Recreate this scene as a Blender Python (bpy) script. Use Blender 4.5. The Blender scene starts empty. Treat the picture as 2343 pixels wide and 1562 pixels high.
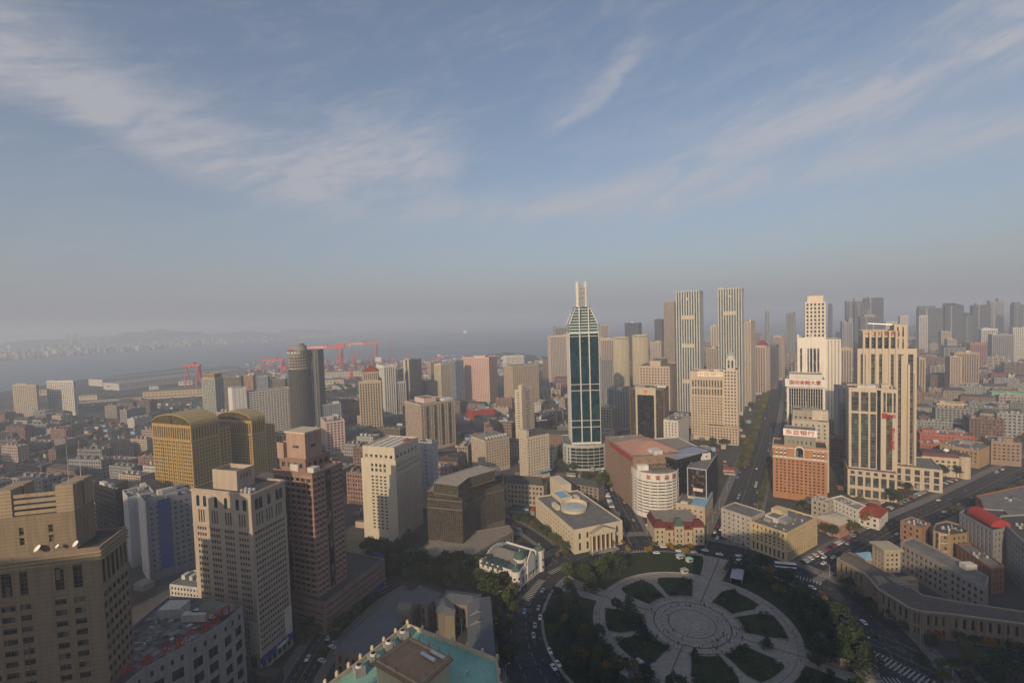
import bpy, bmesh, math, random
from mathutils import Vector, Matrix
R = math.radians
random.seed(7)
scene = bpy.context.scene
COL = scene.collection
# ------------------------------------------------------------------ camera
PW, PH, FPX, CAMH = 2343.0, 1562.0, 1106.0, 160.0
PITCH, ROLL = math.atan(51/1106), R(1.8)
FWD = Vector((0, math.cos(PITCH), -math.sin(PITCH)))
UPV = Vector((0, math.sin(PITCH), math.cos(PITCH)))
RGT = Vector((1, 0, 0))
CX = RGT*math.cos(ROLL) - UPV*math.sin(ROLL)
CY = RGT*math.sin(ROLL) + UPV*math.cos(ROLL)
CAMLOC = Vector((0, 0, CAMH))
cd = bpy.data.cameras.new('camera'); cam = bpy.data.objects.new('camera', cd); COL.objects.link(cam)
cd.sensor_width = 36; cd.lens = 36*FPX/PW; cd.clip_start = 0.3; cd.clip_end = 60000
cam.matrix_world = Matrix(((CX.x, CY.x, -FWD.x, 0), (CX.y, CY.y, -FWD.y, 0), (CX.z, CY.z, -FWD.z, CAMH), (0, 0, 0, 1)))
scene.camera = cam
# ------------------------------------------------------------------ light
SUN_EL, SUN_AZ = R(24), R(204)            # azimuth clockwise from +Y: behind the viewer, to the left
SDIR = Vector((math.sin(SUN_AZ)*math.cos(SUN_EL), math.cos(SUN_AZ)*math.cos(SUN_EL), math.sin(SUN_EL)))
world = bpy.data.worlds.new('World'); scene.world = world; world.use_nodes = True
wn, wl = world.node_tree.nodes, world.node_tree.links
wn.clear()
def nd(t, **kw):
    n = wn.new(t)
    for k, v in kw.items():
        if k.startswith('i_'): n.inputs[int(k[2:])].default_value = v
        else: setattr(n, k, v)
    return n
sky = nd('ShaderNodeTexSky', sky_type='NISHITA', sun_disc=False, sun_elevation=SUN_EL, sun_rotation=SUN_AZ, altitude=50, air_density=1.0, dust_density=2.2, ozone_density=1.6)
bg = nd('ShaderNodeBackground', i_1=0.122); wo = nd('ShaderNodeOutputWorld')
tc = nd('ShaderNodeTexCoord'); sx = nd('ShaderNodeSeparateXYZ'); wl.new(tc.outputs['Generated'], sx.inputs[0])
def mth(op, a, b=None, c=None):
    n = nd('ShaderNodeMath', operation=op)
    for i, v in enumerate((a, b, c)):
        if v is None: continue
        if isinstance(v, (int, float)): n.inputs[i].default_value = v
        else: wl.new(v, n.inputs[i])
    return n.outputs[0]
az = mth('ARCTAN2', sx.outputs[0], sx.outputs[1])
el = mth('ARCSINE', sx.outputs[2])
# cirrus: streaks stretched along the wind, gathered into a few long plumes
def comb(x, y, z=0.0):
    n = nd('ShaderNodeCombineXYZ')
    for i, v in enumerate((x, y, z)):
        if isinstance(v, (int, float)): n.inputs[i].default_value = v
        else: wl.new(v, n.inputs[i])
    return n.outputs[0]
def noise(vec, scale, detail, rough, dist):
    n = nd('ShaderNodeTexNoise', i_2=scale, i_3=detail, i_4=rough, i_8=dist); wl.new(vec, n.inputs[0]); return n.outputs[0]
def fcurve(val, pts):                      # pts: (azimuth deg, elevation deg)
    n = nd('ShaderNodeFloatCurve'); c = n.mapping.curves[0]
    xs = [(p[0]+90)/180 for p in pts]; ys = [p[1]/60 for p in pts]
    c.points[0].location = (xs[0], ys[0]); c.points[1].location = (xs[-1], ys[-1])
    for x, y in zip(xs[1:-1], ys[1:-1]): c.points.new(x, y)
    n.mapping.update(); wl.new(mth('MULTIPLY_ADD', mth('DIVIDE', val, math.pi), 1.0, 0.5), n.inputs[1])
    return mth('MULTIPLY', n.outputs[0], R(60))
def ss(v, a, b):
    n = nd('ShaderNodeMapRange', interpolation_type='SMOOTHSTEP', i_1=a, i_2=b); wl.new(v, n.inputs[0]); return n.outputs[0]
wob = noise(comb(az, el), 4.0, 5, .6, .6)
elw = mth('MULTIPLY_ADD', mth('SUBTRACT', wob, .5), .09, el)
def plume(center, w_up, w_dn, a0, a1, f0=.12, f1=.12):
    d = mth('SUBTRACT', elw, fcurve(az, center))
    up = ss(d, w_up, 0.0); dn = ss(d, -w_dn, 0.0)
    return mth('MULTIPLY', mth('MULTIPLY', up, dn), mth('MULTIPLY', ss(az, a0-f0, a0+f0), ss(az, a1+f1, a1-f1)))
P = [plume([(-90, 27), (-45, 21), (-34, 16.6), (-26, 15.6), (-8, 16.5), (-3, 19), (90, 26)], .15, .06, -1.7, -.12, .1, .07),
     plume([(-90, 14), (-45, 12.2), (0, 12.6), (17, 13), (46, 14), (90, 14)], .05, .06, -.3, 2.0, .3),
     plume([(-90, 20), (5, 21.5), (11, 23.2), (17, 27.5), (90, 28)], .06, .03, .09, .28, .05, .06),
     plume([(-90, 15), (15, 16), (26, 17.5), (46, 20.5), (90, 24)], .10, .09, .30, 2.0, .2)]
AMP = [1.15, .85, .75, 1.0]
rot = comb(mth('MULTIPLY_ADD', el, 0.9, az), mth('MULTIPLY_ADD', az, -.32, el))
stv = nd('ShaderNodeMapping'); stv.inputs['Scale'].default_value = (1.0, 4.2, 1.0); wl.new(rot, stv.inputs[0])
st = noise(stv.outputs[0], 4.0, 8, .6, .8)
fine = noise(stv.outputs[0], 15.0, 6, .6, .5)
tex = mth('ADD', mth('MULTIPLY', st, .75), mth('MULTIPLY', fine, .25))
tot = 0.0
for p, a in zip(P, AMP):
    tot = mth('MULTIPLY_ADD', p, a, tot)
veil = mth('MULTIPLY', ss(tex, .43, .78), .34)
cl = mth('ADD', mth('MULTIPLY', tot, mth('MULTIPLY_ADD', ss(tex, .30, .64), .78, .22)), veil)
cl = mth('MULTIPLY', mth('MINIMUM', cl, 1.0), mth('MULTIPLY', ss(el, .0, .12), .62))
mix = nd('ShaderNodeMix', data_type='RGBA')
wl.new(cl, mix.inputs[0]); wl.new(sky.outputs[0], mix.inputs[6])
mix.inputs[7].default_value = (5.3, 5.0, 4.95, 1)
# grey-lavender band of haze low round the whole horizon
hz_f = mth('POWER', 2.718, mth('MULTIPLY', mth('MAXIMUM', el, 0.0), -1/R(13)))
mix2 = nd('ShaderNodeMix', data_type='RGBA'); wl.new(mth('MULTIPLY_ADD', hz_f, .80, .14), mix2.inputs[0]); wl.new(mix.outputs[2], mix2.inputs[6]); mix2.inputs[7].default_value = (2.75, 2.8, 3.1, 1)
wl.new(mix2.outputs[2], bg.inputs[0]); wl.new(bg.outputs[0], wo.inputs[0])
sl = bpy.data.lights.new('sun', 'SUN'); sl.energy = 3.6; sl.angle = R(0.6); sl.color = (1.0, .76, .49)
so = bpy.data.objects.new('sun', sl); COL.objects.link(so)
so.rotation_euler = (-SDIR).to_track_quat('-Z', 'Y').to_euler(); so.location = SDIR*500
vs = scene.view_settings; vs.view_transform = 'Standard'; vs.look = 'None'; vs.gamma = 1; vs.exposure = -0.06; vs.use_curve_mapping = False
cy = scene.cycles; cy.use_denoising = True; cy.denoising_prefilter = 'ACCURATE'; cy.max_bounces = 5; cy.diffuse_bounces = 2; cy.glossy_bounces = 2; cy.transmission_bounces = 2; cy.volume_bounces = 1; cy.transparent_max_bounces = 4
HAZE_DENSITY = 0.00030
# ------------------------------------------------------------------ helpers
def ray(px, py):
    u = (px-PW/2)/FPX; v = (PH/2-py)/FPX
    return CX*u + CY*v + FWD
def G(px, py, z=0.0):
    """ground point under a photo pixel"""
    d = ray(px, py); t = (z-CAMH)/d.z; return Vector((d.x*t, d.y*t, z))
def atY(px, py, y):
    d = ray(px, py); t = y/d.y; return CAMLOC + d*t
def hit_x(P, d, px):
    """distance along d from P to the photo column px"""
    k = (px-PW/2)/FPX; q = P-CAMLOC
    return -(q.dot(CX)-k*q.dot(FWD))/(d.dot(CX)-k*d.dot(FWD))
def link(o, parent=None):
    COL.objects.link(o)
    if parent is not None: o.parent = parent
    return o
def tag(o, label, cat, group=None, kind=None):
    if label: o['label'] = label
    if cat: o['category'] = cat
    if group: o['group'] = group
    if kind: o['kind'] = kind
    return o
def thing(name, label, cat, loc=(0, 0, 0), rz=0.0, group=None):
    o = bpy.data.objects.new(name, None); o.empty_display_size = .5
    o.location = loc; o.rotation_euler = (0, 0, rz); link(o)
    return tag(o, label, cat, group)
class MB:
    def __init__(s): s.v = []; s.f = []; s.m = []; s.mats = []
    def mi(s, mat):
        if mat not in s.mats: s.mats.append(mat)
        return s.mats.index(mat)
    def face(s, pts, mat):
        n = len(s.v); s.v += [tuple(p) for p in pts]; s.f.append(tuple(range(n, n+len(pts)))); s.m.append(s.mi(mat))
    def box(s, x0, x1, y0, y1, z0, z1, mat, bottom=True):
        n = len(s.v); i = s.mi(mat)
        s.v += [(x0, y0, z0), (x1, y0, z0), (x1, y1, z0), (x0, y1, z0), (x0, y0, z1), (x1, y0, z1), (x1, y1, z1), (x0, y1, z1)]
        fs = [(4, 5, 6, 7), (0, 1, 5, 4), (1, 2, 6, 5), (2, 3, 7, 6), (3, 0, 4, 7)]
        if bottom: fs.append((3, 2, 1, 0))
        for f in fs: s.f.append(tuple(n+k for k in f)); s.m.append(i)
    def prism(s, poly, z0, z1, mat, top=True, mtop=None, taper=None):
        n = len(s.v); k = len(poly); i = s.mi(mat); tp = taper or poly
        s.v += [(p[0], p[1], z0) for p in poly] + [(p[0], p[1], z1) for p in tp]
        for a in range(k):
            b = (a+1) % k; s.f.append((n+a, n+b, n+k+b, n+k+a)); s.m.append(i)
        if top: s.f.append(tuple(n+k+a for a in range(k))); s.m.append(s.mi(mtop or mat))
    def bar(s, a, b, r, mat, r2=None, n=6):
        a, b = Vector(a), Vector(b); d = (b-a).normalized()
        x = d.orthogonal().normalized(); y = d.cross(x); k = len(s.v); i = s.mi(mat); r2 = r if r2 is None else r2
        for c, rr in ((a, r), (b, r2)):
            for q in range(n):
                t = 2*math.pi*q/n + math.pi/n; s.v.append(tuple(c+x*(rr*math.cos(t))+y*(rr*math.sin(t))))
        for q in range(n):
            w = (q+1) % n; s.f.append((k+q, k+w, k+n+w, k+n+q)); s.m.append(i)
        s.f.append(tuple(k+n+q for q in range(n))); s.m.append(i)
        s.f.append(tuple(k+q for q in reversed(range(n)))); s.m.append(i)
    def dome(s, c, r, h, mat, n=12, m=5, z=None):
        rings = []
        for j in range(m):
            t = math.pi/2*j/m; rings.append([(c[0]+r*math.cos(t)*math.cos(2*math.pi*q/n), c[1]+r*math.cos(t)*math.sin(2*math.pi*q/n), c[2]+h*math.sin(t)) for q in range(n)])
        k = len(s.v); i = s.mi(mat)
        for rg in rings: s.v += rg
        s.v.append((c[0], c[1], c[2]+h))
        for j in range(m-1):
            for q in range(n):
                w = (q+1) % n; s.f.append((k+j*n+q, k+j*n+w, k+(j+1)*n+w, k+(j+1)*n+q)); s.m.append(i)
        for q in range(n): s.f.append((k+(m-1)*n+q, k+(m-1)*n+(q+1) % n, k+m*n)); s.m.append(i)
    def mesh(s, name):
        me = bpy.data.meshes.new(name); me.from_pydata(s.v, [], s.f)
        for m in s.mats: me.materials.append(m)
        me.polygons.foreach_set('material_index', s.m); me.update(); return me
    def obj(s, name, parent=None, loc=None, rz=None, kind=None):
        if not s.f: return None
        o = bpy.data.objects.new(name, s.mesh(name)); link(o, parent)
        if loc is not None: o.location = loc
        if rz is not None: o.rotation_euler = (0, 0, rz)
        if kind: o['kind'] = kind
        return o
# ------------------------------------------------------------------ materials
MC = {}
def mat(col, rough=.85, var=.14, scale=.35, spec=.25, metal=0.0, bump=0.0, bscale=2.0, obrand=0.0, key=None):
    k = key or (tuple(col), rough, var, scale, spec, metal, bump, bscale, obrand)
    if k in MC: return MC[k]
    m = bpy.data.materials.new('surface'); m.use_nodes = True; n, l = m.node_tree.nodes, m.node_tree.links
    p = n['Principled BSDF']; p.inputs['Roughness'].default_value = rough; p.inputs['Specular IOR Level'].default_value = spec; p.inputs['Metallic'].default_value = metal
    if var or obrand:
        g = n.new('ShaderNodeNewGeometry'); mp = n.new('ShaderNodeMapping'); l.new(g.outputs['Position'], mp.inputs[0]); mp.inputs['Scale'].default_value = (1, 1, .28)
        a = n.new('ShaderNodeTexNoise'); a.inputs['Scale'].default_value = scale; a.inputs['Detail'].default_value = 5; a.inputs['Roughness'].default_value = .65; l.new(mp.outputs[0], a.inputs[0])
        r = n.new('ShaderNodeMapRange'); r.inputs[1].default_value = .25; r.inputs[2].default_value = .75; r.inputs[3].default_value = 1-var; r.inputs[4].default_value = 1+var; l.new(a.outputs[0], r.inputs[0])
        fac = r.outputs[0]
        m3 = n.new('ShaderNodeMapping'); l.new(g.outputs['Position'], m3.inputs[0]); m3.inputs['Scale'].default_value = (1, 1, .035)
        a3 = n.new('ShaderNodeTexNoise'); a3.inputs['Scale'].default_value = 1.1; a3.inputs['Detail'].default_value = 4; a3.inputs['Roughness'].default_value = .7; l.new(m3.outputs[0], a3.inputs[0])
        r3 = n.new('ShaderNodeMapRange'); r3.inputs[1].default_value = .45; r3.inputs[2].default_value = .75; r3.inputs[3].default_value = 1.04; r3.inputs[4].default_value = 1-1.6*var; l.new(a3.outputs[0], r3.inputs[0])
        mu3 = n.new('ShaderNodeMath'); mu3.operation = 'MULTIPLY'; l.new(fac, mu3.inputs[0]); l.new(r3.outputs[0], mu3.inputs[1]); fac = mu3.outputs[0]
        if obrand:
            oi = n.new('ShaderNodeObjectInfo'); r2 = n.new('ShaderNodeMapRange'); r2.inputs[3].default_value = 1-obrand; r2.inputs[4].default_value = 1+obrand; l.new(oi.outputs['Random'], r2.inputs[0])
            mu = n.new('ShaderNodeMath'); mu.operation = 'MULTIPLY'; l.new(fac, mu.inputs[0]); l.new(r2.outputs[0], mu.inputs[1]); fac = mu.outputs[0]
        c = n.new('ShaderNodeVectorMath'); c.operation = 'SCALE'; c.inputs[0].default_value = col; l.new(fac, c.inputs[3]); l.new(c.outputs[0], p.inputs['Base Color'])
        if bump:
            b = n.new('ShaderNodeTexNoise'); b.inputs['Scale'].default_value = bscale; b.inputs['Detail'].default_value = 4; l.new(g.outputs['Position'], b.inputs[0])
            bm = n.new('ShaderNodeBump'); bm.inputs['Strength'].default_value = bump; bm.inputs['Distance'].default_value = .3; l.new(b.outputs[0], bm.inputs['Height']); l.new(bm.outputs[0], p.inputs['Normal'])
    else:
        p.inputs['Base Color'].default_value = (*col, 1)
    MC[k] = m; return m
def glass(dark=(.018, .022, .026), light=(.20, .185, .16), frac=.72, cell=(1.7, 1.7, 3.3), rough=.12, spec=.5, key=None):
    k = ('g', dark, light, frac, cell, rough, spec)
    if k in MC: return MC[k]
    m = bpy.data.materials.new('window_glass'); m.use_nodes = True; n, l = m.node_tree.nodes, m.node_tree.links
    p = n['Principled BSDF']; p.inputs['Roughness'].default_value = rough; p.inputs['Specular IOR Level'].default_value = spec
    t = n.new('ShaderNodeTexCoord'); d = n.new('ShaderNodeVectorMath'); d.operation = 'DIVIDE'; d.inputs[1].default_value = cell; l.new(t.outputs['Object'], d.inputs[0])
    f = n.new('ShaderNodeVectorMath'); f.operation = 'FLOOR'; l.new(d.outputs[0], f.inputs[0])
    oi = n.new('ShaderNodeObjectInfo'); ad = n.new('ShaderNodeVectorMath'); ad.operation = 'ADD'; l.new(f.outputs[0], ad.inputs[0]); l.new(oi.outputs['Random'], ad.inputs[1])
    w = n.new('ShaderNodeTexWhiteNoise'); l.new(ad.outputs[0], w.inputs[0])
    r = n.new('ShaderNodeValToRGB'); r.color_ramp.elements[0].position = 0.0; r.color_ramp.elements[0].color = (*[c*.6 for c in dark], 1)
    r.color_ramp.elements[1].position = 1; r.color_ramp.elements[1].color = (*light, 1)
    e = r.color_ramp.elements.new(frac); e.color = (*[c*1.5 for c in dark], 1)
    l.new(w.outputs[0], r.inputs[0]); l.new(r.outputs[0], p.inputs['Base Color'])
    MC[k] = m; return m
CREAM = mat((.50, .43, .33)); CREAMD = mat((.40, .34, .26)); BEIGE = mat((.42, .35, .27)); WHITE = mat((.66, .63, .58)); OFFW = mat((.56, .53, .48))
PINK = mat((.50, .33, .28)); PINKP = mat((.56, .42, .38)); BRICK = mat((.33, .12, .08)); ORANGE = mat((.39, .19, .09)); GREY = mat((.27, .27, .27)); DGREY = mat((.10, .10, .105)); BLACK = mat((.022, .022, .025), rough=.5)
BROWN = mat((.24, .15, .10)); TANB = mat((.34, .22, .13)); GOLD = mat((.40, .27, .085), rough=.55, spec=.5); GOLDR = mat((.33, .25, .11), rough=.55); SILVER = mat((.40, .42, .45), rough=.45)
BLUEG = mat((.22, .25, .28)); OLIVE = mat((.17, .15, .11)); ROOFG = mat((.17, .165, .155), var=.3, scale=.15); ROOFD = mat((.075, .072, .068), var=.3, scale=.2); ROOFB = mat((.26, .23, .19), var=.25)
REDR = mat((.24, .045, .03)); REDP = mat((.34, .045, .035)); CRANE = mat((.50, .10, .07), rough=.6); BLUEP = mat((.03, .07, .24)); BLUER = mat((.22, .38, .52)); GREENR = mat((.23, .43, .36), rough=.75, var=.14, scale=.12); SALMON = mat((.42, .23, .17))
GREENW = mat((.16, .42, .27)); STONE = mat((.30, .26, .20)); STONED = mat((.20, .18, .15)); DOMEG = mat((.07, .12, .09)); LETRED = mat((.36, .03, .025), var=0); LETWHITE = mat((.8, .78, .74), var=0); LETGOLD = mat((.62, .36, .07), var=0); METAL = mat((.55, .55, .56), rough=.4, metal=.3)
GL = glass(); GLB = glass(light=(.10, .10, .11), frac=.86); GLC = glass(dark=(.012, .02, .024), light=(.07, .085, .09), frac=.9); GLBR = glass(dark=(.030, .024, .017), light=(.12, .10, .07)); GLT = glass(dark=(.004, .030, .042), light=(.012, .055, .068), frac=.93, cell=(3, 3, 3.6), rough=.06, spec=.7)
GLGR = glass(dark=(.055, .06, .055), light=(.16, .17, .15), frac=.8, cell=(2, 2, 3.4)); GLGO = glass(dark=(.06, .045, .018), light=(.14, .10, .04), rough=.2)
# ------------------------------------------------------------------ facades
def ccw(poly):
    a = sum(poly[i-1][0]*poly[i][1]-poly[i][0]*poly[i-1][1] for i in range(len(poly)))
    return list(poly) if a > 0 else list(reversed(poly))
def inset(poly, d):
    out = []; k = len(poly)
    for i in range(k):
        a, b, c = Vector(poly[i-1][:2]), Vector(poly[i][:2]), Vector(poly[(i+1) % k][:2])
        e1, e2 = (b-a).normalized(), (c-b).normalized()
        n1, n2 = Vector((-e1.y, e1.x)), Vector((-e2.y, e2.x))
        bis = n1+n2; bis = bis/max(.25, bis.dot(bis))*2 if bis.length > 1e-4 else n1
        out.append(tuple(b+bis*d/ (1 if True else 1)))
    return out
def uni(L, n, wu, m0=0.0):
    """n equal bays, each with a window wu of the bay wide; m0 solid metres at both ends"""
    n = max(1, int(n)); p = (L-2*m0)/n; return [(m0+p*(i+.5-wu/2), m0+p*(i+.5+wu/2)) for i in range(n)]
def grp(L, ng, per, ww, gap, m0=1.5):
    p = (L-2*m0)/ng; out = []
    for i in range(ng):
        w = per*ww+(per-1)*gap; s = m0+p*(i+.5)-w/2
        out += [(s+j*(ww+gap), s+j*(ww+gap)+ww) for j in range(per)]
    return out
PANES = {}; LASTROOF = [None]
FRAME = mat((.11, .10, .09), rough=.5)
def pane_mesh(w, h, gl, fr):
    k = (round(w, 1), round(h, 1), gl.name, fr.name)
    if k not in PANES:
        w, h = max(.3, k[0]), max(.3, k[1]); m = MB()
        m.box(-w/2, w/2, 0, .06, 0, h, gl)
        m.box(-.05, .05, -.05, .0, .0, h, fr); m.box(-w/2, w/2, -.045, .0, h*.66, h*.66+.09, fr)
        PANES[k] = m.mesh('window')
    return PANES[k]
class Edge: pass
def facade(mb, A, B, zones, H, wall, t=.45, wins=None, sp=None, z00=0.0):
    """one wall sheet from A to B (left to right seen from outside) with real openings"""
    A, B = Vector(A[:2]), Vector(B[:2]); L = (B-A).length; e = (B-A)/L; n = Vector((e.y, -e.x))
    def P(u, o, z): q = A+e*u-n*o; return (q.x, q.y, z)
    def quad(u0, u1, z0, z1, o, m): mb.face([P(u0, o, z0), P(u1, o, z0), P(u1, o, z1), P(u0, o, z1)], m)
    z = z00
    for zn in sorted(zones, key=lambda q: q[0]):
        z0, z1, cols, nv, wv = zn[:5]; m2 = zn[5] if len(zn) > 5 else (sp or wall)
        if z0 > z+.01: quad(0, L, z, z0, 0, wall)
        u = 0.0
        for a, b in cols+[(L, L)]:
            if a-u > .02:
                quad(u, a, z0, z1, 0, wall)
                if u > 0: mb.face([P(u, t, z0), P(u, 0, z0), P(u, 0, z1), P(u, t, z1)], wall)
                if a < L: mb.face([P(a, 0, z0), P(a, t, z0), P(a, t, z1), P(a, 0, z1)], wall)
            u = b
        fh = (z1-z0)/nv; wh = fh*wv; gap = (fh-wh)
        o = .07
        if nv*gap > .05:
            for j in range(nv+1):
                s0 = z0 if j == 0 else z0+j*fh-gap/2; s1 = z1 if j == nv else z0+j*fh+gap/2
                quad(0, L, s0, s1, o, m2)
                if j > 0: mb.face([P(0, o, s0), P(0, t, s0), P(L, t, s0), P(L, o, s0)], m2)
                if j < nv: mb.face([P(0, o, s1), P(L, o, s1), P(L, t, s1), P(0, t, s1)], m2)
        if wins is not None:
            ang = math.atan2(e.y, e.x)
            for j in range(nv):
                for a, b in cols:
                    c = A+e*((a+b)/2)-n*(t-.09)
                    wins.append((c.x, c.y, z0+j*fh+gap/2, b-a-.04, wh-.04, ang))
        z = z1
    if z < H-.01: quad(0, L, z, H, 0, wall)
def poly_building(root, poly, H, zonef, wall=CREAM, gl=GL, roof=ROOFG, t=.45, par=1.1, z0=0.0, names=('wall', 'windows', 'roof'), indiv=0, iedges=None, frame=FRAME, sp=None, cap=None):
    """parts of one building volume on a footprint: wall sheets with openings, glazing behind, roof with parapet"""
    poly = ccw([tuple(p[:2]) for p in poly]); k = len(poly)
    w = MB(); wins = [] if indiv else None
    for i in range(k):
        A, B = poly[i], poly[(i+1) % k]; L = (Vector(A)-Vector(B)).length
        facade(w, A, B, zonef(i, L) if zonef else [], H, wall, t, wins if (indiv and (iedges is None or i in iedges)) else None, sp, z0)
    ins = inset(poly, .5); cm = cap or wall
    for i in range(k):
        j = (i+1) % k
        w.face([(*poly[i], H), (*poly[j], H), (*ins[j], H), (*ins[i], H)], cm)
        w.face([(*ins[i], H), (*ins[j], H), (*ins[j], H-par), (*ins[i], H-par)], wall)
    wo_ = w.obj(names[0], root)
    r = MB(); r.face([(*p, H-par) for p in ins], roof); LASTROOF[0] = r.obj(names[2], root)
    core = inset(poly, t); g = MB(); g.prism(core, z0, H-par-.3, gl, top=False)
    if indiv:
        cx, cy_ = sum(p[0] for p in poly)/k, sum(p[1] for p in poly)/k
        wins.sort(key=lambda q: -q[2])
        for q in wins[:indiv]:
            o = bpy.data.objects.new('window', pane_mesh(q[3], q[4], gl, frame)); link(o, root); o.location = q[:3]; o.rotation_euler = (0, 0, q[5])
    g.obj(names[1], root, kind='stuff')
    return poly
def solve(xl, xc, xr, yt, yb, rot, a=None, b=None):
    Yc = G(xc, yb).y; top = atY(xc, yt, Yc); C = Vector((top.x, Yc, 0)); H = top.z
    if isinstance(rot, tuple):
        e = G(rot[1], rot[2], H)-C; rot = math.degrees(math.atan2(e.y, e.x)) - (90 if rot[0] == 'l' else 0)
    r = R(rot); X = Vector((math.cos(r), math.sin(r), 0)); Yv = Vector((-math.sin(r), math.cos(r), 0))
    T = Vector((C.x, C.y, H))
    if a is None: a = hit_x(T, X, xr)
    if b is None: b = hit_x(T, Yv, xl)
    return C, H, a, b, r
LOG = []; FOOT = []; DIM = {}
def zstd(bay=3.6, fh=3.4, wu=.55, wv=.55, top=2.2, base=4.5, m0=1.0, H=50):
    nv = max(1, round((H-top-base)/fh))
    return lambda i, L: [(base, H-top, uni(L, max(1, round((L-2*m0)/bay)), wu, m0), nv, wv)] if L > 4 else []
def T(name, label, spec, wall=CREAM, gl=GL, roof=ROOFG, a=None, b=None, cat='building', zf=None, indiv=0, group=None, units=2, t=.45, par=1.1, cap=None, sp=None, iedges=(0, 3), **z):
    """a rectangular building from its corner columns, top and base rows, and bearing"""
    C, H, a, b, r = solve(*spec, a=a, b=b)
    if not (3 < a < 460 and 3 < b < 260): print('BAD', label, round(a, 1), round(b, 1), round(H, 1)); a = min(max(a, 8), 200) if a > 0 else 20; b = min(max(b, 8), 200) if b > 0 else 20
    LOG.append((label[:40], round(C.x), round(C.y), round(H), round(a), round(b), round(math.degrees(r))))
    root = thing(name, label, cat, C, r, group)
    zz = zf(H) if zf else zstd(H=H, **z)
    poly_building(root, [(0, 0), (a, 0), (a, b), (0, b)], H, zz, wall, gl, roof, t, par, indiv=indiv, iedges=iedges, cap=cap, sp=sp)
    c, s = math.cos(r), math.sin(r)
    FOOT.append([(C.x+x*c-y*s, C.y+x*s+y*c) for x, y in ((0, 0), (a, 0), (a, b), (0, b))])
    rnd = random.Random(len(LOG))
    for q in range(units):
        w, d, h = rnd.uniform(.12, .3)*a+1, rnd.uniform(.12, .3)*b+1, rnd.uniform(1.6, 4)
        x, y = rnd.uniform(1, max(1.2, a-w-1)), rnd.uniform(1, max(1.2, b-d-1))
        if x+w < a-.6 and y+d < b-.6: part(LASTROOF[0], 'roof_unit', (x, x+w, y, y+d, H-par+.02, H-par+h), rnd.choice((wall, OFFW, GREY)))
    if units: clutter(LASTROOF[0], 1.2, a-1.2, 1.2, b-1.2, H-par, rnd, min(26, int(a*b/22)+4))
    DIM[root.name] = (a, b, H); return root
def clutter(roof, x0, x1, y0, y1, z, rnd, n):
    m = MB(); ms_ = (OFFW, GREY, DGREY, METAL, ROOFD)
    for k in range(n):
        x, y = rnd.uniform(x0, x1), rnd.uniform(y0, y1)
        if rnd.random() < .35 and x1-x0 > 4: L = rnd.uniform(1.5, min(9, x1-x0)); m.bar((x, y, z+.3), (min(x1, x+L), y, z+.3), .13, rnd.choice(ms_), n=5)
        elif rnd.random() < .3: m.bar((x, y, z+.02), (x, y, z+rnd.uniform(.8, 1.8)), rnd.uniform(.3, .7), METAL, n=8)
        else: w, d, h = rnd.uniform(.5, 1.8), rnd.uniform(.5, 1.4), rnd.uniform(.5, 1.5); m.box(x, min(x+w, x1), y, min(y+d, y1), z+.02, z+h, rnd.choice(ms_))
    m.obj('roof_clutter', roof, kind='stuff')
def PX(name, label, px, z, zf=None, wall=CREAM, gl=GL, roof=ROOFG, cat='building', par=1.0, indiv=0, group=None, t=.45, sp=None, cap=None, z0=0.0, root=None, names=('wall', 'windows', 'roof'), iedges=None, **zz):
    """a building on a free footprint; px are the photo positions of its roof corners at height z"""
    P = ccw([tuple(G(*q, z)[:2]) for q in px])
    if root is None:
        b = min(P, key=lambda q: q[1]); root = thing(name, label, cat, (b[0], b[1], 0), 0, group); FOOT.append(P); LOG.append((label[:40], round(b[0]), round(b[1]), round(z)))
    ox, oy = root.location.x, root.location.y; LP = [(x-ox, y-oy) for x, y in P]
    poly_building(root, LP, z, zf if zf else zstd(H=z, **zz), wall, gl, roof, t, par, z0, names, indiv, iedges, sp=sp, cap=cap)
    DIM[root.name] = LP; return root
def loc_(root, px, py, z):
    q = G(px, py, z)-root.location; c, s = math.cos(-root.rotation_euler.z), math.sin(-root.rotation_euler.z); return Vector((q.x*c-q.y*s, q.x*s+q.y*c, z))
def dims(o): return DIM[o.name]
def part(root, name, bx, m, kind=None):
    k = MB(); k.box(*bx, m); return k.obj(name, root, kind=kind)
def vol(root, x0, x1, y0, y1, z0, z1, wall=CREAM, gl=GL, roof=ROOFG, nm='upper', zf=None, par=.8, indiv=0, t=.45, iedges=(0, 3), cap=None, sp=None, **z):
    """a further storey block of a building, on its own frame"""
    zz = zf if zf else (lambda i, L: [(z0+zz_[0], z1-zz_[1], uni(L, max(1, round((L-2*zz_[5])/zz_[2])), zz_[3], zz_[5]), max(1, round((z1-z0-zz_[0]-zz_[1])/zz_[6])), zz_[4])] if L > 3 else [])
    zz_ = (z.get('base', .8), z.get('top', 1.2), z.get('bay', 3.6), z.get('wu', .55), z.get('wv', .55), z.get('m0', .8), z.get('fh', 3.4))
    if z.get('solid'): zz = None
    poly_building(root, [(x0, y0), (x1, y0), (x1, y1), (x0, y1)], z1, zz, wall, gl, roof, t, par, z0=z0, names=(nm+'_wall', nm+'_windows', nm+'_roof'), indiv=indiv, iedges=iedges, cap=cap, sp=sp)
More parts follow.
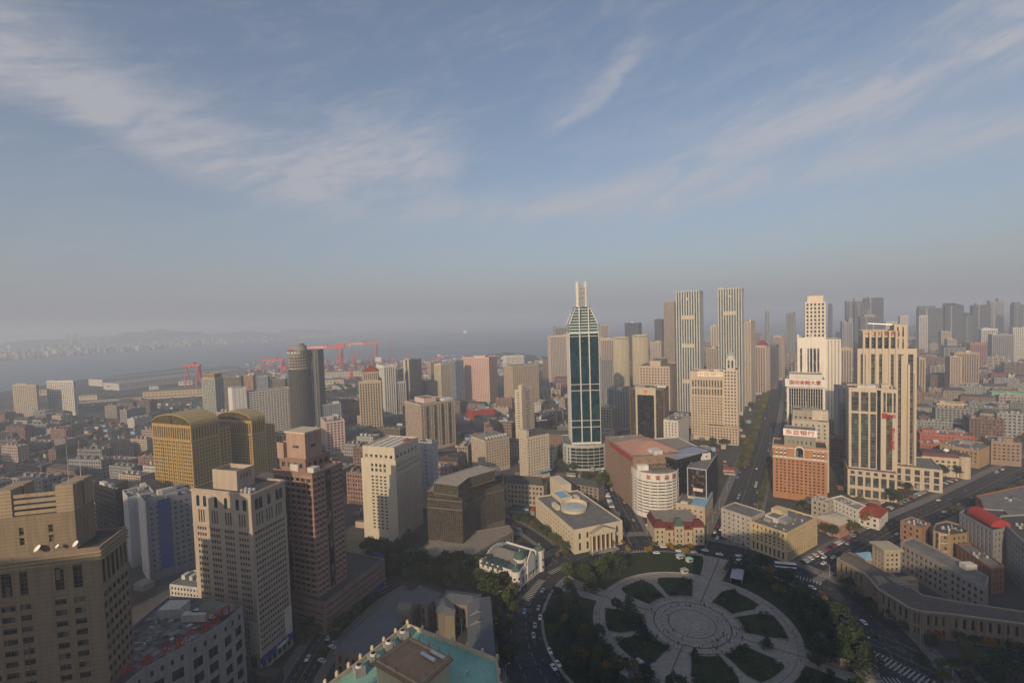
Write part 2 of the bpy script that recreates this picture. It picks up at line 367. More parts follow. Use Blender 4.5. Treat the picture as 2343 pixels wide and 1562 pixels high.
def text(root, txt, loc, size, m, face='F', vert=False, rz=None, depth=.12, name='lettering', sx=1.0):
    cu = bpy.data.curves.new('txt', 'FONT'); cu.body = '\n'.join(txt) if vert else txt; cu.size = size; cu.extrude = depth; cu.align_x = 'CENTER'; cu.align_y = 'CENTER'; cu.offset = size*.012
    if vert: cu.space_line = 1.0
    o = bpy.data.objects.new('txt', cu); COL.objects.link(o)
    me = bpy.data.meshes.new_from_object(o.evaluated_get(bpy.context.evaluated_depsgraph_get())); bpy.data.objects.remove(o); me.materials.clear(); me.materials.append(m)
    q = bpy.data.objects.new(name, me); link(q, root); q.location = loc; q.scale = (sx, 1, 1)
    q.rotation_euler = (R(90), 0, (0 if face == 'F' else R(-90)) if rz is None else rz); return q
# ------------------------------------------------------------------ the setting: ground, sea, roads
def gmat(cols, scales, rough=.9, key=None):
    m = bpy.data.materials.new('ground'); m.use_nodes = True; n, l = m.node_tree.nodes, m.node_tree.links; p = n['Principled BSDF']; p.inputs['Roughness'].default_value = rough; p.inputs['Specular IOR Level'].default_value = .2
    g = n.new('ShaderNodeNewGeometry'); out = None
    for i, (c, s) in enumerate(zip(cols[1:], scales)):
        a = n.new('ShaderNodeTexNoise'); a.inputs['Scale'].default_value = s; a.inputs['Detail'].default_value = 6; a.inputs['Roughness'].default_value = .65; l.new(g.outputs['Position'], a.inputs[0])
        r = n.new('ShaderNodeMapRange'); r.inputs[1].default_value = .42; r.inputs[2].default_value = .62; l.new(a.outputs[0], r.inputs[0])
        x = n.new('ShaderNodeMix'); x.data_type = 'RGBA'; l.new(r.outputs[0], x.inputs[0])
        if out is None: x.inputs[6].default_value = (*cols[0], 1)
        else: l.new(out, x.inputs[6])
        x.inputs[7].default_value = (*c, 1); out = x.outputs[2]
    l.new(out, p.inputs['Base Color']); return m
M_GROUND = gmat([(.075, .072, .068), (.11, .10, .09), (.045, .050, .032)], [.03, .011])
M_ASPH = gmat([(.042, .042, .045), (.066, .064, .062), (.030, .030, .033)], [.11, .5])
M_PAVE = gmat([(.17, .16, .15), (.22, .205, .185), (.13, .125, .12)], [.12, .6])
M_PLAZA = gmat([(.31, .275, .235), (.36, .32, .27), (.23, .21, .19)], [.09, .6])
M_PLAZAD = gmat([(.10, .095, .09), (.14, .13, .12)], [.3])
M_GRASS = gmat([(.030, .046, .012), (.058, .062, .022), (.018, .030, .009)], [.16, .9])
M_KERB = gmat([(.30, .28, .25), (.24, .22, .2)], [.5])
M_PAINT = mat((.42, .42, .40), var=.4, scale=.9); M_YELLOW = mat((.34, .26, .09), var=.4, scale=.9)
M_SAND = gmat([(.22, .18, .14), (.30, .26, .21), (.14, .13, .12)], [.02, .007])
def struct(mb, name): o = mb.obj(name); o['kind'] = 'structure'; return o
def W(pts): return [G(*p) for p in pts]
coast = [(-300, 915), (0, 897), (190, 868), (440, 838), (600, 845), (700, 838), (880, 822), (960, 838), (1100, 812), (1160, 806), (1250, 815), (1300, 800), (1500, 790), (1800, 785), (1950, 780), (2100, 740)]
cw = [(p.x, p.y) for p in W(coast)]
m = MB(); m.face([(x, y, 0) for x, y in [(-9000, -900), (9000, -900), (9000, 11000)] + list(reversed(cw)) + [(-3200, 900), (-9000, 600)]], M_GROUND)
struct(m, 'ground')
# sea
ms = bpy.data.materials.new('sea_water'); ms.use_nodes = True; n, l = ms.node_tree.nodes, ms.node_tree.links; p = n['Principled BSDF']
p.inputs['Base Color'].default_value = (.05, .085, .11, 1); p.inputs['Roughness'].default_value = .32; p.inputs['Specular IOR Level'].default_value = .5
g = n.new('ShaderNodeNewGeometry'); nt = n.new('ShaderNodeTexNoise'); nt.inputs['Scale'].default_value = .05; nt.inputs['Detail'].default_value = 6; l.new(g.outputs['Position'], nt.inputs[0])
bm_ = n.new('ShaderNodeBump'); bm_.inputs['Strength'].default_value = .35; bm_.inputs['Distance'].default_value = 1.5; l.new(nt.outputs[0], bm_.inputs['Height']); l.new(bm_.outputs[0], p.inputs['Normal'])
m = MB(); m.face([(-29000, 500, -1.5), (29000, 500, -1.5), (29000, 29000, -1.5), (-29000, 29000, -1.5)], ms); struct(m, 'sea')
def ribbon(pts, w, z, mt, name=None, off=0.0, mb=None):
    pts = [Vector((p[0], p[1], 0)) for p in pts]; m = mb or MB(); L, Rr = [], []
    for i, p_ in enumerate(pts):
        d = (pts[min(i+1, len(pts)-1)]-pts[max(i-1, 0)]).normalized(); nn = Vector((-d.y, d.x, 0))
        L.append(p_+nn*(off+w/2)); Rr.append(p_+nn*(off-w/2))
    for i in range(len(pts)-1):
        m.face([(L[i].x, L[i].y, z), (Rr[i].x, Rr[i].y, z), (Rr[i+1].x, Rr[i+1].y, z), (L[i+1].x, L[i+1].y, z)], mt)
    if mb is None: return struct(m, name)
def smooth(pts, k=6):
    pts = [Vector((p[0], p[1], 0)) for p in pts]; out = []
    for i in range(len(pts)-1):
        a, b, c, d = pts[max(i-1, 0)], pts[i], pts[i+1], pts[min(i+2, len(pts)-1)]
        for j in range(k):
            t = j/k; out.append(.5*((2*b)+(c-a)*t+(2*a-5*b+4*c-d)*t*t+(3*b-a-3*c+d)*t**3))
    return out+[pts[-1]]
PC = Vector((88.5, 243.0, 0)); R_ISL, R_RD, R_SW = 78.0, 101.0, 108.0
ROADS = []
def road(name, pts, w, sw=4.0, line=True, world=False, lanes=2):
    p = smooth(pts if world else W(pts)); ROADS.append((p, w/2+sw))
    ribbon(p, w+2*sw, .005+.001*len(ROADS), M_PAVE, name+'_pavement'); ribbon(p, w, .03+.001*len(ROADS), M_ASPH, name)
    mk = MB()
    k = MB()
    for s in (-1, 1): ribbon(p, .3, .12, M_KERB, off=s*(w/2+.15), mb=k)
    struct(k, name+'_kerb')
    if line:
        L = 0.0; z = .045+.001*len(ROADS)
        for a, b in zip(p[:-1], p[1:]):
            d = (b-a); ll = d.length; d.normalize(); nn = Vector((-d.y, d.x, 0)); s = 0.0
            if (b-CAMLOC).length > 900: break
            for off in (-.18, .18):
                q = [a+nn*(off-.08), a+nn*(off+.08), b+nn*(off+.08), b+nn*(off-.08)]; mk.face([(v.x, v.y, z) for v in q], M_YELLOW)
            while s < ll:
                for o_ in ([-w/4, w/4] if lanes == 2 else [-w/3, -w/6, w/6, w/3]):
                    c = a+d*s+nn*o_; e = c+d*min(3, ll-s)
                    mk.face([(v.x, v.y, z) for v in (c-nn*.09, c+nn*.09, e+nn*.09, e-nn*.09)], M_PAINT)
                s += 8
        if mk.f: struct(mk, name+'_markings')
road('avenue', [(1655, 1270), (1668, 1230), (1703, 1130), (1745, 1000), (1772, 900), (1778, 860)], 24, 6, lanes=4)
road('boulevard', [(1880, 1310), (2040, 1215), (2180, 1150), (2340, 1070), (2500, 1000)], 22, 6, lanes=4)
road('side_street', [(1480, 1270), (1440, 1190), (1402, 1110), (1390, 1060)], 14, 4)
road('lane', [(1290, 1285), (1235, 1235), (1160, 1190), (1080, 1165)], 9, 3, line=False)
road('near_street', [(640, 1640), (700, 1530), (760, 1440), (840, 1370), (905, 1330)], 13, 5)
road('lower_street', [(1990, 1470), (2090, 1515), (2260, 1600)], 20, 4)
road('railway_road', [(-80, 1140), (100, 1060), (345, 995), (450, 958), (560, 930)], 22, 3, line=False)
road('cross_road', [(300, 1215), (700, 1085), (1010, 1035), (1270, 1020), (1560, 960), (1690, 960)], 14, 4, line=False)
road('harbour_road', [(440, 1010), (760, 985), (1060, 990), (1290, 940), (1420, 960)], 14, 4, line=False)
# ring road and plaza
def ring(r0, r1, z, mt, m, n=96, a0=0.0, a1=2*math.pi):
    for i in range(n):
        t0, t1 = a0+(a1-a0)*i/n, a0+(a1-a0)*(i+1)/n
        m.face([(PC.x+r*math.cos(t), PC.y+r*math.sin(t), z) for r, t in ((r0, t0), (r1, t0), (r1, t1), (r0, t1))], mt)
def ringwall(r, z0, z1, mt, m, n=96):
    for i in range(n):
        t0, t1 = 2*math.pi*i/n, 2*math.pi*(i+1)/n
        m.face([(PC.x+r*math.cos(t), PC.y+r*math.sin(t), z) for t, z in ((t0, z0), (t1, z0), (t1, z1), (t0, z1))], mt)
m = MB(); ring(R_RD, R_SW, .042, M_PAVE, m); struct(m, 'ring_pavement')
m = MB(); ring(R_ISL, R_RD, .048, M_ASPH, m); struct(m, 'ring_road')
m = MB()
for rr in (86.0, 93.5):
    for i in range(90):
        t = 2*math.pi*i/90; ring(rr-.09, rr+.09, .054, M_PAINT, m, 1, t, t+.032)
struct(m, 'ring_road_markings')
m = MB(); ring(0, R_ISL, .16, M_PLAZA, m); ringwall(R_ISL, .02, .16, M_KERB, m); struct(m, 'plaza_paving')
m = MB()
ring(18.5, 19.3, .166, M_PLAZAD, m); ring(11.4, 12.0, .166, M_PLAZAD, m); ring(15.2, 15.5, .166, M_PLAZAD, m); ring(23.3, 23.6, .166, M_PLAZAD, m); ring(47.2, 47.5, .166, M_PLAZAD, m)
for k in range(4):
    t = R(57+90*k); d = Vector((math.cos(t), math.sin(t), 0)); nn = Vector((-d.y, d.x, 0))*.35; a, b = PC+d*19.2, PC+d*77
    m.face([(v.x, v.y, .166) for v in (a-nn, b-nn, b+nn, a+nn)], M_PLAZAD)
for k in range(24):                      # paving seams of the disc
    t = R(15*k+4); d = Vector((math.cos(t), math.sin(t), 0)); nn = Vector((-d.y, d.x, 0))*.06; a, b = PC+d*12, PC+d*18.6
    m.face([(v.x, v.y, .165) for v in (a-nn, b-nn, b+nn, a+nn)], M_PLAZAD)
struct(m, 'plaza_paving_bands')
m = MB()
for i in range(3):
    r_ = 9.6-i*1.7; z = .16+.14*i; ringwall(r_, z, z+.14, M_KERB, m, 48); ring(r_-1.7 if i < 2 else 0, r_, z+.14, M_PLAZA, m, 48)
o = m.obj('round_platform'); tag(o, 'low round stepped stone platform at the middle of the plaza', 'platform')
def bed(a0, a1, r0, r1, name='grass_bed', label='', sub=10, chop=.35):
    """a lawn bed with a raised kerb, corners cut"""
    pts = []
    c0 = chop*(a1-a0)*.35
    for i in range(sub+1):
        t = a0+c0+(a1-a0-2*c0)*i/sub; pts.append((PC.x+r1*math.cos(t), PC.y+r1*math.sin(t)))
    rm = r0+(r1-r0)*.72
    pts.append((PC.x+rm*math.cos(a1), PC.y+rm*math.sin(a1)))
    for i in range(sub+1):
        t = a1-(a1-a0)*i/sub; pts.append((PC.x+r0*math.cos(t), PC.y+r0*math.sin(t)))
    pts.append((PC.x+rm*math.cos(a0), PC.y+rm*math.sin(a0)))
    pts = ccw(pts); ins = [tuple(Vector((PC.x, PC.y))+(Vector(p)-Vector((PC.x, PC.y)))) for p in pts]
    root = thing(name, label, 'lawn')
    k = MB(); cx = sum(p[0] for p in pts)/len(pts); cy_ = sum(p[1] for p in pts)/len(pts)
    sh = [(cx+(p[0]-cx)*.965, cy_+(p[1]-cy_)*.965) for p in pts]
    k.prism(pts, .16, .42, M_KERB, top=False)
    for i in range(len(pts)):
        j = (i+1) % len(pts); k.face([(*pts[i], .42), (*pts[j], .42), (*sh[j], .42), (*sh[i], .42)], M_KERB)
    k.obj('kerb', root)
    gq = MB(); gq.face([(*p, .40) for p in sh], M_GRASS); gq.obj('turf', root)
    return root
BEDL = ['lawn bed just left of the far entry path', 'lawn bed at the upper left with a cedar', 'lawn bed left of the stone disc, under cedars', 'lawn bed at the lower left of the stone disc', 'lawn bed nearest the bottom of the picture', 'lawn bed at the lower right of the stone disc', 'lawn bed at the right of the stone disc', 'lawn bed just right of the far entry path']
k = 0
for q in range(4):
    for s in (1, 2):
        c = R(57+90*q + (27 if s == 1 else 63)); bed(c-R(15.5), c+R(15.5), 24.5, 44.5, 'lawn_bed', BEDL[k] + ' in the round plaza'); k += 1
LAWL = ['outer lawn of the round plaza at the left, crowded with trees', 'outer lawn of the round plaza along the near edge', 'outer lawn of the round plaza at the right', 'outer lawn of the round plaza at the far side']
for q in range(4):
    a0, a1 = R(57+90*q+5.5), R(57+90*q+84.5)
    bed(a0, a1, 50.5, 77.2, 'outer_lawn', (LAWL[3], LAWL[0], LAWL[1], LAWL[2])[q], 24, .05)
# crossings
def zebra(px, py, ang, n, L, name='crossing_markings', pitch=1.7):
    c = G(px, py); d = Vector((math.cos(R(ang)), math.sin(R(ang)), 0)); e = Vector((-d.y, d.x, 0)); m = MB()
    for i in range(n):
        q = c+d*((i-n/2)*pitch); m.face([(v.x, v.y, .062) for v in (q-e*L/2, q+d*.65-e*L/2, q+d*.65+e*L/2, q+e*L/2)], M_PAINT)
    struct(m, name)
zebra(1222, 1347, 62, 14, 4.5); zebra(1280, 1300, 38, 10, 4); zebra(2052, 1525, -60, 16, 7); zebra(1985, 1552, -10, 16, 4); zebra(1885, 1318, 30, 12, 4.5); zebra(1845, 1325, -40, 10, 4); zebra(1440, 1262, 0, 14, 4); zebra(1655, 1282, -8, 16, 4)
# ------------------------------------------------------------------ foreground
def arch(mb, A, B, u, z, w, h, m, o=.07):
    """an arched window panel standing proud of the wall from A to B"""
    A, B = Vector(A), Vector(B); e = (B-A).normalized(); n = Vector((e.y, -e.x)); pts = [(u-w/2, z), (u+w/2, z)]
    for i in range(9):
        t = math.pi*i/8; pts.append((u+w/2*math.cos(t), z+h-w/2+w/2*math.sin(t)))
    F = [(*(A+e*p+n*o), q) for p, q in pts]; Bk = [(*(A+e*p-n*.02), q) for p, q in pts]
    mb.face(F, m)
    for i in range(len(F)):
        j = (i+1) % len(F); mb.face([Bk[i], Bk[j], F[j], F[i]], m)
TEALW = glass(dark=(.012, .035, .04), light=(.05, .09, .09), frac=.8)
# stepped office tower in the lower left corner
def zf1(H):
    def f(i, L):
        if i == 3:
            c = L-20; cc = uni(max(8, c), 6, .0001); cols = []
            g = c/3
            for k in range(3): cols += [(g*(k+.5)-4.6+j*4.2, g*(k+.5)-4.6+j*4.2+2.9) for j in range(2)]
            return [(3, H-15, [(max(.4, a), b) for a, b in cols]+[(L-13.5, L-10.3), (L-8.2, L-5)], 19, .5), (H-13, H-5, [(a+.4, b-.4) for a, b in cols]+[(L-13, L-10.5), (L-8, L-5.4)], 1, .95)]
        return [(3, H-15, grp(L, 5, 2, 1.8, .8), 19, .5), (H-13, H-5, grp(L, 5, 2, 1.6, 1), 1, .95)]
    return f
TILE = mat((.235, .185, .13), var=.16, scale=.5); TILEL = mat((.32, .255, .18), var=.16)
o1 = T('office_tower', 'dark beige stepped office tower with satellite dishes in the lower left corner', (-70, 228, 288, 1250, 1830, 104), TILE, GL, ROOFD, zf=zf1, indiv=240, units=0, iedges=(0, 3), cap=TILEL)
a, b, H = dims(o1)
m = MB()
for zz in (H-4.2, H-3.0, H-1.8):
    m.box(-.5, a+.5, -.5, 0, zz, zz+.6, TILEL); m.box(-.5, -.003, .003, b+.5, zz, zz+.6, TILEL)
m.obj('cornice', o1)
vol(o1, 3.2, a-2.5, 8, b-5, H-1, H+12, TILE, nm='penthouse', zf=lambda i, L: [(H+2, H+8.5, uni(L, 2, .16, 3), 2, .78)], roof=ROOFD)
pb = b-5
for x, y in ((3.2, 8), (a-7.5, 8), (3.2, pb-5), (a-7.5, pb-5)):
    part(o1, 'corner_turret', (x, x+5, y, y+5, H+12.02, H+21), TILEL)
m = MB()
for k in range(4):
    z = H+12.3+k*1.9
    m.box(3.6, 4.2, 13.1, pb-5.1, z, z+1.1, TILEL); m.box(8.3, a-7.6, 8.4, 9, z, z+1.1, TILE)
m.obj('louvre_screen', o1)
m = MB(); JO = mat((.17, .135, .095)); k = 0
for z in [H+.2+q*1.15 for q in range(18)]:
    x0 = 3.2 if z < H+12 else 3.2
    for y0, y1 in (((8, pb),) if z < H+12 else ((8, 13), (pb-5, pb))):
        m.box(x0-.05, x0-.003, y0, y1, z, z+.14, JO)
        m.box(x0, a-2.5 if z < H+12 else x0+5, 7.95, 7.997, z, z+.14, JO)
m.obj('tile_courses', o1, kind='stuff'); m = MB()
for q in range(int(H/1.5)): m.box(-.05, -.003, .2, b-.2, q*1.5+.3, q*1.5+.42, JO)
m.obj('tile_joints', o1, kind='stuff')
for x, y, s in ((1.6, b*.52, 2.4), (1.4, b*.36, 1.4), (1.7, b*.22, 2.2)):
    d = MB(); d.dome((0, 0, 0), s/2, -s*.18, LETWHITE, 14, 3); d.bar((0, 0, -s*.18), (0, 0, -1.6), .1, METAL)
    q = d.obj('satellite_dish', o1, (x, y, H+1.4)); q.rotation_euler = (R(-28), R(-38), 0)
for x, y in ((5, 10), (a-5, 10)):
    k = MB(); k.bar((x, y, H+21), (x, y, H+34), .12, METAL, .05); k.obj('antenna_mast', o1)
# curved roof building with red rooftop characters
o2 = PX('culture_building', 'low curved building with red rooftop characters and an arched end, bottom left', [(215, 1625), (330, 1527), (430, 1475), (505, 1428), (556, 1385), (470, 1368), (385, 1362), (290, 1440)], 40, lambda i, L: [(3, 34, uni(L, max(1, round(L/8)), .62, .5), 5, .62), (35.3, 37.6, uni(L, max(1, round(L/4)), .32, .5), 1, .9)], GREY, GLC, gmat([(.10, .10, .098), (.30, .29, .28), (.07, .07, .07)], [.12, .35]), indiv=90)
LP = DIM[o2.name]
for ch, (px, py) in zip('大连文化产业集团', [(292, 1552), (335, 1530), (378, 1506), (410, 1488), (440, 1470), (470, 1452), (492, 1436), (516, 1415)]):
    q = loc_(o2, px, py, 40); e = loc_(o2, px+30, py-17, 40)-q; text(o2, ch, (q.x-.6, q.y+1.2, 42.4), 4.2, LETRED, rz=math.atan2(e.y, e.x), name='rooftop_character')
qa, qb = loc_(o2, 498, 1425, 40), loc_(o2, 548, 1385, 40); d = (qb-qa); n_ = Vector((-d.y, d.x, 0)).normalized(); m = MB()
for i in range(8):
    t0, t1 = math.pi*i/8, math.pi*(i+1)/8; Wd = d.length/2; md = (qa+qb)/2; dd = d.normalized()
    P0, P1 = [md+dd*(Wd*.5*math.cos(t))+Vector((0, 0, Wd*.5*math.sin(t)+1.5)) for t in (t0, t1)]
    m.face([P0+n_*-.5, P1+n_*-.5, P1+n_*12, P0+n_*12], STONED)
    m.face([P0+n_*-.5, md+n_*-.5+Vector((0, 0, .3)), P1+n_*-.5], GREY)
m.obj('arched_roof_end', o2)
clutter(LASTROOF[0], loc_(o2, 400, 1420, 40).x-10, loc_(o2, 400, 1420, 40).x+14, loc_(o2, 400, 1440, 40).y-8, loc_(o2, 400, 1420, 40).y+8, 39, random.Random(8), 40)
for px, py, w, dp, h in ((400, 1398, 9, 7, 4), (447, 1412, 10, 3, 3), (470, 1405, 10, 3, 3), (488, 1398, 9, 3, 3)):
    q = loc_(o2, px, py, 40); part(o2, 'rooftop_plant', (q.x-w/2, q.x+w/2, q.y-dp/2, q.y+dp/2, 39.05, 39+h), OFFW)
# cream tower with arched top windows
def zf2(H):
    def f(i, L):
        g = 4 if i in (1, 3) else 3
        c = grp(L, g, 4, 1.05, .45, 1.2)
        return [(9, H-17.5, c, 20, .52), (H-16, H-9.8, grp(L, g, 3, .8, .7, 1.6), 1, .97), (1, 7.5, uni(L, 6, .7, 1), 1, .9)]
    return f
CR2 = mat((.42, .345, .28), var=.12)
o3 = T('cream_tower', 'tall cream tower with arched top windows and rooftop water tanks, left foreground', (437, 573, 651, 1130, 1541, 72), CR2, TEALW, ROOFD, zf=zf2, indiv=300, units=0, par=.9)
a, b, H = dims(o3); m = MB()
for A, B, L in (((0, b), (0, 0), b), ((0, 0), (a, 0), a)):
    for k in range(6 if L > 25 else 5):
        n6 = 6 if L > 25 else 5
        u = L*(k+.5)/n6; u += (.9 if k in (0, n6-2) else -.9 if k in (1, n6-1) else 0); arch(m, A, B, u, H-8.2, 1.9, 5.2, TEALW)
m.obj('arched_windows', o3, kind='stuff')
m = MB(); m.box(-.5, a+.5, -.5, -.003, H-1.3, H-.4, CR2); m.box(-.5, -.003, 0, b+.5, H-1.3, H-.4, CR2); m.box(-.3, a, -.3, -.003, H-18, H-17.4, CR2); m.box(-.3, -.003, 0, b, H-18, H-17.4, CR2); m.obj('cornice', o3)
vol(o3, 4, 14, 12, 27, H-.9, H+8.5, CR2, nm='penthouse', zf=lambda i, L: [(H+4, H+6.5, uni(L, 4, .4, 1.5), 1, .9)] if i == 0 else [], par=2)
for k in range(6):
    q = MB(); q.bar((0, 0, 0), (0, 0, 1.5), .8, METAL, n=10); q.bar((0, 0, 1.5), (0, 0, 1.9), .8, METAL, .1, 10); q.obj('water_tank', o3, (2.5+(k % 2)*2.3, 3+(k//2)*2.4, H-.9))
part(o3, 'billboard', (-.35, -.05, .6, 4.6, 9, 24), OFFW)
m = MB(); m.box(.3, a-.3, -.9, -.05, 4.6, 7.0, BLUEP); m.obj('shop_sign', o3); text(o3, '中国银行', (a*.62, -1.05, 5.8), 1.9, LETWHITE)
part(o3, 'street_banner', (a-5, a-.4, -.4, -.06, 8, 21), OFFW)
# pink stepped tower
def zf3(H):
    def f(i, L):
        if i == 3: return [(18, H-2.5, uni(L, 7, .72, 1), 20, .6)]
        if i == 0: return [(18, H-2.5, uni(L, 8, .62, .6), 20, .5)]
        return [(18, H-3, uni(L, 8, .6, 1), 20, .5)]
    return f
PK3 = mat((.26, .165, .135), var=.14); PK3L = mat((.38, .26, .205), var=.14)
o4 = T('pink_tower', 'dark pink granite tower with banded balconies and stepped crown, left of centre', (624, 714, 783, 1083, 1440, 67), PK3, GL, ROOFG, zf=zf3, indiv=300, units=3, cap=PK3L, sp=PK3L)
a, b, H = dims(o4)
part(o4, 'glass_strip', (a*.42, a*.58, -.12, .3, 18, H-1.5), GL); part(o4, 'glass_strip', (-.12, .3, b*.62, b*.8, 18, H-9), GL)
m = MB()
for k in range(21): m.box(-.35, a*.16, -.35, -.002, 18.2+k*(H-20.5)/20, 18.7+k*(H-20.5)/20, PK3L); m.box(-.35, -.002, 0, b*.3, 18.2+k*(H-20.5)/20, 18.7+k*(H-20.5)/20, PK3L)
m.obj('balcony_bands', o4, kind='stuff')
vol(o4, a*.12, a*.92, b*.25, b*.92, H-1.1, H+6, PK3, nm='crown_base', bay=4, wu=.6, wv=.5)
vol(o4, a*.2, a*.72, b*.3, b*.78, H+5.2, H+19, PK3L, nm='crown', zf=lambda i, L: [(H+11, H+12.5, uni(L, 1, .3), 1, .9)])
vol(o4, a*.1, a*.3, b*.78, b*.95, H+5.2, H+14, PK3L, nm='crown_shoulder', solid=1); m = MB()
m.box(a*.2-.6, a*.72+.6, b*.3-.6, b*.78+.6, H+19.01, H+20, CREAM); m.obj('crown_slab', o4)
vol(o4, -3, a+24, -7, b-6, 0, 17.5, mat((.25, .17, .14)), nm='podium', zf=lambda i, L: [(2, 16, [(1.2, L-1.2)], 4, .28)], roof=ROOFD, t=.8)
part(o4, 'blue_banner', (a+24.02, a+24.3, -6, 2, 3, 20), BLUEP); part(o4, 'blue_shopfront', (a+4, a+22, -7.4, -7.02, 1, 4.2), BLUEP)
# cream tower with the flat white roof
CR4 = mat((.52, .46, .36), var=.08)
def zf4(H):
    return lambda i, L: [(8, H-12, grp(L, 1, 4, 2.0, 1.6, 4) if i == 3 else uni(L, round(L/2.6), .42, 1), 16, .5), (H-10, H-3, grp(L, 1, 4, 1.9, 1.7, 4) if i == 3 else uni(L, round(L/2.6), .42, 1), 2, .66)]
o5 = T('cream_hotel_tower', 'cream tower with flat white roof and four window columns, behind the pink tower', (826, 905, 962, 1053, 1241, 70), CR4, GL, zf=zf4, indiv=300, units=0, cap=CREAMD)
a, b, H = dims(o5)
vol(o5, .8, a-1, 1.2, b-1.2, H-1.0, H+9, CR4, nm='top_storey', zf=lambda i, L: [(H+.6, H+3, uni(L, 6, .5, 1), 1, .9)], roof=mat((.62, .57, .50), var=.25), par=.6)
m = MB(); m.box(a*.55, a*.75, 2.5, 6, H+8.45, H+9.4, REDP); m.obj('red_rooftop_frame', o5)
for k in range(5): part(o5, 'roof_rib', (2, a-3, 3+k*(b-7)/4, 3.5+k*(b-7)/4, H+8.42, H+8.9), CREAMD)
o = T('silver_block', 'narrow silver panelled block behind the cream hotel tower', (956, 988, 1001, 1012, 1165, 70), SILVER, GLB, wu=.15, wv=.3, bay=8, units=1)
a, b, H = dims(o); m = MB()
for k in range(10): m.box(-.06, -.004, .2, b-.2, 6+k*(H-8)/10, 6.12+k*(H-8)/10, DGREY)
m.obj('panel_seams', o, kind='stuff')
# dark glass curved bank
GLF5 = glass(dark=(.045, .041, .033), light=(.085, .075, .058), frac=.9, cell=(1.5, 1.5, 1.7), rough=.18)
M5 = mat((.135, .12, .098), rough=.5)
o6 = PX('glass_office', 'dark bronze glass office block with a concave front, behind the white domed bank', [(976, 1121), (1056, 1128), (1080, 1108), (1110, 1094), (1152, 1084), (1140, 1066), (1090, 1072), (1000, 1096)], 43, lambda i, L: [(8, 30.5, uni(L, round(L/1.5), .86, .1), 13, .9), (31.5, 36.5, uni(L, round(L/1.5), .86, .1), 3, .9), (37.5, 42.2, uni(L, round(L/1.5), .86, .1), 2, .9)], M5, GLF5, ROOFB, t=.18, par=.5)
PX('', '', [(992, 1103), (1048, 1110), (1072, 1091), (1132, 1074), (1098, 1063), (1008, 1090)], 50.5, lambda i, L: [(43.6, 49.5, uni(L, round(L/1.5), .86, .1), 4, .85)], M5, GLF5, mat((.34, .30, .25), var=.2), root=o6, z0=42.6, names=('upper_wall', 'upper_windows', 'upper_roof'), par=.4, t=.18, cap=OFFW)
q = loc_(o6, 1079, 1101, 44); m = MB(); m.bar((q.x, q.y-.8, 46.5), (q.x+.1, q.y-1.4, 46.5), 2.2, REDP, n=16); m.obj('round_red_emblem', o6)
PX('', '', [(955, 1262), (1060, 1283), (1100, 1258), (1175, 1215), (1165, 1200), (1080, 1215), (980, 1240)], 9, lambda i, L: [(1, 7.4, uni(L, round(L/4), .5, .4), 2, .55)], STONED, GL, ROOFB, root=o6, names=('podium_wall', 'podium_windows', 'podium_roof'))
# white domed bank
WB = mat((.62, .60, .55), var=.08)
o7 = T('domed_bank', 'small white baroque bank with green domes beside the plaza', (1097, 1182, 1241, 1308, 1352, ('r', 1240, 1262)), WB, GL, mat((.11, .115, .11)), zf=lambda H: (lambda i, L: [(1.2, 6, uni(L, max(3, round(L/4)), .42, .8), 1, .8), (7.2, H-2, uni(L, max(3, round(L/4)), .42, .8), 1, .75)]), units=0, indiv=60)
a, b, H = dims(o7); m = MB()
def turret(mb, x, y, r, h, dh, w, dm, n=12):
    mb.bar((x, y, 0), (x, y, h), r, w, n=n); mb.bar((x, y, h), (x, y, h+.6), r+.35, w, n=n); mb.dome((x, y, h+.6), r*.95, dh, dm); mb.bar((x, y, h+.6+dh), (x, y, h+2.4+dh), .22, w, .05)
for x, y, r_, hh, dh, nm in ((1.4, 1.4, 2.8, H-.5, 2.6, 'corner_tower'), (a-1.4, 1.4, 3.0, H+1.2, 2.8, 'corner_tower'), (a*.5, 7.5, 4.2, H+.2, 3.8, 'main_dome')):
    q = MB(); turret(q, x, y, r_, hh, dh, WB, DOMEG); q.obj(nm, o7)
    if nm == 'corner_tower':
        w = MB()
        for t in range(0, 360, 60):
            for z in (2.0, 6.6): c_, s_ = math.cos(R(t+15)), math.sin(R(t+15)); w.bar((x+c_*(r_-.1), y+s_*(r_-.1), z+.9), (x+c_*(r_+.08), y+s_*(r_+.08), z+.9), .75, GL, n=8)
        w.obj('tower_windows', o7, kind='stuff')
m.prism([(a*.36, -.9), (a*.64, -.9), (a*.64, 0), (a*.36, 0)], H-6, H+1.5, WB)
m.face([(a*.34, -.95, H+1.5), (a*.66, -.95, H+1.5), (a*.5, -.95, H+7)], WB); m.face([(a*.34, -.35, H+1.5), (a*.5, -.35, H+7), (a*.66, -.35, H+1.5)], WB)
m.face([(a*.34, -.95, H+1.5), (a*.5, -.95, H+7), (a*.5, -.35, H+7), (a*.34, -.35, H+1.5)], WB); m.face([(a*.66, -.95, H+1.5), (a*.66, -.35, H+1.5), (a*.5, -.35, H+7), (a*.5, -.95, H+7)], WB); m.obj('front_gable', o7)
for k, xx in enumerate((a*.3, a*.7)):
    q = MB(); q.bar((xx, -.3, H), (xx, -.3, H+4.2), .5, WB, .12, 8); q.obj('pinnacle', o7)
m = MB(); SK = mat((.05, .08, .085), rough=.35)
for k in range(4):
    y0 = b*.35+k*b*.15; m.prism([(-2, y0), (a*.28, y0), (a*.28, y0+b*.13), (-2, y0+b*.13)], H-1, H+1.5, SK, taper=[(0, y0+b*.065-.1), (a*.28-2, y0+b*.065-.1), (a*.28-2, y0+b*.065+.1), (0, y0+b*.065+.1)])
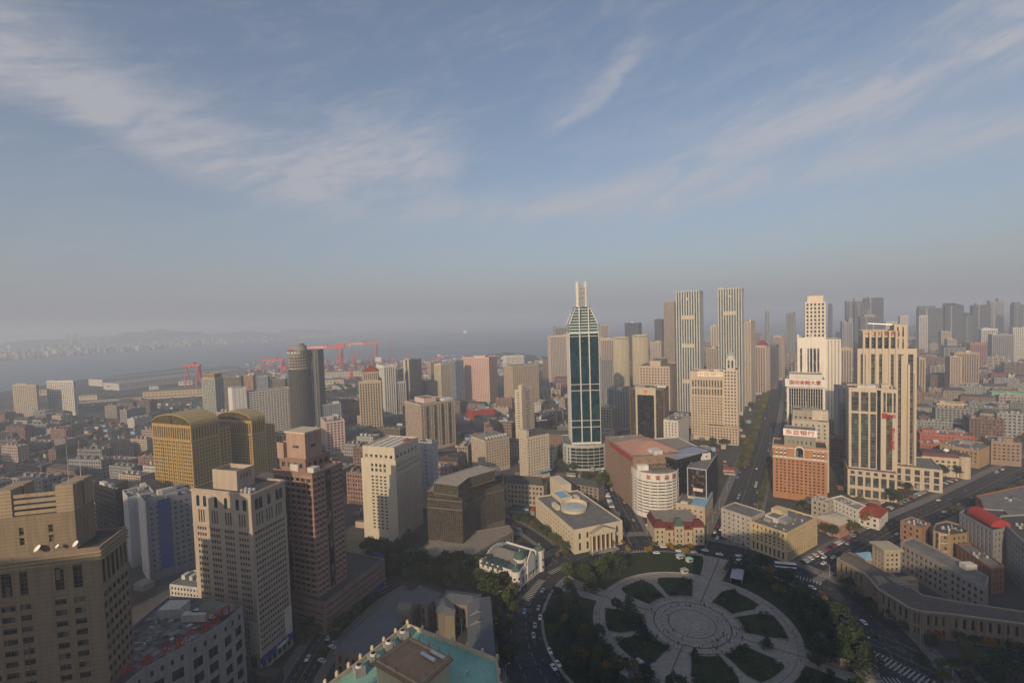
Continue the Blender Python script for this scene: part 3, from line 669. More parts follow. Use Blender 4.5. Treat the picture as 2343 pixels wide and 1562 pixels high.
m.obj('glass_skylights', o7, kind='stuff'); q = MB()
q.prism([(a*.3, b*.25), (a*.7, b*.25), (a*.7, b*.95), (a*.3, b*.95)], H-1.08, H+3.4, ROOFG, taper=[(a*.48, b*.27), (a*.52, b*.27), (a*.52, b*.93), (a*.48, b*.93)]); q.obj('ridge_roof', o7)
for y in (b*.97,):
    q = MB()
    for i in range(7): q.box(a*(.2+.09*i), a*(.29+.09*i), y, y+.5, H-1, H+1.2+2.2*math.sin(math.pi*(i+.5)/7), WB)
    q.obj('rear_gable', o7)
# columned bank with pediment
TB = mat((.56, .49, .37), var=.08)
o8 = T('columned_bank', 'cream bank with pediment, columns and a round glass roof beyond the plaza', (1225, 1313, 1424, 1212, 1268, ('r', 1424, 1190)), TB, GL, ROOFG, zf=lambda H: (lambda i, L: [(1.5, 7.5, uni(L, max(3, round(L/6.5)), .3, 1.5), 1, .85), (9.2, H-2.6, uni(L, max(3, round(L/6.5)), .28, 1.5), 1, .8)] if i == 0 else [(1.5, H-2.6, uni(L, max(3, round(L/4.5)), .4, 1.5), 4, .5)]), units=0, indiv=80, par=.9)
a, b, H = dims(o8)
m = MB(); x0, x1 = a*.30, a*.80; m.box(x0, x1, -3.4, -.05, H-5.4, H-4.2, TB); pz = H-4.2
m.prism([(x0-.4, -3.8), (x1+.4, -3.8), (x1+.4, -.06), (x0-.4, -.06)], pz, pz+.5, TB)
for y in (-3.6,):
    m.face([(x0-.3, y, pz+.5), (x1+.3, y, pz+.5), ((x0+x1)/2, y, pz+4.2)], TB)
m.face([(x0-.5, -3.9, pz+.5), ((x0+x1)/2, -3.9, pz+4.6), ((x0+x1)/2, 0, pz+4.6), (x0-.5, 0, pz+.5)], STONE); m.face([(x1+.5, -3.9, pz+.5), (x1+.5, 0, pz+.5), ((x0+x1)/2, 0, pz+4.6), ((x0+x1)/2, -3.9, pz+4.6)], STONE); m.obj('pediment', o8)
for k in range(6):
    q = MB(); xx = x0+.8+k*(x1-x0-1.6)/5; q.bar((xx, -2.9, 0), (xx, -2.9, H-5.4), .62, TB, .52, 10); q.obj('column', o8)
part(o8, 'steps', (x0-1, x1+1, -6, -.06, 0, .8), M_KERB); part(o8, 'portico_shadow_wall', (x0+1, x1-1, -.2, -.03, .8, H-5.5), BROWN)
m = MB(); cxx, cyy = a*.45, b*.5; RGL = mat((.40, .43, .44), rough=.35)
m.prism([(cxx+9.5*math.cos(t*math.pi/12), cyy+9.5*math.sin(t*math.pi/12)) for t in range(24)], H-.88, H+1.0, TB, mtop=TB); m.obj('drum', o8); m = MB(); m.dome((cxx, cyy, H+1.02), 8.6, 1.1, RGL, 24, 3); m.obj('round_glass_roof', o8)
m = MB()
for i in range(10):
    t0, t1 = R(-10+i*14), R(-10+(i+1)*14); pts = [(cxx+10.5*math.cos(t0), cyy+10.5*math.sin(t0)), (cxx+10.5*math.cos(t1), cyy+10.5*math.sin(t1)), (cxx+9.9*math.cos(t1), cyy+9.9*math.sin(t1)), (cxx+9.9*math.cos(t0), cyy+9.9*math.sin(t0))]
    m.prism(pts, H-.87, H+3.4, TB)
m.obj('curved_screen_wall', o8)
vol(o8, a*.36, a*.62, b*.72, b*.97, H-.88, H+3, TB, nm='rear_block', solid=1, roof=BLUER); part(o8, 'stair_head', (a*.7, a*.78, b*.7, b*.8, H-.88, H+2), TB); part(o8, 'stair_head', (a*.12, a*.2, b*.55, b*.68, H-.88, H+2.2), TB); part(o8, 'stage_tower', (a*.62, a*.85, b*1.002, b*1.35, 0, H+6), TB)
# long grey-roofed hall and its court wings
SL = mat((.105, .115, .13), var=.12); SW = mat((.20, .175, .14), var=.14)
def hip(mb, poly, z0, z1, m, k=.5):
    cx_, cy_ = sum(p[0] for p in poly)/len(poly), sum(p[1] for p in poly)/len(poly)
    mb.prism(poly, z0, z1, m, taper=[(cx_+(p[0]-cx_)*k, cy_+(p[1]-cy_)*k) for p in poly])
def gable(mb, A, B, w, z0, z1, m):
    """pitched roof along A-B, hipped a little at the ends"""
    A, B = Vector(A), Vector(B); d = (B-A).normalized(); n = Vector((-d.y, d.x))*w/2
    c = [A-n, B-n, B+n, A+n]; r0, r1 = A+d*w*.3, B-d*w*.3
    f = lambda p, z: (p.x, p.y, z)
    mb.face([f(c[0], z0), f(c[1], z0), f(r1, z1), f(r0, z1)], m); mb.face([f(c[2], z0), f(c[3], z0), f(r0, z1), f(r1, z1)], m)
    mb.face([f(c[1], z0), f(c[2], z0), f(r1, z1)], m); mb.face([f(c[3], z0), f(c[0], z0), f(r0, z1)], m)
def wing(root, p0, p1, w, z, rh, nm, wall=SW, roofm=SL, indiv=0):
    A, B = loc_(root, *p0, z), loc_(root, *p1, z); d = (B-A).normalized(); n = Vector((-d.y, d.x, 0))*(w/2)
    poly_building(root, [(A-n)[:2], (B-n)[:2], (B+n)[:2], (A+n)[:2]], z, zstd(H=z, bay=4, fh=4.6, wu=.42, wv=.6, base=1, top=1.4), wall, GL, roofm, names=(nm+'_wall', nm+'_windows', nm+'_ceiling'), par=.3, indiv=indiv)
    m = MB(); gable(m, A[:2], B[:2], w+1.4, z+.03, z+rh, roofm); m.obj(nm+'_roof', root)
g0 = G(790, 1495, 12); o9 = thing('slate_roofed_hall', 'old hall with long dark slate roof wings round a court, below the dark trees', 'building', (g0.x, g0.y, 0))
wing(o9, (800, 1495), (945, 1352), 17, 12, 2.6, 'long_wing', indiv=40); wing(o9, (940, 1352), (995, 1372), 12, 12, 2.2, 'cross_wing', indiv=30)
wing(o9, (1012, 1362), (1095, 1372), 10, 12.5, 2.0, 'north_wing', indiv=30); wing(o9, (1096, 1366), (1102, 1500), 11, 12.5, 2.0, 'east_wing', indiv=30); wing(o9, (1012, 1366), (1022, 1400), 8, 12.5, 1.8, 'west_wing')
q = loc_(o9, 925, 1395, 13); part(o9, 'stair_tower', (q.x-3.5, q.x+3.5, q.y-3.5, q.y+3.5, 0, 15), SW); q = loc_(o9, 1030, 1405, 12); part(o9, 'stair_tower', (q.x-2.5, q.x+2.5, q.y-2.5, q.y+2.5, 0, 13), SW)
for k, (y0, y1) in enumerate(((1404, 1412), (1427, 1434))):
    A, B = loc_(o9, 1072, y0+3, 13), loc_(o9, 1115, y0, 13); m = MB(); e = (B-A); n = Vector((-e.y, e.x, 0)).normalized()*.5; C = (A+B)/2+Vector((0, 0, 2.9))
    for S in ((A-n, B-n, C-n), (B+n, A+n, C+n), (A-n, C-n, C+n, A+n), (B+n, C+n, C-n, B-n)): m.face([v-Vector((0, 0, .4)) for v in S], SW)
    m.obj('gable_parapet', o9)
FOOT += [[tuple(G(*p)[:2]) for p in ((750, 1600), (930, 1370), (1140, 1400), (1140, 1600))], [tuple(G(*p)[:2]) for p in ((1050, 1360), (1120, 1370), (1130, 1560), (1060, 1560))]]
# green roofed building at the very bottom
GW = mat((.56, .48, .34), var=.12)
ZG = 58.0
o10 = PX('green_roofed_hotel', 'cream hotel with turquoise green flat roof and rooftop cooling units, bottom centre', [(700, 1600), (932, 1424), (1138, 1503), (1150, 1600), (1130, 1800), (760, 1800)], ZG, lambda i, L: [(5, ZG-4, uni(L, max(1, round(L/4)), .45, .8), 14, .55)], GW, GL, GREENR, par=1.3, cap=CREAMD, indiv=60)
LP = DIM[o10.name]
pp = [loc_(o10, *q, ZG+7)[:2] for q in ((860, 1507), (938, 1455), (1028, 1500), (958, 1562))]
poly_building(o10, pp, ZG+7, None, GW, GL, ROOFD, .45, .9, z0=ZG-1.2, names=('penthouse_wall', 'penthouse_core', 'penthouse_roof'), cap=TANB)
pv = ccw([tuple(p) for p in pp]); om = inset(pv, -.8); m = MB(); m.prism(om, ZG+5.6, ZG+6.3, TANB, top=True); m.obj('penthouse_cornice', o10)
for i in range(len(pv)):
    A, B = Vector(pv[i]), Vector(pv[(i+1) % 4])
    for k in range(4):
        q = MB(); c = A.lerp(B, k/4); q.bar((c.x, c.y, ZG+7), (c.x, c.y, ZG+8), .24, TANB, .16, 8); q.dome((c.x, c.y, ZG+8), .24, .24, TANB, 8, 3); q.obj('finial', o10)
for A, B, n in (((690, 1600), (932, 1424), 9), ((932, 1424), (1138, 1503), 6), ((1138, 1503), (1150, 1600), 3)):
    for k in range(n):
        c = loc_(o10, A[0]+(B[0]-A[0])*k/n, A[1]+(B[1]-A[1])*k/n, ZG); q = MB(); q.box(c.x-.4, c.x+.4, c.y-.4, c.y+.4, ZG-.5, ZG+.8, GW); q.dome((c.x, c.y, ZG+.8), .3, .4, GW, 8, 3); q.obj('parapet_post', o10)
for k, (px, py) in enumerate(((922, 1452), (890, 1477), (855, 1505), (822, 1532))):
    c = loc_(o10, px, py, ZG); q = MB(); q.box(-1.5, 1.5, -1.5, 1.5, -1.25, 1.2, GREY); q.bar((0, 0, 1.2), (0, 0, 1.8), 1.1, OFFW, .9, 14); q.bar((0, 0, 1.8), (0, 0, 1.82), .75, BLACK, n=14); q.obj('cooling_unit', o10, (c.x, c.y, ZG), R(35))
c = loc_(o10, 1000, 1560, ZG); q = MB(); q.bar((c.x+6, c.y+12, ZG+6), (c.x+6, c.y+12, ZG+11), .08, METAL); q.obj('antenna_mast', o10)
for k in range(2): c = loc_(o10, 965+22*k, 1500-5*k, ZG+6); q = MB(); q.bar((c.x, c.y, ZG+6.9), (c.x+4.5, c.y-3.4, ZG+6.9), .55, METAL, n=10); q.obj('rooftop_duct', o10)
rr_ = random.Random(4)
c = loc_(o10, 1040, 1545, ZG); clutter(bpy.data.objects['penthouse_roof'] if False else LASTROOF[0], c.x-4, c.x+4, c.y-3, c.y+3, ZG-1.3, rr_, 4)
# round office with red characters
c0 = atY(1500, 1090, 388.0); RR = 18.0; HR = 36.0
o11 = thing('round_office', 'white round-fronted office with horizontal window bands and red rooftop characters', 'building', (c0.x, 388, 0))
pts = [(RR*math.cos(R(180+k*180/9)), RR*.92*math.sin(R(180+k*180/9))) for k in range(10)]+[(RR, 14), (-RR, 14)]
poly_building(o11, pts, HR, lambda i, L: [(3, HR-6, [(.25, L-.25)], 11, .36)], WHITE, GL, ROOFB, par=1.6)
for k, ch in enumerate('友谊集团'):
    t = R(238+k*22); text(o11, ch, ((RR+.45)*math.cos(t), (RR*.92+.45)*math.sin(t), HR-3.1), 3.9, LETRED, rz=t+R(90), name='rooftop_character')
part(o11, 'roof_block', (-15, -6, -2, 9, HR-1.6, HR+2.4), WHITE); m = MB()
for k in range(7): m.bar((-4+k*2.6, -7, HR-1.5), (-3+k*2.3, 5, HR+2.2), .22, DGREY)
m.bar((-5, -4, HR+.6), (13, -3, HR+.8), .25, DGREY); m.bar((-5, 2, HR+1.4), (13, 3, HR+1.7), .25, DGREY); m.obj('steel_roof_frame', o11)
FOOT.append([(c0.x-18, 370), (c0.x+18, 370), (c0.x+18, 404), (c0.x-18, 404)])
# brown mall behind it
BM = mat((.27, .185, .13), var=.12)
o12 = T('brown_mall', 'brown department store with salmon hipped roof behind the round office', (1423, 1449, 1545, 1045, 1168, 8), BM, GLBR, ROOFB, b=70, wu=.2, wv=.2, bay=9, units=3)
a, b, H = dims(o12); m = MB(); hip(m, [(a*.06, b*.12), (a*1.25, b*.12), (a*1.25, b*.72), (a*.06, b*.72)], H-.98, H+5.5, SALMON, .25); m.obj('hipped_roof', o12); part(o12, 'red_sign_band', (-.4, -.02, b*.05, b*.8, H-5, H-1.2), REDP)
vol(o12, a+.02, a*1.9, 2, b*.85, 0, H-2, OFFW, nm='east_wing', wu=.3, wv=.4, bay=6, roof=ROOFB)
# black building with screen
o13 = T('black_cinema', 'black glass building with a sloping blue-grey roof on the avenue', (1532, 1549, 1630, 1052, 1172, ('r', 1630, 1030)), BLACK, glass(dark=(.008, .009, .011), light=(.03, .03, .035), frac=.94), mat((.25, .29, .36), rough=.5), wu=.8, wv=.8, bay=4, fh=4.5, units=0, b=20, par=.3)
a, b, H = dims(o13)
o14 = T('screen_block', 'dark block carrying a large advertising screen facing the plaza', (1572, 1617, 1641, 1074, 1184, 58), BLACK, GLC, ROOFG, wu=.6, wv=.6, units=0, cap=SILVER)
a, b, H = dims(o14); part(o14, 'stone_base', (-.25, -.03, .2, b-.2, 5, 15), CREAM)
fr = MB(); fr.box(-.5, -.05, 0, .7, 15, H, SILVER); fr.box(-.5, -.05, b-.7, b, 15, H, SILVER); fr.box(-.5, -.05, .71, b-.71, H-.7, H, SILVER); fr.box(-.5, -.05, .71, b-.71, 15, 15.6, SILVER); fr.obj('screen_frame', o14)
SCR = bpy.data.materials.new('screen'); SCR.use_nodes = True; n, l = SCR.node_tree.nodes, SCR.node_tree.links; p = n['Principled BSDF']; p.inputs['Roughness'].default_value = .3
t_ = n.new('ShaderNodeTexCoord'); gr = n.new('ShaderNodeTexNoise'); gr.inputs['Scale'].default_value = .35; l.new(t_.outputs['Object'], gr.inputs[0]); rp = n.new('ShaderNodeValToRGB'); rp.color_ramp.elements[0].position = .5; rp.color_ramp.elements[0].color = (.018, .012, .012, 1); rp.color_ramp.elements[1].position = .72; rp.color_ramp.elements[1].color = (.16, .13, .10, 1); l.new(gr.outputs[0], rp.inputs[0]); l.new(rp.outputs[0], p.inputs['Base Color'])
part(o14, 'screen', (-.35, -.06, .72, b-.72, 15.62, H-.72), SCR)
part(o14, 'screen_picture', (-.42, -.36, b*.2, b*.7, 20, 22.5), mat((.6, .5, .42)))
o = T('blue_roof_block', 'tan low block with a blue sheet roof below the advertising screen', (1546, 1613, 1631, 1160, 1203, 58), mat((.45, .37, .28)), GL, ROOFG, wu=.35, wv=.35, bay=4, fh=4, indiv=30, units=0)
a, b, H = dims(o); m = MB(); m.prism([(-.3, -.3), (a+.3, -.3), (a+.3, b*.48), (-.3, b*.48)], H+.05, H+.5, BLUER); m.obj('sheet_roof', o); part(o, 'skylight', (2, 5, b*.6, b*.85, H-1, H+.4), OFFW)
# mansard building
MS = mat((.43, .36, .26), var=.12); MR = mat((.13, .035, .028), var=.2)
o15 = T('mansard_house', 'old stone house with dark red mansard roof and corner pavilions facing the plaza', (1476, 1500, 1606, 1212, 1246, -2), MS, GL, ROOFB, zf=lambda H: (lambda i, L: [(1, H-1.2, uni(L, max(3, round(L/3.6)), .36, 1.2), 2, .58)]), units=0, b=24, indiv=50)
a, b, H = dims(o15); m = MB(); m.prism([(-.5, -.5), (a+.5, -.5), (a+.5, b+.5), (-.5, b+.5)], H+.03, H+5, MR, mtop=ROOFB, taper=[(1.6, 1.6), (a-1.6, 1.6), (a-1.6, b-1.6), (1.6, b-1.6)]); m.obj('mansard_roof', o15)
for x0, x1, up in ((-1.2, a*.2, 3), (a*.4, a*.6, 4), (a*.8, a+1.2, 3)):
    vol(o15, x0, x1, -1.4, 4.6, 0, H+up-1, MS, nm='pavilion', bay=3, wu=.35, wv=.5, base=1, m0=.6); m = MB(); hip(m, [(x0-.2, -1.6), (x1+.2, -1.6), (x1+.2, 4.8), (x0-.2, 4.8)], H+up-.97, H+up+3.6, MR if up == 3 else DOMEG, .45); m.obj('pavilion_roof', o15)
for xx in (a*.3, a*.7): q = MB(); q.box(xx-1.1, xx+1.1, .2, 1.6, H+.6, H+2.6, MR); q.box(xx-.7, xx+.7, .05, .19, H+.9, H+2.2, GL); q.obj('dormer', o15)
# corner bank right of the plaza
YB = mat((.52, .42, .25), var=.1)
o16 = T('corner_bank', 'yellow stone corner bank with rows of windows right of the plaza', (1716, 1800, 1870, 1219, 1287, ('r', 1870, 1182)), YB, GL, ROOFG, zf=lambda H: (lambda i, L: [(1, 6.2, uni(L, round(L/3.1), .42, 1), 1, .88), (7.6, H-5, uni(L, round(L/3.1), .38, 1), 3, .55), (H-4, H-1.2, uni(L, round(L/3.1), .38, 1), 1, .7)]), indiv=200, units=2)
a, b, H = dims(o16); m = MB()
for z in (6.6, H-4.6, H-.9): m.box(-.55, a, -.55, -.003, z, z+.55, YB); m.box(-.55, -.003, 0, b, z, z+.55, YB)
m.obj('cornice', o16)
vol(o16, 1, a*.45, b-.5, b+22, 0, H+2, mat((.40, .37, .33)), nm='rear_wing', wu=.3, wv=.4); part(o16, 'stair_head', (a*.55, a*.75, b*.6, b*.9, H-1.05, H+4), YB); vol(o16, a*.3, a*.62, b*.5, b*.85, H-1.08, H+2, OFFW, nm='attic', solid=1)
# orange hotel with white crown
ORW = mat((.60, .57, .52), var=.06)
def zf17(H): return lambda i, L: [(5, H-12, grp(L, 6, 2, 1.5, 1.6, 1.5), 11, .5), (H-10, H-3.5, [c for c in grp(L, 6, 2, 1.5, 1.6, 1.5) if c[0] < L*.22 or c[1] > L*.78], 2, .5, ORW)]
o17 = T('orange_bank_tower', 'orange brick tower with white crown and a bank sign, right of the avenue', (1766, 1768, 1893, 1015, 1136, -30), ORANGE, GL, ROOFD, b=24, zf=zf17, indiv=150, units=0, cap=ORW)
a, b, H = dims(o17); m = MB()
for z in (H-11, H-2.6): m.box(-.4, a+.4, -.4, -.003, z, z+.7, ORW)
m.box(0, a*.21, -.12, -.004, H-10.3, H-2.61, ORW) if False else None
m.obj('cornice', o17)
q = MB(); q.box(-.05, a+.05, -.16, -.08, H-10.28, H-10.0, ORW); q.obj('string_course', o17)
m = MB(); arch(m, (0, 0), (a, 0), a*.5, H-9.5, 7, 9.5, ORW, .5); m.obj('arched_gable', o17); m = MB(); arch(m, (0, 0), (a, 0), a*.5, H-9.2, 5.6, 8, GL, .62); m.obj('arched_window', o17)
vol(o17, a*.22, a*.8, 3, b-4, H-1.05, H+13, mat((.27, .25, .21)), nm='attic', zf=lambda i, L: [(H+1, H+4, uni(L, 6, .25, 2), 1, .9)])
part(o17, 'sign_board', (a*.2, a*.82, 2.2, 2.96, H+8, H+13.6), LETWHITE); text(o17, '东亚银行', (a*.51, 2.05, H+10.7), 4.3, LETRED, sx=1.25)
o = T('crowned_office', 'grey-white office tower with angular roof crown behind the orange tower', (1806, 1812, 1897, 960, 1116, -30), mat((.44, .40, .33)), GL, ROOFB, b=22, wu=.28, wv=.45, bay=4)
a, b, H = dims(o); vol(o, .5, a*.72, 1, b-2, H-1.08, H+9, mat((.33, .30, .25)), nm='crown', wu=.5, wv=.3, fh=9, base=1, top=4); part(o, 'crown_block', (a*.55, a-.5, -.4, 8, H+1, H+9.5), CREAM); m = MB(); m.bar((a*.4, 6, H+9.2), (a*.4, 6, H+10.6), 5.5, ROOFB, 5, 16); m.bar((a*.4, 6, H+10.6), (a*.4, 6, H+18), .25, METAL, .05); m.obj('roof_drum', o)
# finance tower with white sign
o18 = T('finance_tower', 'black glass tower with white frame and red characters on its crown', (1798, 1800, 1888, 866, 1080, -30), WHITE, glass(dark=(.012, .012, .014), light=(.03, .03, .03), frac=.95), ROOFB, b=24, zf=lambda H: (lambda i, L: [(4, H-9, uni(L, 14, .8, 1.8), 24, .93, mat((.16, .16, .16)))]), units=1, t=.8)
a, b, H = dims(o18); part(o18, 'sign_box', (-1.4, a+1, -1.5, -.05, H-7.5, H+.2), WHITE); text(o18, '国际金融大厦', (a*.48, -1.7, H-3.4), 4.4, LETRED); vol(o18, 2, a-2, 3, b-2, H-1.05, H+4.5, OFFW, nm='roof_storey', solid=1)
for k in range(8): q = MB(); q.bar((-.4, 3, 12+k*(H-24)/7), (-1.0, 3, 12+k*(H-24)/7), 1.2, LETGOLD, n=10); q.obj('round_lantern_sign', o18)
# twin cream hotel towers with glass strips
CH = mat((.50, .42, .32), var=.08)
def zf19(H, nb, b0=20): return lambda i, L: [(b0, H-5, uni(L, max(2, round(L/nb)), .55, .8), max(6, round((H-25)/4)), .86, mat((.20, .185, .16)))]
o19 = T('stepped_hotel_tower', 'tall cream hotel tower with vertical glass strips and stepped crown, right', (1959, 1962, 2098, 797, 1098, -30), CH, GLGR, ROOFG, b=34, zf=lambda H: zf19(H, 7), units=0, t=.9, par=2)
a, b, H = dims(o19)
vol(o19, 4, a-13, 3, b-3, H-2, H+16, CH, GLGR, nm='crown', zf=lambda i, L: [(H-.5, H+10, uni(L, 5, .66, 1.4), 3, .92, mat((.14, .14, .13)))], t=.9); vol(o19, a-15, a-6, 6, b-5, H-2, H+21, CH, nm='lift_tower', bay=3, wu=.3, wv=.85, fh=14)
for k in range(6): part(o19, 'buttress_pier', (4+k*(a-19)/5, 5.4+k*(a-19)/5, -.9, -.05, 18, H+16), CH)
for k in range(3): part(o19, 'buttress_pier', (a-11+k*4.6, a-9.4+k*4.6, -1.5, -.06, 12, H-6-8*k), CH)
text(o19, '一方国际', (a*.42, 2.7, H+13.2), 4.6, LETRED, sx=1.5)
m = MB(); m.bar((a*.3, 8, H+16), (a*.3, 8, H+23), .2, METAL); m.bar((a*.2, 8, H+22.6), (a*.62, 8, H+21), .45, METAL, .6); m.obj('roof_gondola', o19)
vol(o19, -1, a+16, -10, b-4, 0, 20, CH, GLGR, nm='podium', zf=lambda i, L: [(1, 18.5, uni(L, max(3, round(L/7)), .55, .8), 3, .8)], t=.8)
o20 = T('hotel_wing_tower', 'shorter cream hotel tower with red vertical characters in front of the stepped tower', (1939, 1942, 2054, 886, 1128, -30), CH, GLGR, ROOFG, b=24, zf=lambda H: (lambda i, L: [(24, H-22, uni(L, 6, .72, 1) if i else [(p*L/38, q*L/38) for p, q in ((2.2, 8), (9.8, 15.6), (17.2, 21.6), (29.5, 34.2))], 17, .94, mat((.20, .19, .165))), (H-20, H-3.5, [(p*L/38, q*L/38) for p, q in ((2.2, 8), (9.8, 15.6), (17.2, 21.6), (27.2, 29), (29.9, 33.8), (35, 36.6))] if i == 0 else uni(L, 6, .72, 1), 4, .94, mat((.20, .19, .165)))]), units=4, t=.9)
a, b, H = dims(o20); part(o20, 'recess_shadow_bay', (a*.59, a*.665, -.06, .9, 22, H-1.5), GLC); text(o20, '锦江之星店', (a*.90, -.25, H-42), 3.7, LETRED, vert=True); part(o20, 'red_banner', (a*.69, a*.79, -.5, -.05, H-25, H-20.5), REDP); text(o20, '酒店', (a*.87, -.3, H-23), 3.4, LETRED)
vol(o20, -1.5, a*.96, -9, b, 0, 24, CH, GLGR, nm='podium', zf=lambda i, L: [(1, 8, uni(L, max(3, round(L/6)), .75, .8), 1, .9), (10, 19, uni(L, max(3, round(L/6)), .7, .8), 1, .9), (20, 23, uni(L, max(3, round(L/6)), .5, .8), 1, .9)], t=.6)
# ------------------------------------------------------------------ middle distance
WALLS = dict(cream=CREAM, white=WHITE, offw=OFFW, beige=BEIGE, pink=PINKP, grey=GREY, dgrey=DGREY, blueg=BLUEG, brown=BROWN, tan=TANB, silver=SILVER, brick=BRICK, creamd=CREAMD, olive=OLIVE, black=BLACK, salmon=SALMON, greenw=GREENW)
def B(name, label, spec, wall='cream', **k): return T(name, label, spec, WALLS[wall] if isinstance(wall, str) else wall, **k)
RES = dict(bay=3.8, fh=3.5, wu=.58, wv=.58, top=1.6, base=3.2, gl=GLB)
FIN = dict(bay=3.8, fh=4, wu=.52, wv=.84, top=4, base=5, gl=GLB)
# gold twin towers
def zfg(H):
    def f(i, L):
        n = max(6, round(L/3.2)); p = (L-2)/n; side = [(1+p*(k+.22), 1+p*(k+.78)) for k in range(n)]
        mid = [c for k, c in enumerate(side) if 2 <= k < n-2]; low = [c for k, c in enumerate(side) if k < 2 or k >= n-2]
        return [(4, H-15, side, 15, .6), (H-13.5, H-2.5, side, 1, .97)]
    return f
for nm, lb, sp_, bb in (('gold_tower', 'gold office tower with arched vault roof, the nearer of the pair', (347, 436, 500, 974, 1150, 68), None), ('gold_tower', 'dim gold office tower with vault roof, the farther of the pair', (494, 575, 607, 963, 1105, 68), None)):
    o = T(nm, lb, sp_, GOLD, GLGO, GOLDR, zf=zfg, units=0, indiv=260 if 'nearer' in lb else 0); a, b, H = dims(o)
    m = MB()
    for i in range(10):
        t0, t1 = math.pi*i/10, math.pi*(i+1)/10; f = lambda t: (b/2-b*.5*math.cos(t), H+.2+b*.17*math.sin(t)); (y0, z0), (y1, z1) = f(t0), f(t1)
        m.face([(-.3, y1, z1), (-.3, y0, z0), (a+.3, y0, z0), (a+.3, y1, z1)], GOLDR)
        for x in (.35, a-.35): m.face([(x, y0, H-.5), (x, y1, H-.5), (x, y1, z1), (x, y0, z0)], GLGO)
        m.face([(-.31, y0, z0), (-.31, y1, z1), (-.31, y1, z1-.9), (-.31, y0, z0-.9)], GOLD)
    m.obj('vault_roof', o); m = MB()
    for k in range(5): y = b*.26+k*b*.12; m.box(-.35, -.003, y-.3, y+.3, 4, H-15, GOLD)
    m.obj('gilded_pier', o); part(o, 'gilded_band', (-.45, -.004, 0, b, H-15, H-13.6), GOLD)
    vol(o, a+.02, a+16, b*.1, b*.8, 0, H-10, GOLD, GLGO, nm='rear_wing', wu=.55, wv=.6)
# dark cylinder tower and slab
c0 = atY(683, 801, 722.0); o = thing('cylinder_tower', 'tall dark cylindrical glass tower with white letters under its cap, left of the red cranes', 'building', (c0.x, 722, 0)); HC = c0.z; CYG = glass(dark=(.028, .028, .027), light=(.05, .048, .043), frac=.85, cell=(2, 2, 3.4), rough=.2)
LOG.append(('cyl', c0.x, c0.z))
pc = [(15.5*math.cos(R(k*15)), 15.5*math.sin(R(k*15))) for k in range(24)]
poly_building(o, pc, HC-27, lambda i, L: [(4, HC-28.5, [(.35, L-.35)], 30, .72)], mat((.11, .105, .098), rough=.5), CYG, ROOFG, t=.25)
poly_building(o, [(x*.9, y*.9) for x, y in pc], HC-7, lambda i, L: [(HC-26, HC-9, [(.3, L-.3)], 4, .75)], CREAMD, GLBR, ROOFG, z0=HC-28, names=('upper_drum_wall', 'upper_drum_windows', 'upper_drum_roof'))
poly_building(o, [(x*1.02, y*1.02) for x, y in pc], HC, None, OLIVE, GL, ROOFG, z0=HC-6.9, names=('cap_wall', 'cap_core', 'cap_roof'))
for k, ch in enumerate('NIKKO'): t = R(232+k*15); text(o, ch, (16.2*math.cos(t), 16.2*math.sin(t), HC-3.4), 5.6, LETWHITE, rz=t+R(90), name='sign_letter')
m = MB(); m.bar((3, 0, HC), (3, 0, HC+7), 9, mat((.25, .245, .22)), n=20); m.bar((5, 0, HC+7), (5, 0, HC+10), 4, OLIVE, n=14); m.obj('roof_drum', o)
vol(o, 8, 27, 4, 26, 0, HC-.5, mat((.085, .085, .088), rough=.5), GL, nm='rear_slab', wu=.2, wv=.9, bay=5, fh=30)
for k in range(3): part(o, 'light_fin', (10+k*6, 10.8+k*6, 3.2, 3.98, 0, HC-2), GREY)
FOOT.append([(c0.x-17, 705), (c0.x+28, 705), (c0.x+28, 750), (c0.x-17, 750)])
# left bank of flats
B('apartment_tower', 'grey-beige apartment slab at the far left edge', (11, 82, 88, 880, 958, 76), 'beige', b=62, bay=5, fh=3, wu=.5, wv=.62)
B('apartment_tower', 'pale apartment slab with shaded side, second from the left edge', (106, 167, 174, 871, 950, 76), 'offw', bay=5, fh=3, wu=.5, wv=.62)
o = B('pale_green_tower', 'slim pale green and gold residential tower left of the white slab', (461, 491, 511, 866, 975, 66), mat((.34, .36, .30)), **RES); a, b, H = dims(o); vol(o, 1, a-1, 2, b-2, H-1, H+8, TANB, nm='crown', **RES)
for k, (x0, x1, yt, c) in enumerate(((512, 556, 862, 'olive'), (558, 584, 858, 'tan'), (586, 618, 860, 'blueg'), (620, 657, 868, 'olive'))):
    B('grey_apartment_tower', ['dull olive apartment block nearest the pale green tower', 'tan-topped apartment block among the dull ones', 'blue-grey apartment block left of the cylinder tower', 'dull apartment block touching the cylinder tower on its left'][k], (x0, x1-6, x1, yt, 940, 66), c, **RES)
o = B('white_slab', 'white slab office with blind end wall in front of the dull apartments', (514, 530, 563, 889, 1003, 42), 'white', b=24, bay=6, wu=.15, wv=.4); a, b, H = dims(o); vol(o, a+.02, a+62, 2, b, 0, H-8, OFFW, nm='long_wing', bay=4, wu=.7, wv=.5); FOOT.append([tuple(G(*p)[:2]) for p in ((560, 1000), (660, 985), (660, 965), (560, 970))])
B('cream_flats', 'small cream apartment block in front of the cylinder tower', (604, 645, 655, 995, 1068, 66), mat((.52, .43, .28)), **RES)
B('pink_flats', 'pink apartment block right of the cylinder tower foot', (733, 744, 788, 965, 1042, 30), 'pink', **RES)
B('blue_glazed_flats', 'blue-grey balcony block behind the pink flats', (725, 731, 780, 926, 985, 22), 'blueg', b=16, bay=3, wu=.6, wv=.6)
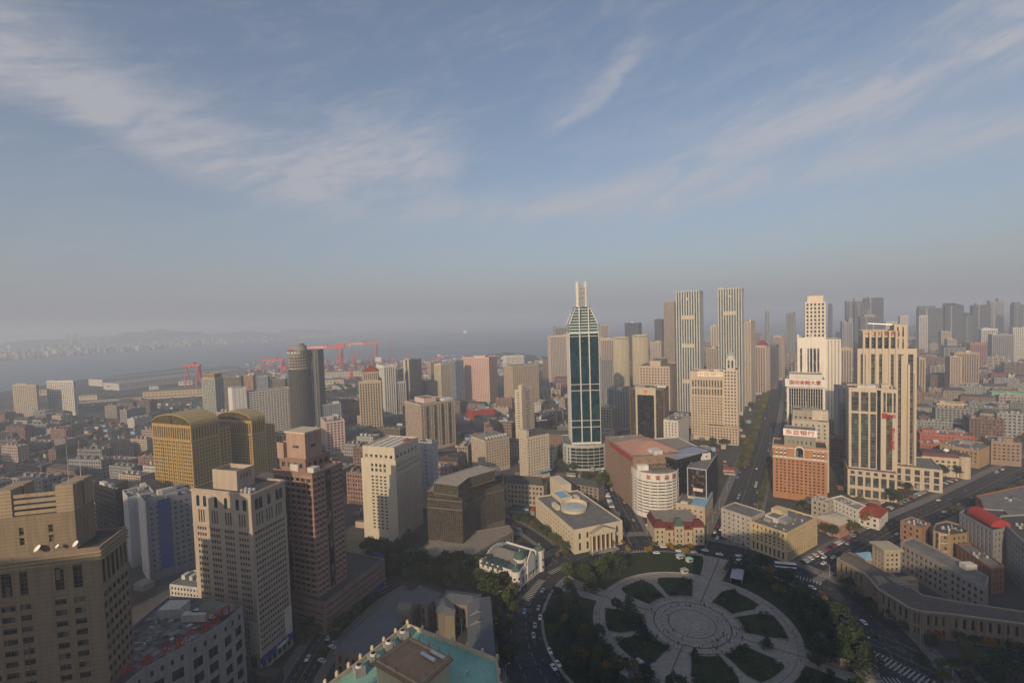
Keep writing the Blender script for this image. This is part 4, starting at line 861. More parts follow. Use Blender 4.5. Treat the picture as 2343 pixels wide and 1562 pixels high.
o = B('pyramid_roof_tower', 'beige tower with a dark red pyramid roof', (812, 820, 871, 872, 990, 12), mat((.44, .35, .24)), b=30, **FIN); a, b, H = dims(o); vol(o, 6, a-4, 4, b-4, H-1, H+13, mat((.44, .35, .24)), nm='crown', bay=3, wu=.45, wv=.8, fh=10); m = MB(); m.prism([(5, 3), (a-3, 3), (a-3, b-3), (5, b-3)], H+13.02, H+22, REDR, taper=[(a/2+.9, b/2-.1), (a/2+1.1, b/2-.1), (a/2+1.1, b/2+.1), (a/2+.9, b/2+.1)]); m.obj('pyramid_roof', o)
o = B('white_ribbed_tower', 'white ribbed tower directly right of the red pyramid roof', (861, 877, 904, 836, 955, 40), 'white', **FIN); a, b, H = dims(o); vol(o, a+.02, a+20, 2, b, 0, H*.66, OFFW, nm='low_wing', **FIN)
o = B('dark_striped_tower', 'dark grey tower with a lit beige edge face', (922, 936, 964, 823, 925, 45), 'dgrey', gl=GLB, bay=3, wu=.5, wv=.6); a, b, H = dims(o); part(o, 'pale_rib', (-.4, -.02, 1, b*.3, 0, H), CREAM); part(o, 'pale_rib', (-.4, -.02, b*.6, b-.2, 0, H), CREAM)
B('dark_stub_tower', 'small dark block squeezed between the white ribbed and dark striped towers', (904, 910, 923, 845, 930, 45), 'dgrey', wu=.5)
B('dark_glass_block', 'low dark glass block right of the dark striped tower', (963, 968, 994, 870, 930, 40), 'dgrey', gl=GLB, wu=.7, wv=.6)
B('beige_far_block', 'beige block with white windows behind the cream-edged tower', (977, 985, 1001, 828, 905, 45), 'creamd', **RES)
B('cream_edged_tower', 'tower with a lit cream end wall and dark windowed side', (993, 1008, 1041, 833, 925, 48), mat((.52, .45, .33)), gl=GLB, bay=3.8, wu=.55, wv=.6, fh=3.8)
B('blue_grey_tower', 'blue-grey apartment tower left of the pink slab', (1030, 1041, 1060, 826, 930, 48), mat((.20, .23, .27)), gl=GLB, bay=3.8, wu=.55, wv=.6, fh=3.8)
B('pink_slab_tower', 'pink gridded apartment slab carrying the shadow of another tower', (1058, 1118, 1137, 817, 922, 64), mat((.58, .40, .34)), gl=GLB, bay=3.8, fh=3.8, wu=.5, wv=.52, units=4)
B('white_gridded_tower', 'white gridded tower rising behind the beige block', (1150, 1158, 1197, 815, 905, 25), 'white', bay=3, wu=.6, wv=.55)
o = B('beige_office', 'broad beige office block in front of the white gridded tower', (1152, 1172, 1232, 838, 930, 35), mat((.42, .34, .25)), gl=GLB, bay=4.2, fh=4.2, wu=.45, wv=.5)
o = B('brown_balcony_slab', 'brown-beige balcony slab with twin dark roofs, middle of the left city', (926, 962, 1040, 925, 1035, 40), mat((.40, .32, .25)), bay=3.3, fh=3.0, wu=.62, wv=.52, units=3); a, b, H = dims(o); m = MB()
for k in range(4): m.box(a*(.15+k*.22), a*(.15+k*.22)+3, -.5, -.01, 4, H-3, GLGR)
m.obj('glazed_balcony_stack', o); vol(o, a*.2, a*.55, b*.2, b*.8, H-1, H+5, PINKP, nm='stair_head', solid=1)
o = B('slim_white_tower', 'slim white wall tower with dark glass back, left of the teal tower', (1177, 1193, 1221, 892, 1010, 50), 'cream', gl=GLC, bay=20, wu=.4, wv=.3); vol(o, 2, 8, 1, 7, dims(o)[2]-1, dims(o)[2]+6, CREAM, nm='head', solid=1)
o = B('black_hotel', 'black glass block with a row of white characters, left of the teal tower', (1194, 1199, 1251, 955, 1000, 15), 'black', gl=GLC, wu=.6, wv=.5, b=20); a, b, H = dims(o); text(o, '中山大厦', (a/2, -.3, H-2.6), 4.4, LETWHITE); part(o, 'white_cornice', (-.3, a+.3, -.5, -.02, H-6, H-5.4), LETWHITE)
o = B('pitched_apartments', 'long pale apartment block with dormered pitched roof', (1078, 1110, 1165, 1008, 1085, 35), mat((.45, .38, .30)), bay=3.2, fh=3, wu=.5, wv=.5, units=0, indiv=120); a, b, H = dims(o); m = MB(); gable(m, (0, b/2), (a, b/2), b+.8, H+.02, H+5, ROOFG); m.obj('pitched_roof', o)
for k in range(7): part(o, 'dormer', (a*(.08+k*.13), a*(.08+k*.13)+1.8, 1, 4, H+.4, H+3), OFFW)
o = B('white_apartment_tower', 'white tower block with regular small windows left of the teal tower', (1187, 1205, 1256, 1000, 1102, 32), mat((.52, .45, .35)), bay=3.2, fh=3, wu=.42, wv=.5, units=1, indiv=200); a, b, H = dims(o); m = MB(); gable(m, (0, b*.5), (a, b*.5), b, H+.02, H+5.5, ROOFD); m.obj('pitched_roof', o); part(o, 'canopy', (a*.4, a*.95, -5, -.02, 8, 8.6), BLUER); part(o, 'tower_head', (-.3, 3, .3, b-.3, H-.5, H+6), CREAM)
B('salmon_school', 'salmon three-storey block left of the slim white tower', (1115, 1118, 1176, 972, 995, 12), 'salmon', b=18, bay=3, fh=3.4, wu=.4, wv=.5, indiv=60)
o = B('red_walled_theatre', 'low hall with a bright red wall among the pale houses', (1050, 1078, 1131, 940, 962, 22), REDP, b=26, wu=.05, wv=.1, bay=20)
B('blue_panel_office', 'grey-blue slab office with a deep blue stripe and white end fin', (311, 333, 450, 1152, 1332, 46), mat((.17, .19, .235)), gl=GLB, b=22, bay=3.4, wu=.45, wv=.42, units=5, indiv=200)
o = bpy.data.objects['blue_panel_office']; a, b, H = dims(o); part(o, 'blue_stripe', (a*.22, a*.45, -.25, -.02, 6, H+.4), BLUEP); part(o, 'white_end_fin', (-.8, -.02, -.6, b+.6, 0, H+1.4), OFFW)
o = B('white_wall_block', 'white slab with blind wall and dark glazed back, left of the blue striped office', (276, 292, 352, 1137, 1300, 46), mat((.40, .41, .43)), b=22, gl=GLC, bay=30, wu=.1, wv=.1, units=2)
B('black_glass_block', 'black glass block behind the stepped corner tower', (214, 262, 280, 1120, 1275, 60), 'black', gl=GLC, wu=.8, wv=.7)
# the teal tower
o = T('teal_tower', 'tall teal glass skyscraper with white ribs and an open lattice crown', (1294, 1302, 1370, 762, 1072, -1), WHITE, GLT, ROOFG, b=34, zf=lambda H: (lambda i, L: [(28, H-1, uni(L, 1, 1-.9/L), 1, 1)] if i in (0, 2) else [(28, H-1, uni(L, 4, .25, 1), 36, .5)]), units=0, t=.6)
a, b, H = dims(o)
for x in (a*.355, a*.665): part(o, 'white_rib', (x-.6, x+.6, -.6, .3, 28, H+27), OFFW)
for z in (H-4, H*.575, H*.575+6.5, H*.305, H*.305+7): m = MB(); m.box(.6, a-.6, -.25, .2, z, z+.6, OFFW); m.obj('white_band', o)
CRW = mat((.42, .50, .45), rough=.5); m = MB()
for k in range(9):
    s = k/9; x0 = 1+(a*.26-1)*max(0, (k-2)/7); m.box(x0, a-x0, 1+k*.6, b-1-k*.6, H+k*3, H+k*3+1.3, CRW); m.box(x0+.4, a-x0-.4, 1.5+k*.6, b-1.5-k*.6, H+k*3+1.3, H+(k+1)*3, GLT)
m.obj('stepped_crown', o); m = MB()
for s in (0, 1):
    for y in (1.5, b-1.5):
        X = (lambda x: x if s == 0 else a-x); m.bar((X(.5), y, H+9), (X(a*.26), y*.8+b*.1, H+26), .45, WHITE)
m.obj('shoulder_frame', o); m = MB(); xa, xb = a*.37, a*.65; zt = H+54; LT = mat((.40, .36, .30))
for x in (xa, xb):
    for y in (b*.35, b*.65): m.bar((x, y, H+26), (x, y, zt), .75, WHITE)
z = H+27
while z < zt-2:
    for y in (b*.35, b*.65):
        m.bar((xa, y, z), (xb, y, z), .45, LT); m.bar((xa, y, z), (xb, y, z+5), .36, LT); m.bar((xb, y, z), (xa, y, z+5), .36, LT)
    m.bar((xa, b*.35, z), (xa, b*.65, z), .28, LT); m.bar((xb, b*.35, z), (xb, b*.65, z), .28, LT); z += 5
m.obj('lattice_crown', o)
for x in (xa, xb): q = MB(); q.bar((x, b*.35, zt), (x, b*.35, zt+12), .25, METAL, .06); q.obj('antenna_mast', o)
cb = [(a*.5+26*math.cos(R(200+k*14)), 8+17*math.sin(R(200+k*14))) for k in range(11)]+[(a+8, b+6), (-8, b+6)]
poly_building(o, cb, 27, lambda i, L: [(2, 24, [(.2, L-.2)] if 2 <= i <= 7 else uni(L, 1, .3), 6, .8)], mat((.40, .41, .38)), GLC, ROOFG, names=('podium_wall', 'podium_windows', 'podium_roof'), t=.3)
PW_ = mat((.50, .44, .36))
B('pale_twin_tower', 'pale pinkish tower with paired crown left behind the teal tower', (1252, 1258, 1301, 768, 880, 10), mat((.50, .42, .37)), b=24, **FIN)
B('pale_rear_tower', 'dim grey tower peeking over the pale tower left of the teal tower', (1265, 1270, 1300, 748, 872, 10), 'grey', b=20, **FIN)
B('pale_right_tower', 'pale pinkish tower right behind the teal tower', (1371, 1374, 1404, 775, 900, 6), mat((.48, .41, .36)), b=24, **FIN)
B('far_beige_tower', 'far beige tower just right of the teal tower crown', (1371, 1374, 1392, 742, 850, 6), 'beige', b=20, **FIN)
B('grey_gridded_tower', 'grey gridded tower low right of the teal tower', (1371, 1374, 1402, 822, 930, 6), 'grey', b=24, **RES)
for k, (px, yt) in enumerate(((1421, 771), (1465, 766))):
    yb = 905; Yc = G(px, yb).y; c0 = atY(px, yt, Yc); rr = 18.5*Yc/FPX; o = thing('striped_round_tower', ['cream round tower with vertical stripes, left of the pair', 'cream round tower with vertical stripes, right of the pair'][k], 'building', (c0.x, Yc, 0))
    pc = [(rr*math.cos(R(q*18)), rr*math.sin(R(q*18))) for q in range(20)]
    poly_building(o, pc, c0.z, lambda i, L: [(4, c0.z-6, uni(L, 2, .35), 1, 1), (c0.z-5, c0.z-1, uni(L, 2, .7), 1, .9)], mat((.55, .48, .34)), glass(dark=(.10, .10, .07), light=(.2, .19, .14), frac=.7), ROOFG, t=.5)
    FOOT.append([(c0.x-rr, Yc-rr), (c0.x+rr, Yc-rr), (c0.x+rr, Yc+rr), (c0.x-rr, Yc+rr)])
o = B('beige_hotel', 'wide beige hotel with pinkish roof pavilion behind the bronze tower', (1462, 1532, 1548, 838, 960, 62), mat((.48, .38, .29)), gl=GLB, bay=4.4, fh=4.4, wu=.5, wv=.52, units=0); a, b, H = dims(o); vol(o, 3, a-3, b*.3, b*.65, H-1, H+8, mat((.48, .38, .29)), nm='pavilion', solid=1)
o = T('bronze_tower', 'bronze glass tower with a pale framed front and orange logo', (1440, 1520, 1530, 890, 1022, 62), mat((.13, .10, .075), rough=.5), GLBR, ROOFG, wu=.9, wv=.85, bay=3, units=2, t=.2); a, b, H = dims(o); m = MB()
for y0, y1, z0, z1 in ((b*.24, b*.29, 4, H+1), (b*.77, b*.82, 4, H+1), (b*.291, b*.769, H-8, H+1)): m.box(-.9, -.02, y0, y1, z0, z1, CREAM)
m.obj('pale_frame', o); part(o, 'dark_front', (-.3, -.02, b*.292, b*.768, 4, H-8.05), glass(dark=(.012, .013, .013), light=(.06, .055, .05), frac=.9, cell=(2, 2, 2))); q = MB(); q.bar((-.9, b*.53, H-3.8), (-1.1, b*.53, H-3.8), 2.4, mat((.6, .22, .05)), n=12); q.obj('orange_logo', o)
B('grey_low_tower', 'grey-white block left of the bronze tower', (1404, 1438, 1456, 893, 985, 60), 'grey', **RES)
B('blue_grey_low_tower', 'blue-grey stepped block right of the teal tower foot', (1385, 1418, 1428, 890, 970, 60), 'blueg', **RES)
B('beige_mid_block', 'small beige-brown block between teal and bronze towers', (1372, 1400, 1412, 935, 1010, 60), 'creamd', **RES)
B('white_corner_block', 'small white-ended block between the bronze tower and the gridded bank', (1518, 1552, 1576, 962, 1035, 55), 'offw', bay=4, wu=.3)
STR = mat((.46, .47, .44))
for k, sp_ in enumerate(((1546, 1600, 1612, 664, 960, 60), (1642, 1697, 1709, 658, 950, 60))):
    o = T('ribbed_twin_tower', ['tall ribbed grey-white twin skyscraper, the left one', 'tall ribbed grey-white twin skyscraper, the right one'][k], sp_, STR, glass(dark=(.04, .045, .045), light=(.10, .10, .095)), ROOFG, zf=lambda H: (lambda i, L: [(6, H-1, uni(L, 9, .52, .6), 1, 1)] if i == 3 else [(6, H-6, uni(L, 5, .3, .6), 50, .5)]), units=1, t=.8, a=36)
    a, b, H = dims(o)
    for z in (H*.28, H*.56, H*.78) if k == 0 else (H*.30, H*.79): m = MB(); m.box(-.5, -.02, b*.25, b*.75, z, z+6, CREAM); m.obj('pale_panel', o)
    part(o, 'pale_panel', (-.5, -.02, b*.42, b*.58, H*.93, H*.945), CREAM)
B('tan_rear_tower', 'brownish gridded skyscraper tucked behind the left ribbed twin', (1518, 1542, 1549, 690, 880, 60), mat((.30, .25, .20)), bay=3, wu=.5, wv=.5)
B('dark_far_tower', 'dark blue far tower with notched top right of the round striped towers', (1429, 1462, 1468, 738, 840, 60), mat((.07, .08, .09)), bay=3, wu=.5, wv=.5)
B('dark_far_tower', 'dark far stepped tower left of the brownish gridded skyscraper', (1497, 1514, 1519, 730, 850, 60), mat((.09, .085, .085)), bay=3, wu=.5, wv=.5)
B('pale_far_block', 'pale pink block between the round striped towers and the ribbed twin', (1488, 1512, 1520, 782, 880, 60), mat((.48, .40, .34)), **RES)
B('dome_far_tower', 'cream tower with rounded top left of the right ribbed twin', (1626, 1640, 1645, 745, 900, 60), 'cream', **RES)
B('beige_gap_block', 'beige block between the twin skyscrapers', (1616, 1640, 1650, 796, 925, 60), 'beige', **RES)
BK = mat((.50, .40, .30))
o = T('gridded_bank', 'cream gridded bank tower with golden characters on a white band', (1580, 1655, 1672, 850, 1010, 62), BK, GL, ROOFG, a=24, zf=lambda H: (lambda i, L: [(5, H-32, uni(L, 11, .5, 1), 15, .5), (H-30, H-22, uni(L, 11, .5, 1), 1, .95), (H-20, H-11, uni(L, 11, .5, 1), 1, .95)]), indiv=160, units=2); a, b, H = dims(o)
part(o, 'white_sign_band', (-.6, -.02, .5, b*.78, H-6.5, H-.5), LETWHITE); text(o, '中国银行', (-.8, b*.4, H-3.5), 4.8, LETGOLD, face='L', sx=1.5)
vol(o, -6, 30, -16, -.1, 0, H+3, mat((.54, .45, .36)), gl=GLB, nm='east_wing', bay=3.6, fh=4, wu=.5, wv=.5, indiv=0); vol(o, 2, 14, -13, -3, H+2, H+16, OFFW, nm='clock_stage', bay=4, wu=.5, wv=.8, fh=10); m = MB(); m.bar((8, -8, H+16), (8, -8, H+19), 5, OFFW, n=12); m.dome((8, -8, H+19), 4.2, 5, mat((.30, .36, .32)), 14); m.bar((8, -8, H+24), (8, -8, H+31), .35, LETGOLD, .05); m.obj('cupola', o)
vol(o, -14, .1, -17, b*.45, 0, 22, BK, nm='front_annex', bay=3.4, wu=.5, wv=.6)
B('slim_beige_tower', 'slim beige tower beside the right ribbed twin', (1697, 1718, 1728, 735, 930, 56), mat((.44, .38, .31)), bay=4, wu=.5, wv=.4)
o = B('red_cap_tower', 'pinkish tower with small red cap on the avenue', (1727, 1752, 1762, 790, 905, 50), mat((.50, .40, .34)), **FIN); a, b, H = dims(o); m = MB(); hip(m, [(2, 2), (a-2, 2), (a-2, b-2), (2, b-2)], H-.9, H+8, REDR, .2); m.obj('red_cap', o)
B('grey_avenue_tower', 'dark grey tower next to the red-capped one', (1757, 1776, 1781, 789, 890, 50), mat((.13, .13, .14)), **FIN)
B('beige_avenue_tower', 'beige slim tower right of the dark grey avenue tower', (1770, 1790, 1796, 768, 870, 50), 'beige', **FIN)
B('far_lattice_tower', 'very far thin grey tower left of the white stepped tower', (1798, 1815, 1820, 714, 830, 50), 'grey', **FIN)
o = T('white_stepped_tower', 'bright white stepped skyscraper with a tall upper shaft', (1820, 1824, 1890, 772, 975, -30), mat((.72, .66, .57)), GL, ROOFG, b=40, zf=lambda H: (lambda i, L: [(20, H-14, [(L*.10, L*.17), (L*.36, L*.41), (L*.45, L*.53), (L*.57, L*.66), (L*.70, L*.77)] if i == 0 else uni(L, 6, .3, 2), 1 if i == 0 else 30, .98 if i == 0 else .5)]), units=0, t=.8); a, b, H = dims(o)
vol(o, a*.28, a*1.0, 6, b-6, H-1, H+48, mat((.62, .55, .46)), gl=GLB, nm='shaft', bay=4.6, wu=.5, wv=.6, fh=5); vol(o, a*.36, a*.92, 9, b-9, H+47, H+56, mat((.66, .54, .42)), nm='shaft_crown', solid=1)
vol(o, a+.02, a+17, 4, b, 0, H-3, mat((.66, .6, .52)), gl=GLB, nm='east_bay', bay=4, wu=.4, wv=.5)
for x in (0, a*.5, a-2): part(o, 'pinnacle', (x, x+2, 0, 2, H+.01, H+4), mat((.72, .66, .57)))
B('striped_beige_block', 'beige vertically striped block between the white stepped tower and the stepped hotel', (1908, 1911, 1950, 797, 900, -30), mat((.44, .36, .28)), b=24, **FIN)
B('dark_roof_block', 'grey block with a dark hipped cap right of the black glass tower', (1908, 1911, 1940, 885, 1005, -30), 'grey', b=24, bay=5, wu=.25)
B('grey_side_block', 'grey block with one window column beside the hotel tower', (1918, 1921, 1943, 925, 1045, -30), mat((.20, .20, .21)), b=20, bay=8, wu=.25)
# ------------------------------------------------------------------ right side, low buildings round the plaza
HS = mat((.27, .22, .16), var=.14)
o = PX('old_stone_hotel', 'long bent stone hotel with pilasters and grey roofs, lower right', [(1917, 1277), (1979, 1310), (2012, 1346), (2084, 1390), (2112, 1397), (2173, 1402), (2343, 1425), (2440, 1436), (2440, 1405), (2343, 1398), (2209, 1378), (2110, 1360), (2050, 1318), (2000, 1290), (1945, 1262)], 13.5, lambda i, L: [(1, 5, uni(L, max(2, round(L/3.4)), .36, .8), 1, .75), (6, 12, uni(L, max(2, round(L/3.4)), .36, .8), 1, .8)], HS, GL, ROOFG, indiv=150, par=.7, cap=STONE)
HR_ = mat((.125, .105, .09), var=.25, scale=.4); HPX = [(1917, 1277), (1979, 1310), (2012, 1346), (2084, 1390), (2112, 1397), (2173, 1402), (2343, 1425), (2440, 1436), (2440, 1405), (2343, 1398), (2209, 1378), (2110, 1360), (2050, 1318), (2000, 1290), (1945, 1262)]; m = MB(); prs = [(loc_(o, *HPX[p_], 13.5), loc_(o, *HPX[q_], 13.5)) for p_, q_ in ((0, 14), (1, 13), (2, 12), (3, 11), (4, 11), (5, 10), (6, 9), (7, 8))]
for (A0, B0), (A1, B1) in zip(prs[:-1], prs[1:]):
    f = lambda A, B, t, z: tuple(A.lerp(B, t)[:2])+(z,)
    m.face([f(A0, B0, .07, 13), f(A1, B1, .07, 13), f(A1, B1, .5, 15.6), f(A0, B0, .5, 15.6)], HR_); m.face([f(A1, B1, .93, 13), f(A0, B0, .93, 13), f(A0, B0, .5, 15.6), f(A1, B1, .5, 15.6)], HR_)
m.obj('pitched_roof', o)
LP = DIM[o.name]; m = MB()
for i in range(len(LP)):
    A, B_ = Vector(LP[i]), Vector(LP[(i+1) % len(LP)]); L = (B_-A).length; e = (B_-A)/L; nn = Vector((e.y, -e.x)); k = max(2, round(L/3.4))
    for j in range(k+1):
        c = A+e*(L*j/k); m.bar((*(c+nn*.25), 0), (*(c+nn*.25), 12.6), .36, HS, n=4)
    q = [A+nn*.7, B_+nn*.7]; m.face([(*q[0], 12.7), (*q[1], 12.7), (*q[1], 13.4), (*q[0], 13.4)], STONE); m.face([(*q[0], 13.4), (*q[1], 13.4), (*B_, 13.45), (*A, 13.45)], STONE); m.face([(*q[0], 12.7), (*A, 12.7), (*B_, 12.7), (*q[1], 12.7)], STONE)
m.obj('pilasters_and_cornice', o, kind='stuff')
def rel(o, px, py, z): q = loc_(o, px, py, z); return q.x, q.y
x, y = rel(o, 2045, 1312, 12.5); vol(o, x-4.5, x+4.5, y+1, y+10, 12.4, 25, mat((.40, .34, .26)), nm='stair_tower', bay=2.6, fh=2.8, wu=.5, wv=.5, roof=TANB); part(o, 'tower_cornice', (x-5.4, x+5.4, y, y+11, 25.02, 26), mat((.40, .34, .26)))
x, y = rel(o, 1995, 1287, 13); part(o, 'roof_pavilion', (x-4, x+4, y-1, y+6, 12.82, 15.5), TANB); m = MB(); hip(m, [(x-5, y-2), (x+5, y-2), (x+5, y+7), (x-5, y+7)], 15.52, 18.2, BLUER, .1); m.obj('blue_hipped_roof', o)
x, y = rel(o, 2085, 1352, 13); part(o, 'roof_court_wall', (x-8, x+6, y+3, y+3.6, 12.82, 15), STONE); part(o, 'skylight_house', (x+2, x+9, y+6, y+10, 0, 15.5), TANB)
x, y = rel(o, 2040, 1325, 13); m = MB(); m.prism([(x-12, y-6), (x+4, y-9), (x+4, y-1), (x-10, y+2)], 12.83, 15.2, HS, taper=[(x-11, y-5), (x+3.4, y-8), (x+3.4, y-2), (x-9.5, y+1)]); m.obj('entrance_attic', o)
part(o, 'red_entrance_canopy', (rel(o, 1985, 1385, 0)[0]-3, rel(o, 1985, 1385, 0)[0]+3, rel(o, 1985, 1385, 0)[1]-1.2, rel(o, 1985, 1385, 0)[1]+2.4, 3.2, 3.6), REDR)
o = PX('grey_long_office', 'long grey office block with dark strip windows behind the stone hotel', [(2060, 1238), (2171, 1298), (2255, 1345), (2262, 1318), (2214, 1289), (2089, 1227)], 18, lambda i, L: [(1.5, 16.6, uni(L, max(2, round(L/3.2)), .55, .6), 4, .5)], mat((.30, .27, .24)), GL, ROOFG, indiv=110)
x, y = rel(o, 2215, 1296, 18); part(o, 'roof_tank', (x-3, x+3, y-2, y+2, 17.05, 20), OFFW)
for nm, lb, px, z, wl_, rf in (('brown_brick_block', 'brown striped block standing beside the boulevard, right', [(2060, 1190), (2109, 1208), (2130, 1197), (2085, 1180)], 17, mat((.34, .20, .12)), ROOFG),
    ('glass_stair_block', 'yellow-brown block with a white framed glass stair', [(2135, 1213), (2176, 1223), (2213, 1218), (2222, 1205), (2165, 1190), (2140, 1196)], 19, mat((.30, .22, .13)), ROOFD),
    ('red_dome_office', 'grey office with a red curved roof piece at the right edge', [(2195, 1171), (2272, 1213), (2330, 1200), (2300, 1165), (2215, 1160)], 27, mat((.25, .25, .26)), ROOFD),
    ('grey_edge_office', 'grey striped office cut off by the right edge', [(2276, 1193), (2300, 1198), (2345, 1240), (2420, 1235), (2420, 1170), (2290, 1178)], 29, mat((.26, .26, .27)), ROOFD),
    ('brick_school', 'red brick building with pale string courses at the right edge', [(2232, 1133), (2245, 1143), (2250, 1160), (2322, 1182), (2420, 1165), (2420, 1095), (2330, 1112)], 20, mat((.30, .13, .08)), ROOFG),
    ('dark_brick_block', 'dark red-brown block behind the grey long office, far right', [(2188, 1244), (2268, 1300), (2298, 1293), (2222, 1240)], 15, mat((.22, .11, .07)), ROOFG),
    ('pink_villa', 'pink brick villa with a pale hipped roof near the boulevard', [(1860, 1181), (1921, 1202), (1953, 1188), (1909, 1170)], 9, mat((.42, .24, .19)), CREAM),
    ('white_annex', 'white two-storey annex behind the pink villa', [(1899, 1138), (1962, 1166), (1982, 1156), (1925, 1132)], 12, WHITE, ROOFB),
    ('beige_annex', 'beige annex block behind the yellow corner bank', [(1856, 1138), (1894, 1150), (1905, 1141), (1870, 1130)], 14, mat((.42, .37, .30)), ROOFB),
    ('red_roof_house', 'white gabled house with red tile roofs beside orange autumn trees', [(1962, 1172), (2012, 1185), (2032, 1166), (1985, 1152)], 9, OFFW, REDR)):
    o = PX(nm, lb, px, z, zstd(H=z, bay=3.3, fh=3.6, wu=.42, wv=.5, base=1, top=1), wl_, GL, rf, indiv=70)
    L_ = DIM[o.name]
    cx_, cy_ = sum(p[0] for p in L_)/len(L_), sum(p[1] for p in L_)/len(L_)
    if nm not in ('pink_villa', 'red_roof_house'): clutter(LASTROOF[0], cx_-5, cx_+5, cy_-3, cy_+3, z-1, random.Random(len(nm)), 16)
    if nm in ('pink_villa', 'red_roof_house'):
        m = MB(); hip(m, inset(L_, -.6), z+.02, z+(2.2 if nm == 'pink_villa' else 4.5), CREAM if nm == 'pink_villa' else REDR, .3); m.obj('hipped_roof', o)
    if nm == 'red_dome_office':
        A, B_ = Vector(rel(o, 2212, 1172, z)), Vector(rel(o, 2268, 1205, z)); e = (B_-A).normalized(); nn = Vector((-e.y, e.x)); m = MB()
        for i in range(8):
            t0, t1 = math.pi*i/8, math.pi*(i+1)/8; P0, P1 = [(nn*(5-5*math.cos(t)), z+.1+4.5*math.sin(t)) for t in (t0, t1)]
            m.face([(*(A+P0[0]), P0[1]), (*(A+P1[0]), P1[1]), (*(B_+P1[0]), P1[1]), (*(B_+P0[0]), P0[1])], REDP)
            for S in (A, B_): m.face([(*(S+P0[0]), z), (*(S+P1[0]), z), (*(S+P1[0]), P1[1]), (*(S+P0[0]), P0[1])], REDP)
        m.obj('red_vault_roof', o)
    if nm == 'glass_stair_block':
        x, y = rel(o, 2156, 1219, z); m = MB()
        for dx in (-3, 3): m.box(x+dx-.3, x+dx+.3, y-1.6, y-1, 1, z+1, CREAM)
        for q in range(4): m.box(x-2.7, x+2.7, y-1.5, y-1.1, 2+q*5.4, 2.7+q*5.4, CREAM)
        m.obj('white_stair_frame', o)
B('red_brick_block', 'long red brick block right of the stepped hotel', (2102, 2105, 2232, 990, 1030, -27), mat((.36, .12, .08)), b=20, indiv=120, bay=3.2, fh=3.2, wu=.42, wv=.45)
B('red_brick_block', 'low red brick block with white stripes in front of the long one', (2102, 2105, 2168, 1012, 1040, -27), mat((.34, .11, .075)), b=12, indiv=60, bay=3.2, fh=3.2, wu=.42, wv=.45)
o = B('cream_hotel', 'cream hotel with dark attic and a round corner tower by the car park', (2106, 2109, 2208, 1042, 1085, -27), mat((.50, .42, .31)), b=18, indiv=100, bay=4, fh=3.3, wu=.5, wv=.5); a, b, H = dims(o); m = MB(); m.prism([(-.2, -.2), (a+.2, -.2), (a+.2, b), (-.2, b)], H+.02, H+3.4, mat((.14, .05, .05)), mtop=ROOFD, taper=[(1, 1), (a-1, 1), (a-1, b-1), (1, b-1)]); m.obj('attic', o); m = MB(); m.bar((a, 2, 0), (a, 2, H+2.6), 4.6, mat((.50, .42, .31)), n=16); m.bar((a, 2, H+2.6), (a, 2, H+4.8), 4.9, ROOFD, 2, 16); m.obj('corner_tower', o); m = MB(); m.dome((a*.62, 6, H+5), 2.2, 2.2, LETWHITE, 12, 4); m.bar((a*.62, 6, H+3.4), (a*.62, 6, H+5), .5, METAL); m.obj('white_radome', o)
B('tan_office', 'tan office block with dark window strips behind the cream hotel', (2173, 2240, 2262, 1030, 1072, 30), mat((.38, .26, .14)), a=40, b=30, bay=3.2, wu=.5, wv=.5, indiv=60)
B('brown_court_block', 'brown and beige courtyard block, right of the tan office', (2262, 2268, 2338, 1008, 1062, -27), mat((.30, .21, .15)), b=26, bay=3.2, wu=.5, wv=.45)
B('yellow_office', 'yellow office slab with five window rows among dark roofs, right', (2140, 2143, 2214, 921, 950, -27), mat((.52, .40, .22)), b=16, bay=4, fh=3.2, wu=.5, wv=.5)
B('green_hall', 'long mint green building near the right edge', (2266, 2269, 2400, 897, 920, -27), 'greenw', b=18, bay=4, fh=3.4, wu=.4, wv=.4)
for lb, sp_, w_, kk in (('beige slim tower in front of a wide beige block, far right', (2170, 2174, 2200, 815, 905, -24), mat((.42, .32, .23)), RES), ('wide beige office block behind a slim tower, far right', (2180, 2184, 2241, 806, 880, -24), mat((.36, .28, .20)), FIN), ('red-brown tower with white crown, far right', (2216, 2220, 2258, 785, 850, -24), mat((.34, .17, .13)), FIN), ('white-grey gridded tower complex at the right edge, front part', (2262, 2270, 2320, 765, 842, -24), 'grey', FIN), ('white-grey gridded tower complex at the right edge, rear part', (2240, 2246, 2283, 752, 835, -24), 'offw', FIN), ('white-grey gridded tower touching the right edge', (2312, 2318, 2380, 750, 835, -24), 'offw', RES), ('pale slab tower with white cap, right background', (2100, 2103, 2123, 722, 815, -24), 'offw', FIN), ('small beige tower right of the pale slab tower', (2150, 2154, 2176, 758, 830, -24), 'beige', RES), ('small tan tower beside the small beige one', (2164, 2168, 2190, 776, 835, -24), 'creamd', RES), ('white-capped slim tower above the stepped hotel', (2057, 2060, 2078, 722, 815, -24), 'offw', RES), ('low pale tower just left of the white-capped slim one', (2024, 2027, 2052, 737, 820, -24), 'offw', RES), ('beige tower hugging the stepped hotel on its right', (2100, 2103, 2118, 818, 900, -24), mat((.42, .32, .23)), FIN)):
    B('distant_tower', lb, sp_, w_, b=22, **kk)
DK = mat((.075, .08, .085)); DK2 = mat((.11, .115, .12))
